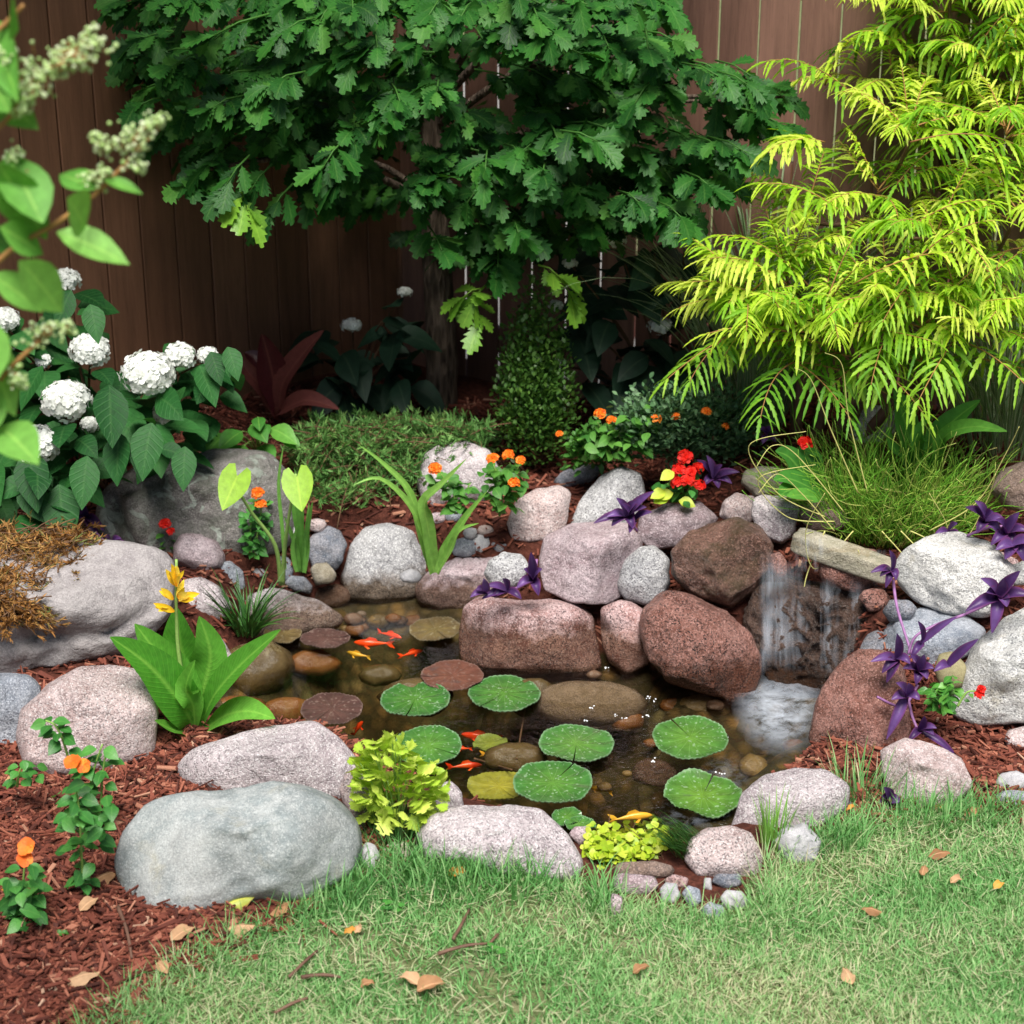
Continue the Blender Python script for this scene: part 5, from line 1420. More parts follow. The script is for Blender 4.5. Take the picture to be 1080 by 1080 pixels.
rb = at_z(940, 572, .20)
ru = thing('corkscrew_rush', 'fine curly yellow green rush growing above the weir slab', 'rush', rb)
mb = MB(); n = 1200
a = rng.random(n) * 6.28; rr = np.sqrt(rng.random(n)) * .19
b = rb + np.stack([rr * np.cos(a) * 1.0, rr * np.sin(a) * .55 + .05, 0 * a], 1)
for i in range(n):
    out = unit(np.array([(b[i] - rb)[0] * .9 + rng.normal(0, .10), (b[i] - rb)[1] * 1.2 - .06 + rng.normal(0, .09), .30]))
    L = rng.uniform(.16, .42)
    m = 16
    t = np.linspace(0, 1, m)
    w1, ph, am = rng.uniform(4, 12), rng.random() * 6.28, rng.uniform(.008, .045) * (1 if rng.random() < .7 else .2)
    s1 = unit(np.cross(out, [0, 0, 1.0])); s2 = np.cross(s1, out)
    P = b[i] + out * (t * L)[:, None] + (s1 * np.cos(w1 * t + ph)[:, None] + s2 * np.sin(w1 * t + ph)[:, None] - (s1 * math.cos(ph) + s2 * math.sin(ph))) * (am * t)[:, None]
    P[:, 2] -= rng.uniform(.0, .38) * L * t ** 2
    tube(mb, P, .0021, .0010, sides=3, rnd=np.clip(rng.beta(1.6, 2.2), 0, 1))
mb.build('stems', M['rush'], ru)
# long yellow loops reaching to the left
mb = MB()
for (pts) in [[(870, 545), (820, 520), (790, 470), (850, 455)], [(880, 550), (830, 545), (800, 505), (860, 490)], [(900, 560), (860, 600), (850, 560), (870, 520)], [(905, 520), (875, 450), (855, 400), (838, 388)], [(930, 560), (960, 600), (920, 610), (905, 580)],
              [(980, 560), (1030, 530), (1060, 480), (1075, 450)], [(960, 560), (1010, 575), (1040, 530), (1050, 500)], [(880, 560), (845, 520), (820, 500), (800, 520)], [(890, 540), (840, 480), (815, 470), (798, 492)], [(950, 560), (985, 590), (1000, 560), (980, 520)],
              [(870, 560), (850, 610), (847, 650), (850, 660)], [(915, 520), (895, 440), (888, 385), (870, 372)]]:
    P = np.array([at_y(x, y, 5.0 - .03 * i) for i, (x, y) in enumerate(pts)])
    tube(mb, smooth_path(P, 30), .0019, .0009, sides=4, rnd=.95)
mb.build('yellow_stems', M['rush'], ru)

# ------------------------------------------------------------------ broad-leaved clumps
def straps_px(name, label, cat, base, specs, mat, group=None, part='leaf', each=True, face=(0, -.6, .8), prof=None, wave=0.0, fold=.2, dy=0.0):
    """specs: (list of photograph points from base to tip, width in photograph pixels, world y at base, world y at tip)"""
    r0 = thing(name, label, cat, base, group)
    for (pts, wpx, y0, y1) in specs:
        m = len(pts)
        P = np.array([at_y(x, y, y0 + (y1 - y0) * i / (m - 1)) for i, (x, y) in enumerate(pts)])
        w = wpx / FPX * depth_of(P[0])
        mb = MB(); strap(mb, P, w, rnd=rng.random(), face=face, prof=prof, wave=wave, fold=fold)
        mb.build(part, M[mat], r0)
    return r0
BL = [.18, .35, .7, .95, 1.0, .92, .7, .4, .05]
straps_px('broad_leaf_lily', 'clump of broad glossy upright leaves behind the corkscrew rush', 'plant', tuple(at_y(975, 500, 5.3)), [
    ([(968, 500), (958, 460), (950, 430), (942, 412)], 30, 5.3, 5.25), ([(980, 500), (985, 465), (1010, 440), (1034, 422)], 26, 5.3, 5.2), ([(985, 500), (995, 462), (1025, 450), (1062, 455)], 22, 5.3, 5.1),
    ([(972, 500), (968, 470), (975, 450), (986, 438)], 20, 5.3, 5.15), ([(965, 505), (950, 480), (940, 470), (935, 450)], 18, 5.3, 5.2)], 'hosta', prof=BL)
straps_px('hosta', 'low dark green broad leaved plant left of the corkscrew rush', 'plant', tuple(at_z(862, 528, .2)), [
    ([(868, 520), (848, 500), (832, 482), (818, 476)], 30, 5.25, 5.2), ([(868, 522), (850, 512), (832, 505), (816, 506)], 24, 5.2, 5.1), ([(870, 525), (858, 524), (842, 522), (830, 524)], 18, 5.15, 5.05), ([(868, 515), (858, 492), (850, 478), (846, 466)], 26, 5.28, 5.3), ([(868, 520), (845, 515), (830, 518), (822, 524)], 22, 5.2, 5.05)], 'hosta', prof=BL, wave=.002)
CN = [.12, .3, .62, .9, 1.0, .93, .72, .4, .03]
# yellow canna in front
cb = at_z(205, 776, -.06)
ca = straps_px('yellow_canna', 'bright green canna with a yellow flower spike beside the pond', 'canna', tuple(cb), [
    ([(205, 775), (196, 750), (160, 705), (116, 672)], 48, 4.42, 4.25), ([(206, 772), (196, 735), (170, 695), (142, 658)], 44, 4.45, 4.4), ([(207, 770), (200, 720), (190, 680), (186, 640)], 46, 4.5, 4.5),
    ([(208, 770), (214, 730), (222, 690), (210, 650)], 44, 4.46, 4.42), ([(210, 772), (225, 735), (255, 700), (296, 664)], 34, 4.42, 4.2), ([(210, 776), (235, 756), (262, 750), (290, 758)], 32, 4.4, 4.2),
    ([(203, 778), (190, 772), (178, 768), (163, 760)], 20, 4.4, 4.25), ([(206, 774), (204, 745), (196, 725), (206, 696)], 26, 4.4, 4.3)], 'canna', prof=CN, fold=.3)
sb_ = MB(); Pst = smooth_path([at_y(206, 776, 4.42), at_y(190, 700, 4.42), at_y(186, 650, 4.42), at_y(186, 590, 4.42)], 14)
tube(sb_, Pst, .006, .0035, sides=7, rnd=.7); sb_.build('stem', M['stem'], ca)
for (x, y, dx, dy, L) in [(186, 618, 0, 1, 36), (187, 630, .55, .65, 26), (188, 632, .8, .1, 20), (183, 632, -.5, .5, 24), (184, 645, -.7, .45, 26), (186, 612, .25, .9, 22), (178, 640, -.5, .1, 16)]:
    fl = MB(); c = at_y(x, y, 4.40)
    for k_ in range(4):
        d = np.array([dx + rng.normal(0, .25), -.25 + rng.normal(0, .3), dy + rng.normal(0, .2)])
        leaves(fl, T_LANCE, c[None], d[None], L / FPX * 4.9 * rng.uniform(.6, .95), 1.15, -.05, rnd=rng.random(), up=np.array([rng.normal(), -1, .3]))
    fl.build('flower', M['yellow'], ca)
# red canna in the dark
rcb = hit(294, 440)
rcx = straps_px('red_canna', 'dark red leaved canna in the shade against the fence', 'canna', tuple(rcb), [
    ([(292, 440), (290, 410), (284, 380), (276, 352)], 34, 6.2, 6.15), ([(294, 440), (298, 405), (318, 375), (342, 348)], 26, 6.2, 6.1), ([(292, 440), (300, 432), (325, 422), (358, 432)], 24, 6.2, 6.0), ([(290, 440), (276, 410), (260, 390), (248, 368)], 18, 6.2, 6.2), ([(291, 440), (284, 400), (270, 380), (258, 372)], 24, 6.25, 6.3)], 'redcanna', prof=CN, fold=.4)
ss_ = MB(); tube(ss_, np.array([at_y(293, 442, 6.2), at_y(291, 395, 6.2)]), .012, .008, rnd=.9); ss_.build('stem', M['redcanna'], rcx)
# leafy plant behind the lichen boulder
gb = hit(272, 478)
ml = thing('leafy_plant', 'low plant with smooth oval green leaves between the hydrangea and the red canna', 'plant', gb)
mb, ms = MB(), MB()
for (x, y, L, dx) in [(255, 455, .10, -.4), (265, 448, .09, .4), (285, 452, .10, .9), (245, 462, .11, -.8), (275, 470, .09, .3), (272, 440, .06, .1), (278, 448, .05, .2), (238, 458, .10, -.3), (258, 470, .09, -.2), (225, 462, .08, -.6), (298, 462, .07, .8), (250, 475, .08, .2)]:
    p = at_y(x, y, 5.75)
    leaves(mb, T_OV, p[None], np.array([[dx, -.5, -.05]]), L, 1.15, .3, up=np.array([0, -.5, 1.0]))
    tube(ms, smooth_path([gb, (gb + p) / 2 + [0, .02, .02], p], 6), .003, .002, sides=4)
mb.build('leaves', M['hosta'], ml); ms.build('stems', M['stem'], ml)
# taro
tb = at_z(296, 614, .0)
ta = thing('taro_plant', 'taro with two upright heart shaped yellow green leaves', 'taro', tb)
for pts, ctrp, tipd, L in [([(296, 616), (290, 575), (265, 540), (246, 509)], (250, 502), (-.32, -.42, -.72), .105), ([(298, 616), (300, 580), (304, 550), (312, 500)], (313, 503), (.16, -.55, -.65), .105)]:
    P = np.array([at_y(x, y, 5.25 - .04 * i) for i, (x, y) in enumerate(pts)])
    s1 = MB(); tube(s1, smooth_path(P, 16), .0075, .0035, sides=7, rnd=.8); s1.build('leaf_stalk', M['stem'], ta)
    c = at_y(*ctrp, 5.10)
    l1 = MB(); leaves(l1, T_HEART, c[None], np.array([tipd]), L, 1.05, .0, up=np.array([-.1, -.9, .6]), rnd=.6, curlz=.06)
    l1.build('leaf_blade', M['taro'], ta)
# iris
straps_px('iris_plant', 'thin upright sword leaves right beside the taro', 'iris', tuple(at_z(317, 602, 0)), [([(315, 603), (316, 570), (311, 540), (305, 500)], 7, 5.25, 5.25), ([(318, 603), (319, 575), (316, 545), (313, 520)], 7, 5.23, 5.22), ([(320, 603), (322, 575), (326, 550), (330, 528)], 6, 5.23, 5.2),
          ([(316, 602), (313, 580), (306, 560), (300, 545)], 5, 5.22, 5.2), ([(319, 603), (318, 560), (318, 530), (318, 505)], 6, 5.25, 5.25), ([(321, 604), (324, 580), (324, 560), (326, 530)], 6, 5.22, 5.22), ([(313, 603), (310, 590), (309, 575), (313, 555)], 5, 5.2, 5.2), ([(301, 600), (298, 560), (294, 510), (299, 470)], 4, 5.3, 5.3)], 'iris', prof=[.7, .9, 1, 1, .95, .8, .5, .05], fold=.5)
# daylily
straps_px('daylily', 'strappy arching green leaves rising from the pond edge above the speckled dome', 'daylily', tuple(at_z(458, 604, -.02)), [([(456, 604), (446, 570), (432, 520), (405, 490), (378, 469)], 9, 5.25, 5.2), ([(458, 603), (448, 565), (430, 530), (400, 505), (372, 512)], 8, 5.22, 5.1), ([(458, 604), (452, 560), (448, 530), (465, 512), (492, 484)], 14, 5.22, 5.1),
          ([(460, 603), (470, 580), (492, 545), (514, 518)], 11, 5.22, 5.15), ([(462, 602), (475, 580), (485, 560), (505, 552)], 9, 5.2, 5.1), ([(457, 604), (452, 575), (446, 548), (442, 530)], 11, 5.24, 5.24), ([(461, 604), (466, 590), (468, 578), (470, 572)], 8, 5.2, 5.18), ([(456, 602), (450, 585), (446, 570), (444, 560)], 8, 5.25, 5.25)],
          'lily', prof=[.75, .9, 1, 1, .9, .75, .55, .3, .03], fold=.5)
grass_clump('grass_tuft', 'dark green spiky tuft between the stones behind the canna', 'grass', tuple(at_z(261, 668, -.06)), .035, 90, (.10, .22), (.1, .8), (.3, .9), (.006, .009), 'tuft', fold=.5)
grass_clump('grass_tuft', 'upright bright tuft of grass against the flat topped pale boulder', 'grass', tuple(hit(816, 892)), .035, 55, (.07, .16), (.0, .25), (.1, .5), (.003, .005), 'lily')
grass_clump('grass_tuft', 'fine green grass between the tall reddish boulder and the pale pink stone', 'grass', tuple(hit(905, 842)), .07, 110, (.05, .15), (.05, .5), (.2, .9), (.0025, .0045), 'turf')
grass_clump('grass_tuft', 'fine upright grass growing out of the foot of the lime leaved plant', 'grass', tuple(hit(425, 892)), .075, 170, (.05, .12), (.05, .5), (.1, .7), (.003, .005), 'tuft')
grass_clump('grass_tuft', 'combed dark green fine grass tuft beside the golden creeper', 'grass', tuple(hit(728, 905) + [0, 0, .02]), .045, 260, (.06, .12), (.3, .7), (.4, .9), (.0018, .003), 'tuft', az=(3.5, .25))

# ------------------------------------------------------------------ lantana, impatiens and other flowering plants
def cluster_flower(parent, c, r, mat, n=20):
    f = MB()
    d = unit(rdir(n, .5, .7) + np.array([0, -.4, .3]))
    pos = c + d * r * .55
    t1 = unit(np.cross(d, [.1, .2, .97])); t2 = np.cross(d, t1)
    a0 = rng.random(n) * 6
    for q in range(4):
        a = a0 + q * 1.57
        leaves(f, T_PETAL, pos, t1 * np.cos(a)[:, None] + t2 * np.sin(a)[:, None] + d * .35, r * rng.uniform(.38, .55, n), 1.1, 0, up=d)
    f.build('flower', M[mat], parent)
def open_flower(parent, c, r, mat, facing=(0, -.7, .6), n=5):
    f = MB(); d = unit(np.array(facing) + rng.normal(0, .25, 3))
    t1 = unit(np.cross(d, [.1, .2, .97])); t2 = np.cross(d, t1)
    for q in range(n):
        a = q * 6.283 / n
        leaves(f, T_PETAL, np.asarray(c)[None], (t1 * math.cos(a) + t2 * math.sin(a) + d * .15)[None], r * rng.uniform(.9, 1.15), 1.25, .1, up=d, rnd=rng.random())
    f.build('flower', M[mat], parent)
def flowering(name, label, cat, base, stems, leaf_mat_, lsz, flowers, fmat, kind='cluster', nl=9, lpoly=None, nlp=0, yl=None, group=None, T=None):
    r0 = thing(name, label, cat, base, group)
    lb, sb = MB(), MB()
    T = T_OV if T is None else T
    def cap(x, y): return float(hit(x, y)[1]) + .01
    stems = [(p_, min(y_, cap(*p_[0]))) for p_, y_ in stems]
    if lpoly:
        lowp = max(lpoly, key=lambda q_: q_[1]); yl = min(yl, cap(*lowp) + .02)
    for pts, y0 in stems:
        P = smooth_path(np.array([at_y(x, y, y0) for x, y in pts]), 14)
        tube(sb, P, .0035, .002, sides=5, rnd=.3)
        for i in range(nl):
            t = .2 + .8 * i / nl + rng.normal(0, .03)
            p = P[min(len(P) - 1, max(0, int(t * (len(P) - 1))))]
            for sg in (0, math.pi):
                a = i * 1.57 + sg + rng.normal(0, .4)
                d = np.array([math.cos(a), math.sin(a) - .3, .15])
                leaves(lb, T, (p + d * .008)[None], d[None], rng.uniform(*lsz), 1.15, rng.uniform(.2, .5), up=np.array([0, -.3, 1.0]), roll=rng.normal(0, .3))
    if lpoly:
        q = sample_poly(lpoly, nlp)
        pos = at_y(q[:, 0], q[:, 1], yl + rng.normal(0, .04, nlp))
        leaves(lb, T, pos, rdir(nlp, .1, .5) + np.array([0, -.5, 0]), rng.uniform(*lsz, nlp), 1.15, rng.uniform(.15, .5, nlp), up=np.array([0, -.4, 1.0]), roll=rng.normal(0, .4, nlp))
    lb.build('foliage', M[leaf_mat_], r0); sb.build('stems', M['stem'], r0)
    for (x, y, rp, yy) in flowers:
        c = at_y(x, y, min(yy, min(s_[1] for s_ in stems) - .02)); r = rp / FPX * depth_of(c)
        (cluster_flower if kind == 'cluster' else open_flower)(r0, c, r, fmat)
    return r0
flowering('lantana_plant', 'lantana with one orange flower in front of the round pinkish boulder', 'lantana', tuple(hit(480, 540)), [([(480, 542), (478, 520), (465, 500)], 5.4), ([(482, 542), (488, 525), (496, 510)], 5.4)], 'lant', (.028, .045), [(459, 495, 9, 5.36)], 'orange', nl=6,
          lpoly=[(445, 500), (480, 495), (495, 510), (490, 530), (470, 535)], nlp=26, yl=5.4)
flowering('lantana_plant', 'lantana with four orange red flowers at the right of the round pinkish boulder', 'lantana', tuple(hit(530, 535)), [([(530, 538), (528, 510), (520, 490)], 5.45), ([(532, 538), (540, 510), (548, 490)], 5.45), ([(530, 538), (535, 520), (538, 488)], 5.45)], 'lant', (.028, .045),
          [(520, 485, 9, 5.38), (536, 480, 8, 5.42), (549, 486, 7, 5.42), (542, 510, 8, 5.36)], 'orange', nl=6, lpoly=[(505, 500), (515, 488), (545, 490), (556, 510), (552, 535), (520, 540)], nlp=46, yl=5.44)
flowering('lantana_plant', 'sprawling lantana with orange blooms in front of the boxwood', 'lantana', tuple(hit(640, 485)), [([(645, 486), (640, 465), (630, 445)], 5.62), ([(648, 486), (655, 465), (645, 450)], 5.62), ([(652, 486), (668, 460), (676, 438)], 5.66)], 'lant', (.03, .05),
          [(633, 437, 8, 5.58), (645, 444, 7, 5.58), (692, 442, 7, 5.55), (745, 435, 7, 5.52), (713, 440, 6, 5.55), (590, 458, 5, 5.7), (765, 450, 5, 5.52)], 'orange', nl=6, lpoly=[(605, 462), (630, 448), (680, 430), (700, 455), (670, 480), (620, 485)], nlp=60, yl=5.6)
flowering('lantana_plant', 'bushy plant with two orange flowers against the lichen spotted boulder', 'lantana', tuple(at_y(268, 588, 5.38)), [([(266, 588), (264, 560), (268, 528)], 5.38), ([(268, 588), (272, 560), (276, 535)], 5.38)], 'imp', (.022, .036), [(272, 521, 9, 5.33), (275, 533, 8, 5.32)], 'orange', nl=8,
          lpoly=[(252, 550), (262, 530), (284, 528), (288, 548), (276, 575), (262, 586), (252, 570)], nlp=70, yl=5.37)
flowering('red_flower_plant', 'small plant with a red flower between the lichen boulder and the mauve stone', 'flower', tuple(at_y(178, 578, 5.35)), [([(178, 578), (176, 568), (175, 560)], 5.35)], 'lant', (.02, .035), [(174, 553, 8, 5.32), (180, 561, 6, 5.31)], 'redpet', nl=4)
flowering('red_flower_plant', 'cluster of bright red flowers with yellow green leaves behind the low mauve boulder', 'flower', tuple(hit(718, 530)), [([(716, 530), (712, 512), (722, 490)], 5.4), ([(720, 530), (728, 512), (728, 500)], 5.4), ([(714, 530), (708, 518), (704, 510)], 5.4)], 'imp', (.025, .04),
          [(723, 483, 11, 5.36), (716, 497, 10, 5.34), (730, 500, 11, 5.34), (725, 508, 10, 5.32), (714, 510, 9, 5.32), (738, 512, 8, 5.33), (736, 494, 8, 5.36), (710, 502, 7, 5.34)], 'redpet', nl=5, lpoly=[(696, 512), (710, 500), (735, 515), (728, 530), (700, 528)], nlp=22, yl=5.37)
lf = MB()
for (x, y) in [(711, 498), (702, 518), (710, 520), (706, 524), (716, 528)]:
    leaves(lf, T_OV, at_y(x, y, 5.32)[None], np.array([[rng.normal(), -.6, -.1]]), .05, 1.2, .2, up=np.array([0, -.6, .8]), rnd=rng.random())
rp_ = [o for o in COL.objects if o.name == 'red_flower_plant.001'][0]
lf.build('yellow_leaves', M['jenny'], rp_)
flowering('red_flower_plant', 'plant with one dark red flower above the broad green leaves by the rush', 'flower', tuple(at_y(852, 500, 5.35)), [([(852, 500), (850, 485), (849, 474)], 5.3)], 'hosta', (.025, .04), [(849, 468, 10, 5.25)], 'redpet', nl=3)
flowering('red_flower_plant', 'single red flower in front of the cream white boulder at the right', 'flower', tuple(hit(1010, 745)), [([(1010, 745), (1020, 730), (1033, 730)], 4.30)], 'lant', (.012, .02), [(1033, 733, 7, 4.28), (1035, 727, 6, 4.28)], 'redpet', nl=2)
flowering('geranium_plant', 'small clump of scalloped bright green leaves beside the cream white boulder', 'plant', tuple(hit(990, 750)), [([(990, 750), (986, 738), (982, 728)], 4.35), ([(992, 750), (996, 736), (1000, 722)], 4.35)], 'hosta', (.022, .034), [], 'redpet', nl=5,
          lpoly=[(974, 728), (988, 722), (1006, 712), (1008, 735), (996, 750), (980, 748)], nlp=46, yl=4.34)
IMPG = None
flowering('impatiens_plant', 'tall leafy impatiens with an orange flower in front of the rounded beige boulder', 'impatiens', tuple(hit(85, 880)), [([(88, 880), (92, 850), (98, 815), (108, 785)], 3.93), ([(84, 880), (80, 850), (82, 822), (98, 800)], 3.93), ([(90, 950), (86, 905), (84, 860), (80, 830)], 3.85), ([(72, 800), (66, 780), (58, 765), (48, 760)], 3.95), ([(100, 880), (106, 850), (108, 820), (112, 790)], 3.95)],
          'imp', (.03, .045), [(76, 803, 9, 3.86), (88, 807, 9, 3.85)], 'orange', kind='open', nl=7, lpoly=[(55, 840), (100, 820), (120, 850), (100, 910), (90, 955), (65, 945), (70, 890)], nlp=40, yl=3.88)
flowering('impatiens_plant', 'low impatiens with red orange blooms near the lower left edge', 'impatiens', tuple(hit(25, 970)), [([(25, 970), (24, 940), (26, 910)], 3.58), ([(20, 975), (30, 950), (36, 935)], 3.56)], 'imp', (.03, .045), [(28, 892, 10, 3.52), (27, 905, 9, 3.51)], 'orange', kind='open', nl=7,
          lpoly=[(8, 920), (35, 910), (50, 945), (35, 985), (12, 980)], nlp=36, yl=3.55)
flowering('impatiens_plant', 'small impatiens seedling with a pale bud at the left edge', 'impatiens', tuple(hit(18, 830)), [([(18, 830), (20, 815), (25, 806)], 4.0)], 'imp', (.025, .035), [], 'orange', nl=5, lpoly=[(6, 808), (38, 802), (42, 820), (16, 828)], nlp=10, yl=3.98)
# lime leaved plant and golden creeper at the pond front
lb_ = hit(420, 880)
lp_ = thing('lime_plant', 'lime green ruffled leaf plant between the pale front boulders', 'plant', lb_)
mb, ms = MB(), MB()
q = sample_poly([(378, 800), (400, 775), (420, 782), (440, 800), (465, 815), (468, 840), (450, 860), (415, 868), (385, 850), (378, 825)], 330)
pos = at_y(q[:, 0], q[:, 1], 3.95 + rng.uniform(-.06, .05, len(q)))
c0 = at_y(422, 850, 3.95)
leaves(mb, T_OAK, pos, unit(pos - c0) * .8 + rdir(len(q)) * .6 + np.array([0, -.3, .35]), rng.uniform(.026, .045, len(q)), 1.5, rng.uniform(.1, .5, len(q)), roll=rng.normal(0, .5, len(q)))
for p in pos[:30]: tube(ms, smooth_path([lb_ + rng.normal(0, .015, 3) * [1, 1, 0], (lb_ + p) / 2 + [0, 0, .01], p], 6), .0025, .0015, sides=4)
mb.build('leaves', M['lime'], lp_); ms.build('stems', M['stem'], lp_)
jb = hit(665, 905)
je = thing('golden_creeper', 'low golden yellow creeping plant at the front edge of the pond', 'plant', jb)
mb = MB()
q = sample_poly([(616, 905), (616, 885), (640, 876), (665, 880), (690, 868), (702, 882), (712, 895), (695, 905), (660, 912), (635, 915)], 620)
pos = np.array([hit(x_, y_) for x_, y_ in q]) + np.stack([0 * q[:, 0], 0 * q[:, 0], np.abs(rng.normal(.012, .012, len(q)))], 1)
leaves(mb, T_OV, pos, rdir(len(q), .2, .6) + np.array([0, -.3, .1]), rng.uniform(.012, .024, len(q)), 1.5, .2, up=np.array([0, -.4, 1.0]), roll=rng.normal(0, .4, len(q)))
mb.build('leaves', M['jenny'], je)
ms = MB()
for i in range(26):
    x = rng.uniform(630, 700); p = hit(x, rng.uniform(884, 905))
    tube(ms, smooth_path([jb + rng.normal(0, .03, 3) * [1, 1, 0], p + [0, 0, .01], p + rng.normal(0, .03, 3)], 6), .0014, .001, sides=4)
ms.build('stems', M['brstem'], je)

# ------------------------------------------------------------------ purple heart
def purple(label, base, stems, rosettes, group=None):
    r0 = thing('purple_heart', label, 'purple plant', base, group)
    if stems:
        sb = MB()
        for pts, y0, y1 in stems:
            m = len(pts)
            tube(sb, smooth_path(np.array([at_y(x, y, y0 + (y1 - y0) * i / (m - 1)) for i, (x, y) in enumerate(pts)]), 16), .0042, .0035, sides=6, rnd=.5)
        sb.build('stem', M['purstem'], r0)
    for (x, y, yy, tips, wpx) in rosettes:
        c = at_y(x, y, yy)
        for (tx, ty) in tips:
            t = at_y(tx, ty, yy - .035)
            mid = (c + t) / 2 + np.array([0, -.01, .012])
            mb = MB(); strap(mb, np.array([c, mid, t]), wpx / FPX * depth_of(c), rnd=rng.random(), prof=[.45, .8, 1, 1, .85, .6, .3, .03], fold=.7, n=10)
            mb.build('leaf', M['purple'], r0)
    return r0
purple('purple leaved plant tumbling between the mauve block and the low mauve boulder', tuple(at_y(660, 555, 5.1)), [([(672, 560), (662, 545), (655, 540)], 5.1, 5.05)],
       [(660, 545, 5.05, [(626, 552), (650, 525), (690, 518), (682, 535), (668, 558), (645, 555), (672, 528), (640, 545)], 11), (668, 550, 5.05, [(688, 540), (664, 562), (655, 530)], 9)])
purple('purple leaved plant hanging down over the left end of the reddish block', tuple(at_y(560, 612, 5.1)), [([(566, 590), (562, 610), (540, 622), (515, 628)], 5.12, 5.0)],
       [(562, 612, 5.06, [(560, 582), (572, 600), (545, 620), (568, 628), (552, 600)], 11), (535, 624, 5.02, [(512, 618), (508, 632), (530, 610), (550, 632), (520, 630)], 10), (512, 626, 5.0, [(496, 630), (510, 610), (502, 622)], 9)])
purple('dark purple plant lying in the mulch beside the bright red flowers', tuple(hit(760, 512)), [], [(752, 505, 5.42, [(735, 485), (745, 480), (762, 490), (780, 498), (772, 510), (758, 515), (742, 512)], 10), (808, 462, 5.5, [(800, 452), (815, 450), (818, 466), (804, 468)], 9)])
purple('purple leaved plant crossing the blue grey boulder with long pale stems', tuple(at_y(962, 715, 4.42)), [([(942, 612), (946, 640), (955, 670), (965, 700), (970, 715)], 4.66, 4.42), ([(1018, 648), (985, 660), (965, 672), (958, 690)], 4.5, 4.45), ([(968, 722), (952, 745), (925, 735)], 4.40, 4.36), ([(958, 738), (962, 755), (968, 770)], 4.38, 4.33)],
       [(940, 602, 4.66, [(938, 580), (928, 608), (918, 604), (945, 612), (934, 620)], 9), (968, 708, 4.42, [(960, 690), (975, 690), (985, 705), (966, 722), (952, 705), (978, 716)], 11), (945, 695, 4.42, [(918, 698), (930, 710), (946, 668), (960, 700), (935, 720)], 11),
        (972, 678, 4.45, [(1010, 650), (968, 655), (960, 695)], 9), (1000, 702, 4.4, [(1032, 674), (985, 708)], 11), (955, 735, 4.36, [(935, 780), (945, 720), (970, 738), (958, 720), (940, 738)], 12), (970, 770, 4.33, [(958, 782), (985, 775), (975, 755), (988, 768), (1012, 802)], 9)])
purple('star shaped purple leaf rosette between the two large pale boulders', tuple(at_y(1050, 632, 4.6)), [([(1018, 648), (1040, 638), (1052, 630)], 4.6, 4.55)], [(1052, 630, 4.52, [(1034, 610), (1018, 645), (1046, 668), (1076, 602), (1088, 628), (1058, 610), (1062, 640), (1040, 625)], 14)])
purple('mass of purple leaves at the right edge below the corkscrew rush', tuple(at_y(1045, 568, 4.85)), [([(1020, 565), (1050, 555), (1085, 560)], 4.85, 4.8)], [(1038, 550, 4.82, [(1018, 535), (1028, 528), (1048, 540), (1055, 565), (1030, 562), (1060, 550)], 12), (1060, 562, 4.8, [(1075, 540), (1085, 560), (1045, 575), (1070, 580), (1050, 548)], 12), (1068, 575, 4.76, [(1090, 572), (1050, 580), (1080, 592), (1060, 590)], 14), (1000, 562, 4.9, [(985, 565), (1010, 552), (1012, 570)], 9)])
purple('dark purple leaves hanging over the back of the flat tan boulder', tuple(at_y(92, 560, 5.35)), [([(90, 540), (100, 560), (115, 575)], 5.35, 5.2)], [(92, 545, 5.3, [(70, 540), (88, 530), (104, 572), (110, 560), (80, 550)], 10), (118, 574, 5.18, [(110, 566), (128, 568), (138, 577), (122, 580)], 8)])
purple('few purple leaves in the lawn grass beside the pale pink stone', tuple(hit(936, 862)), [], [(936, 848, 4.08, [(925, 858), (932, 830), (950, 846), (945, 862), (930, 840)], 14), (885, 850, 4.08, [(872, 842), (895, 835), (900, 852), (880, 838)], 9)])
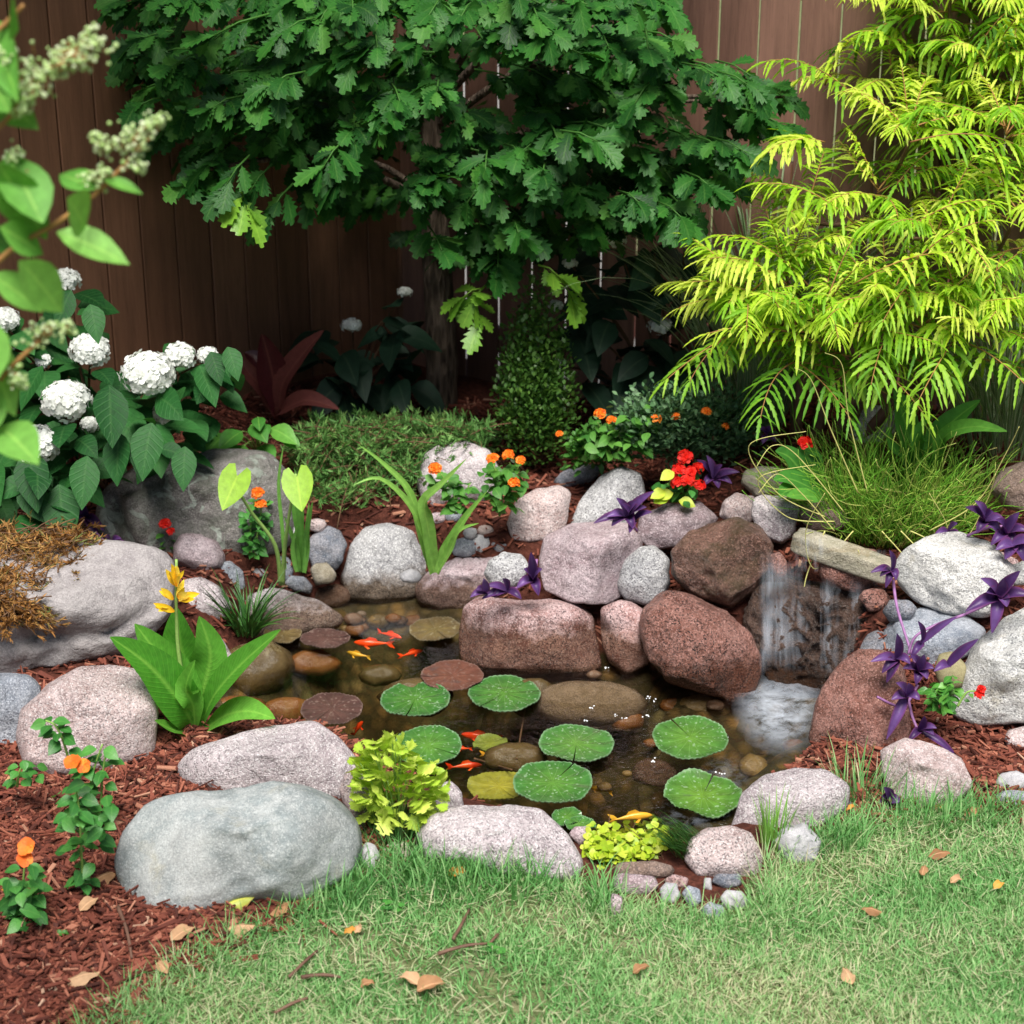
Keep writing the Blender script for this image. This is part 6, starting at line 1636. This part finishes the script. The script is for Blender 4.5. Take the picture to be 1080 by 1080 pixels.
# ------------------------------------------------------------------ lily pads
def pad(cx, cy, rx, ry, mat, label, group, z=WZ + .006, notch=None, wave=.0022, tilt=None):
    wave = min(wave, .0035) if wave < .012 else .0075
    c = at_z(cx, cy, z)
    rX = rx / FPX * depth_of(c)
    e1, e2 = at_z(cx, cy - ry, z), at_z(cx, cy + ry, z)
    rY = np.linalg.norm(e1 - e2) / 2
    rY = min(max(rY, rX * .8), rX * 1.1)
    m, k = 132, 9
    na = rng.random() * 6.28 if notch is None else notch
    ph = na + .025 + np.linspace(0, 6.283 - .05, m)
    mb = MB(); V, A = [], []
    w1, w2 = rng.random(2) * 6
    for i in range(k):
        r = i / (k - 1)
        cr = 1 + .022 * np.abs(np.sin(ph * 21)) * (r > .93) + .012 * np.sin(ph * 2 + w1) * r
        lift = wave * (r ** 5) * (1.4 + np.sin(ph * 3 + w1) + .5 * np.sin(ph * 7 + w2)) + .001 * (r ** 8) * np.sin(ph * 42)
        lift = lift + .0016 * np.sin(ph * 9 + w2) * r
        x, y = np.cos(ph) * r * cr, np.sin(ph) * r * cr
        V.append(np.stack([x * rX, y * rY, lift + .0025 * (1 - r)], 1)); A.append(np.stack([np.full(m, rng.random()), np.full(m, r), (ph - na) / 6.283], 1))
    V = np.concatenate(V); A = np.concatenate(A)
    tx, ty = rng.normal(0, .018, 2)
    V[:, 2] += V[:, 0] * tx + V[:, 1] * ty + .001
    low = V.copy(); low[:, 2] -= .002
    F = []
    for i in range(k - 1):
        for j in range(m - 1):
            a_ = i * m + j
            F.append((a_, a_ + m, a_ + m + 1, a_ + 1))
    F = np.array(F)
    mb.add(c + V, F, A); mb.add(c + low, F[:, ::-1], A)
    return tag(mb.build('lily_pad', M[mat], loc=c), label, 'lily pad', group)
G = 'lily pads in the pond'
pad(438, 738, 36, 18.5, 'pad', 'green lily pad right of the dark maroon pad, left of the other upper green pad', G, notch=4.5)
pad(532, 732, 38, 19, 'pad', 'green lily pad nearest the long reddish block', G, notch=4.0)
pad(451, 787, 36, 20, 'pad', 'green lily pad half hidden behind the lime leaved plant', G, notch=5.8)
pad(608, 785, 39, 21, 'pad', 'green lily pad overlapping the one in front of it, mid pond', G, notch=4.6, wave=.009)
pad(583, 826, 41, 23, 'pad', 'large green lily pad overlapped at its back by another, nearest the lawn side', G, notch=1.0, wave=.010, z=WZ + .014)
pad(728, 779, 40, 21, 'pad', 'green lily pad nearest the foot of the waterfall', G, notch=2.0, wave=.009)
pad(741, 840, 40, 24, 'pad', 'glossy green lily pad with curled rim at the lower right of the pond', G, notch=1.2, wave=.02, z=WZ + .01)
pad(598, 862, 16, 9, 'pad', 'small dark green lily pad peeping over the front speckled boulder', G)
pad(612, 870, 17, 7, 'pad', 'narrow green lily pad beside the golden creeper', G)
pad(459, 664, 27, 12.5, 'padol', 'bronze lily pad near the long grey brown boulder', G, notch=5.2)
pad(477, 713, 33, 16, 'padred', 'brownish maroon lily pad behind the two upper green pads', G, notch=3.2)
pad(343, 674, 26, 10.5, 'padred', 'small dark maroon lily pad near the wedge shaped stone', G, notch=.3)
pad(350, 748, 32, 17, 'padred', 'dark maroon lily pad above the long pale front boulder', G, notch=4.2)
pad(298, 669, 20, 11, 'padol', 'brown lily pad tucked against the dark grass tuft', G)
pad(526, 830, 33, 15, 'padsub', 'sunken olive lily leaf left of the front green pads', G, z=WZ - .05, wave=.004)
pad(517, 785, 18, 9, 'padsub', 'small sunken olive lily leaf between the green pads', G, z=WZ - .06, wave=.004)
stp = MB()
for a_, b_ in [((470, 735), (440, 720)), ((560, 690), (470, 722)), ((545, 800), (555, 740)), ((500, 800), (540, 812))]:
    tube(stp, smooth_path([at_z(*a_, WZ - .03), at_z((a_[0] + b_[0]) / 2, (a_[1] + b_[1]) / 2, WZ - .06), at_z(*b_, WZ - .02)], 10), .003, .0025, sides=5, rnd=.2)
tag(stp.build('lily_stalks', M['brstem']), 'thin dark lily stalks under the water between the pads', 'plant')

# ------------------------------------------------------------------ fish
def fish(cx, cy, lpx, ang, mat, label, dz=.05, bend=.15):
    dz = dz + .03
    c = at_z(cx, cy, WZ - dz)
    L = lpx / FPX * depth_of(c)
    n, m = 18, 10
    t = np.linspace(0, 1, n)
    prof = np.interp(t, [0, .04, .15, .32, .5, .72, .86, .92, 1], [.004, .04, .08, .104, .095, .055, .028, .024, .002])
    ph = np.linspace(0, 6.283, m, endpoint=False)
    sx = .5 - t
    yb = bend * .25 * np.sin(t * 3.6)
    V = np.stack([np.repeat(sx, m), np.repeat(yb, m) + (prof[:, None] * .78 * np.cos(ph)).ravel(), (prof[:, None] * 1.05 * np.sin(ph)).ravel()], 1)
    F = np.array([(i * m + j, i * m + (j + 1) % m, (i + 1) * m + (j + 1) % m, (i + 1) * m + j) for i in range(n - 1) for j in range(m)])
    ca, sa = math.cos(ang), math.sin(ang)
    Rm = np.array([[ca, sa, 0], [-sa, ca, 0], [0, 0, 1]])
    r0 = thing('goldfish', label, 'fish', c, 'goldfish swimming in the pond')
    mb = MB().add(c + (V * L) @ Rm, F); mb.build('body', M[mat], r0)
    tail = np.array([(-.40, yb[-2], .015), (-.40, yb[-2], -.015), (-.50, yb[-1] + .05, .10), (-.66, yb[-1] + .10, .13), (-.56, yb[-1] + .02, 0), (-.66, yb[-1] + .08, -.12), (-.50, yb[-1] + .04, -.09)])
    tb = MB().add(c + (tail * L) @ Rm, [np.array([(0, 2, 4), (2, 3, 4), (1, 4, 6), (6, 4, 5), (0, 4, 1)])]); tb.build('tail_fin', M[mat], r0)
    df = MB().add(c + (np.array([(.18, yb[5], .11), (.05, yb[7], .20), (-.12, yb[10], .16), (-.18, yb[11], .07), (0, yb[8], .10)]) * L) @ Rm, [np.array([(0, 1, 4), (1, 2, 4), (2, 3, 4)])]); df.build('dorsal_fin', M[mat], r0)
    for sg in (-1, 1):
        pf = MB().add(c + (np.array([(.20, yb[5] + sg * .07, -.05), (.08, yb[7] + sg * .20, -.08), (.02, yb[8] + sg * .16, -.08), (.12, yb[6] + sg * .07, -.06)]) * L) @ Rm, [np.array([(0, 1, 2, 3)])]); pf.build('side_fin', M[mat], r0)
fish(392, 678, 38, R(176), 'fishr', 'longest bright red fish, left of the other two at the back of the pond', .03)
fish(412, 670, 27, R(-28), 'fishr', 'small bright red fish touching the bigger one at the back of the pond', .03)
fish(435, 689, 26, R(30), 'fishr', 'bright red fish below the bronze lily pad', .03)
fish(377, 690, 26, R(155), 'fishy', 'yellow fish at the back of the pond', .05)
fish(378, 768, 30, R(75), 'fishr', 'red fish swimming upward right beside the front maroon pad', .07)
fish(506, 776, 40, R(170), 'fishr', 'dim red fish between the upper and middle green pads', .12)
fish(492, 808, 34, R(8), 'fishr', 'deep red fish right beside the half hidden green pad', .13)
fish(487, 789, 18, R(175), 'fishr', 'small deep red fish under the edge of the half hidden green pad', .13)
fish(524, 795, 28, R(5), 'fishy', 'dull yellow fish between the pads', .13)
fish(668, 862, 42, R(12), 'fishy', 'large golden yellow fish near the golden creeper', .07)
fish(632, 832, 26, R(150), 'fishy', 'faint golden fish right of the front green pads', .12)

# ------------------------------------------------------------------ falling water and foam
bvs = []
dg = bpy.context.evaluated_depsgraph_get()
for o in RK:
    if o['label'].startswith(('dark wet brown', 'big rough red', 'small red granite')):
        me = o.data
        bvs.append(BVHTree.FromPolygons([o.location + v.co for v in me.vertices], [tuple(p.vertices) for p in me.polygons]))
def face_y(x, z):
    best = None
    for b_ in bvs[:]:
        h_ = b_.ray_cast(Vector((x, 3.8, z)), Vector((0, 1, 0)), 3)
        if h_[0] is not None and (best is None or h_[0].y < best): best = h_[0].y
    return best
fw = thing('waterfall', 'silky stream of water running over the dark wet boulder into the pond', 'waterfall', at_z(830, 700, WZ))
for (xa, xb, za, zb, rn) in [(796, 846, 612, 728, .13), (838, 884, 632, 724, .47), (880, 936, 632, 718, .81), (836, 872, 585, 625, .3), (918, 934, 600, 640, .65), (800, 826, 600, 726, .95)]:
    nu, nv = 16, 26
    V, A = [], []
    for i in range(nv):
        for j in range(nu):
            u, v = j / (nu - 1), i / (nv - 1)
            px = xa + (xb - xa) * u; py = za + (zb - za) * v
            base = at_y(px, py, 4.78)
            fy = face_y(base[0], base[2])
            yy = (fy if fy is not None else 4.92) - .007
            V.append([at_y(px, py, yy)[0], yy, base[2]]); A.append([rn, v, u])
    V = np.array(V).reshape(nv, nu, 3)
    for _ in range(3):
        V[1:-1, :, 1] = (V[:-2, :, 1] + V[2:, :, 1] + V[1:-1, :, 1]) / 3
        V[:, 1:-1, 1] = (V[:, :-2, 1] + V[:, 2:, 1] + V[:, 1:-1, 1]) / 3
    V[..., 1] -= .006
    F = np.array([(i * nu + j, i * nu + j + 1, (i + 1) * nu + j + 1, (i + 1) * nu + j) for i in range(nv - 1) for j in range(nu - 1)])
    MB().add(V.reshape(-1, 3), F, A).build('falling_stream', M['fallw'], fw)
def foam_sheet(poly, z, label, rn, mat='foam'):
    P = np.array([at_z(x, y, z) for x, y in poly]); c = P.mean(0)
    m = len(P); k = 9
    V, A = [], []
    for i in range(k):
        r = i / (k - 1)
        for j in range(m):
            p = c + (P[j] - c) * r
            p = p + np.array([0, 0, .003 * (1 - r) * abs(math.sin(j * 2.1 + i * 1.7))])
            V.append(p); ang = j / m * 6.283
            A.append([rn, .5 + .5 * r * math.sin(ang), .5 + .5 * r * math.cos(ang)])
    F = np.array([(i * m + j, i * m + (j + 1) % m, (i + 1) * m + (j + 1) % m, (i + 1) * m + j) for i in range(k - 1) for j in range(m)])
    return tag(MB().add(np.array(V), F, np.array(A)).build('foam', M[mat]), label, 'foam')
foam_sheet([(775, 770), (770, 735), (790, 708), (830, 706), (868, 715), (874, 745), (866, 785), (835, 800), (800, 795)], WZ + .012, 'white foam churned up at the foot of the waterfall', .2)
foam_sheet([(690, 868), (700, 835), (745, 800), (780, 790), (800, 815), (782, 850), (750, 882), (710, 886)], WZ + .004, 'pale bubbly film round the lower right lily pad', .7, 'film')
bb = [(683, 735), (690, 738), (650, 753), (658, 757), (700, 772), (760, 815), (748, 795), (681, 755), (618, 760), (625, 746), (765, 780), (690, 802), (770, 825), (640, 705)]
for (x, y) in bb:
    mb = MB(); p = at_z(x, y, WZ + .002)
    nb = int(rng.integers(3, 6))
    balls(mb, p + np.stack([rng.normal(0, .006, nb), rng.normal(0, .006, nb), np.zeros(nb)], 1), rng.uniform(.0013, .003, nb), 2, squash=.6)
    tag(mb.build('bubbles', M['bubble']), 'tiny white bubbles floating on the water between the pads and the waterfall', 'bubbles', 'bubbles on the pond')

# ------------------------------------------------------------------ lawn, mulch chips, litter
n = 78000
x = rng.uniform(-1.5, 1.85, n * 3); y = rng.uniform(2.95, 4.35, n * 3)
k_ = sdist(LAWN, x, y) < rng.uniform(-.05, .03, n * 3)
# patchy: thinner where the soil shows
edge0 = np.clip(1 + sdist(LAWN, x, y) / .15, 0, 1)
den = .62 + .38 * np.sin(x * 7 + 1.2 * np.sin(y * 9)) * np.sin(y * 8 + x * 3)
k_ &= rng.random(n * 3) < np.clip(den * 1.5 - .22 + .45 * edge0, .12, 1)
px, py = project(np.stack([x, y, 0 * x], 1))
k_ &= (px > -120) & (px < 1330) & (py < 1140)
x, y = x[k_][:n], y[k_][:n]; n = len(x)
lawn = MB()
edge = np.clip(1 + sdist(LAWN, x, y) / .12, 0, 1)      # longer at the border
patch = .5 + .5 * np.sin(x * 5.3 + 2 * np.sin(y * 6)) * np.sin(y * 7.1)
blades(lawn, np.stack([x, y, H(x, y) - .003], 1), rng.random(n) * 6.28, rng.uniform(.022, .048, n) * (1 + edge * rng.uniform(0, 1.4, n)), rng.uniform(.15, 1.15, n), rng.uniform(.1, 1.1, n), rng.uniform(.0022, .0040, n),
       rnd=np.clip(.42 * patch + .10 * ss((x + .2) / .5) + rng.beta(1.3, 2.2, n) * .80 - .12 * edge, 0, 1), nseg=3, twist=rng.normal(0, .6, n), fold=.15)
ns = 13000
xs = rng.uniform(-1.4, 1.8, ns); ys = rng.uniform(3.0, 4.2, ns)
ks = (sdist(LAWN, xs, ys) < -.01) & (rng.random(ns) < .35 + .65 * (np.sin(xs * 6.1 + ys * 3) * np.sin(ys * 7.7 - xs) > -.1))
xs, ys = xs[ks], ys[ks]; ns = len(xs)
blades(lawn, np.stack([xs, ys, H(xs, ys) + rng.uniform(.004, .022, ns)], 1), rng.random(ns) * 6.28, rng.uniform(.02, .06, ns), rng.uniform(1.2, 1.6, ns), rng.uniform(-.3, .4, ns), rng.uniform(.0016, .003, ns), rnd=rng.uniform(.85, 1.0, ns), nseg=3, fold=.1)
tag(lawn.build('lawn_grass', M['turf'], loc=(0, 3.6, 0)), 'short patchy green lawn in front of the pond', 'grass', kind='stuff')

def chips(n, xr, yr, reject):
    x = rng.uniform(*xr, n); y = rng.uniform(*yr, n)
    k_ = reject(x, y); x, y = x[k_], y[k_]
    return x, y
def chip_mesh(mb, x, y, lo, hi, lift):
    n = len(x)
    L = rng.uniform(lo, hi, n) * rng.choice([.5, .8, 1, 1.2, 1.9], n); W = rng.uniform(.0015, .0045, n) * rng.choice([.7, 1, 1, 2.0], n); T = rng.uniform(.001, .0025, n)
    a = rng.random(n) * 6.28; e = rng.normal(0, .28, n)
    d = np.stack([np.cos(a) * np.cos(e), np.sin(a) * np.cos(e), np.sin(e)], 1)
    s = np.stack([-np.sin(a), np.cos(a), rng.normal(0, .25, n)], 1); s = unit(s); nr = np.cross(d, s)
    c = np.stack([x, y, H(x, y) + np.abs(rng.normal(0, lift, n)) + .002], 1)
    qs = np.array([[-1, -1, -1], [1, -.6, -1], [1, .7, -1], [-1, 1, -1], [-1, -.9, 1], [1, -.5, 1], [1, .6, 1], [-1, .9, 1]], float)
    V = c[:, None] + qs[None, :, 0:1] * (L / 2)[:, None, None] * d[:, None] + qs[None, :, 1:2] * (W)[:, None, None] * s[:, None] + qs[None, :, 2:3] * T[:, None, None] * nr[:, None]
    F = np.array([[0, 3, 2, 1], [4, 5, 6, 7], [0, 1, 5, 4], [1, 2, 6, 5], [2, 3, 7, 6], [3, 0, 4, 7]])
    A = np.zeros((n, 8, 3)); A[:, :, 0] = np.clip(rng.beta(1.6, 1.8, n), 0, 1)[:, None]
    mb.add(V.reshape(-1, 3), (F[None] + (np.arange(n) * 8)[:, None, None]).reshape(-1, 4), A.reshape(-1, 3))
mu = MB()
ok = lambda x, y: (sdist(LAWN, x, y) > -.01 + rng.exponential(.02, len(x)) * -1) & (sdist(POND, x, y) > .04)
x, y = chips(32000, (-1.3, -.25), (3.1, 4.6), ok); chip_mesh(mu, x, y, .018, .05, .008)
x, y = chips(20000, (-1.6, 1.5), (4.2, 6.6), ok); chip_mesh(mu, x, y, .018, .045, .007)
x, y = chips(5000, (.75, 1.35), (3.95, 4.7), ok); chip_mesh(mu, x, y, .018, .045, .008)
tag(mu.build('mulch_chips', M['mulch'], loc=(0, 4.6, 0), smooth=False), 'shredded red brown bark mulch covering the beds', 'mulch', kind='stuff')

def litter(px, py, L, ang, mat, label, name='fallen_leaf', wid=1.1, on=0.012):
    c = hit(px, py) + np.array([0, 0, on]) if on < .1 else None
    mb = MB()
    d = np.array([math.cos(ang), math.sin(ang), .12])
    s = MB()
    P = [c - d * L * .5, c + np.array([0, 0, .006]), c + d * L * .5]
    strap(mb, np.array(P), L * .55 * wid, rnd=rng.random(), prof=[.08, .5, .85, 1, .95, .75, .5, .22, .02], fold=rng.uniform(.2, .8) * rng.choice([-1, 1]), face=(rng.normal(0, .3), -.2, 1), n=10, wave=.003)
    return tag(mb.build(name, M[mat]), label, 'leaf')
LT = [(483, 932, .045, .2, 'deador', 'orange brown dead leaf in the grass below the front speckled boulder'), (455, 1052, .06, .3, 'dead', 'curled tan dead leaf at the bottom centre of the lawn'), (432, 1046, .05, 2.6, 'dead', 'brown leaf touching the curled tan leaf at the bottom centre'),
      (676, 1034, .04, .5, 'dead', 'pale pinkish dead leaf alone in the middle of the front lawn'), (918, 971, .045, 3.0, 'dead', 'flat tan leaf in the lawn right of the pale oval pebble'), (893, 1040, .05, 1.8, 'dead', 'upright brown leaf near the bottom right of the lawn'),
      (989, 858, .05, .2, 'deador', 'bright orange dead leaf beside the pale pink stone'), (1024, 866, .05, .6, 'dead', 'curled brown leaf right of the bright orange leaf'), (990, 912, .05, .1, 'dead', 'thin pale leaf in the grass below the pale pink stone'), (973, 928, .035, 1.2, 'dead', 'small brown leaf left of the thin pale leaf'),
      (1008, 940, .03, .3, 'dead', 'small tan leaf at the right side of the lawn'), (325, 922, .085, 1.2, 'dead', 'broad tan dead leaf against the right foot of the green grey boulder'), (252, 990, .075, .1, 'dead', 'round brown leaf at the mulch edge below the green grey boulder'), (252, 962, .075, .4, 'yelgreen', 'green and brown edged leaf at the foot of the green grey boulder'),
      (296, 968, .06, .8, 'dead', 'brown leaf between the mulch edge and the lawn'), (194, 996, .06, .7, 'dead', 'cream coloured dead leaf in the mulch'), (110, 936, .07, .6, 'dead', 'tan curled leaf in the mulch beside the impatiens'), (15, 828, .05, 1.4, 'dead', 'pale dried leaf under the impatiens seedling'),
      (95, 965, .05, .9, 'dead', 'brown leaf in the mulch left of the cream leaf'), (10, 948, .03, .1, 'deador', 'small tan leaf at the left edge in the mulch'), (216, 818, .05, 1.2, 'dead', 'folded brown leaf in front of the long pale boulder'), (236, 822, .04, .5, 'deador', 'reddish leaf leaning on the long pale boulder'),
      (172, 1032, .04, 2.3, 'dead', 'narrow pale leaf at the lower edge of the mulch'), (88, 1042, .07, .3, 'dead', 'large curled brown leaf at the mulch and lawn border'), (378, 990, .03, 1.3, 'dead', 'small rusty leaf in the grass left of the twigs'), (370, 992, .03, .4, 'deador', 'small orange scrap left of the small rusty leaf'),
      (388, 1050, .03, .2, 'dead', 'tan leaf scrap left of the bottom centre leaves'), (895, 862, .03, .3, 'deador', 'orange scrap in the grass under the tall reddish boulder'), (855, 866, .03, .9, 'dead', 'small brown leaf by the flat topped boulder'), (1052, 945, .03, .5, 'deador', 'orange scrap at the right edge of the lawn')]
for (a_, b_, L, an, mt, lb) in LT: litter(a_, b_, L, an, mt, lb, on=.026 if b_ > 860 else .016)
litter(148, 1034, .032, .4, 'lant', 'small round green leaf lying at the mulch edge'); litter(66, 992, .03, .3, 'lant', 'small green leaf lying in the mulch')
for (pts, lb) in [([(305, 1040), (335, 1012)], 'reddish twig in the grass left of the small rusty leaf'), ([(318, 1040), (360, 1040)], 'long straight mulch sliver lying flat in the lawn'), ([(290, 1078), (325, 1062)], 'twig at the very bottom of the lawn'), ([(478, 1000), (495, 968)], 'upright rusty sliver in the middle of the lawn'),
                  ([(462, 1015), (515, 1004)], 'long rusty twig lying in the lawn'), ([(525, 995), (515, 1006)], 'short brown twig beside the long rusty twig'), ([(192, 940), (232, 932)], 'tan stick against the green grey boulder'), ([(125, 965), (140, 1020)], 'long red mulch sliver in the bed'), ([(195, 960), (240, 915)], 'dark curled branch leaning on the green grey boulder')]:
    mb = MB(); P = [hit(*q_) + np.array([0, 0, .022]) for q_ in pts]
    if lb.startswith('dark curled'): P[1] = P[1] + np.array([0, -.06, .075])
    tube(mb, smooth_path([P[0], (P[0] + P[1]) / 2 + [.004, .0, .006], P[1]], 8), .0045, .003, sides=6, bumpy=.12)
    tag(mb.build('twig', M['sbark'] if 'tan' not in lb else M['sand']), lb, 'twig')
# longer, darker grass along the foot of the front stones, and a few weeds
lg = MB()
for (xa, xb, ya, yb, nb) in [(375, 620, 905, 960, 900), (780, 920, 880, 915, 420), (620, 660, 935, 975, 150), (930, 1080, 850, 885, 320), (300, 400, 925, 975, 260)]:
    px = rng.uniform(xa, xb, nb); py = ya + (yb - ya) * rng.random(nb) ** 1.6
    P = np.array([at_z(x_, y_, 0.0) for x_, y_ in zip(px, py)])
    kk_ = sdist(LAWN, P[:, 0], P[:, 1]) < .03; P = P[kk_]; nb = len(P)
    cl_ = rng.integers(0, nb, nb); P = P * .6 + P[cl_ // 6 * 6 % nb] * .4
    P[:, 2] = H(P[:, 0], P[:, 1])
    blades(lg, P, rng.random(nb) * 6.28, rng.uniform(.05, .12, nb), rng.uniform(.05, .7, nb), rng.uniform(.2, 1.3, nb), rng.uniform(.0025, .0042, nb), rnd=np.clip(rng.beta(1.4, 3, nb), 0, 1), nseg=5)
tag(lg.build('long_grass', M['turf'], loc=(0, 3.9, 0)), 'longer uncut grass along the foot of the front stones', 'grass', kind='stuff')
for (x_, y_, lb) in [(412, 963, 'small three leaved clover weed in the lawn below the lime leaved plant'), (520, 1010, 'tiny clover weed beside the long rusty twig in the lawn')]:
    mb = MB(); c = hit(x_, y_) + np.array([0, 0, .02])
    for q_ in range(3):
        for w_ in range(3):
            a = q_ * 2.1 + w_ * 2.09
            leaves(mb, T_HEART, (c + [rng.normal(0, .012), rng.normal(0, .012), rng.normal(0, .004)])[None], np.array([[math.cos(a), math.sin(a), .1]]), .014, 1.2, .1, rnd=rng.random())
    tag(mb.build('clover', M['imp']), lb, 'weed')
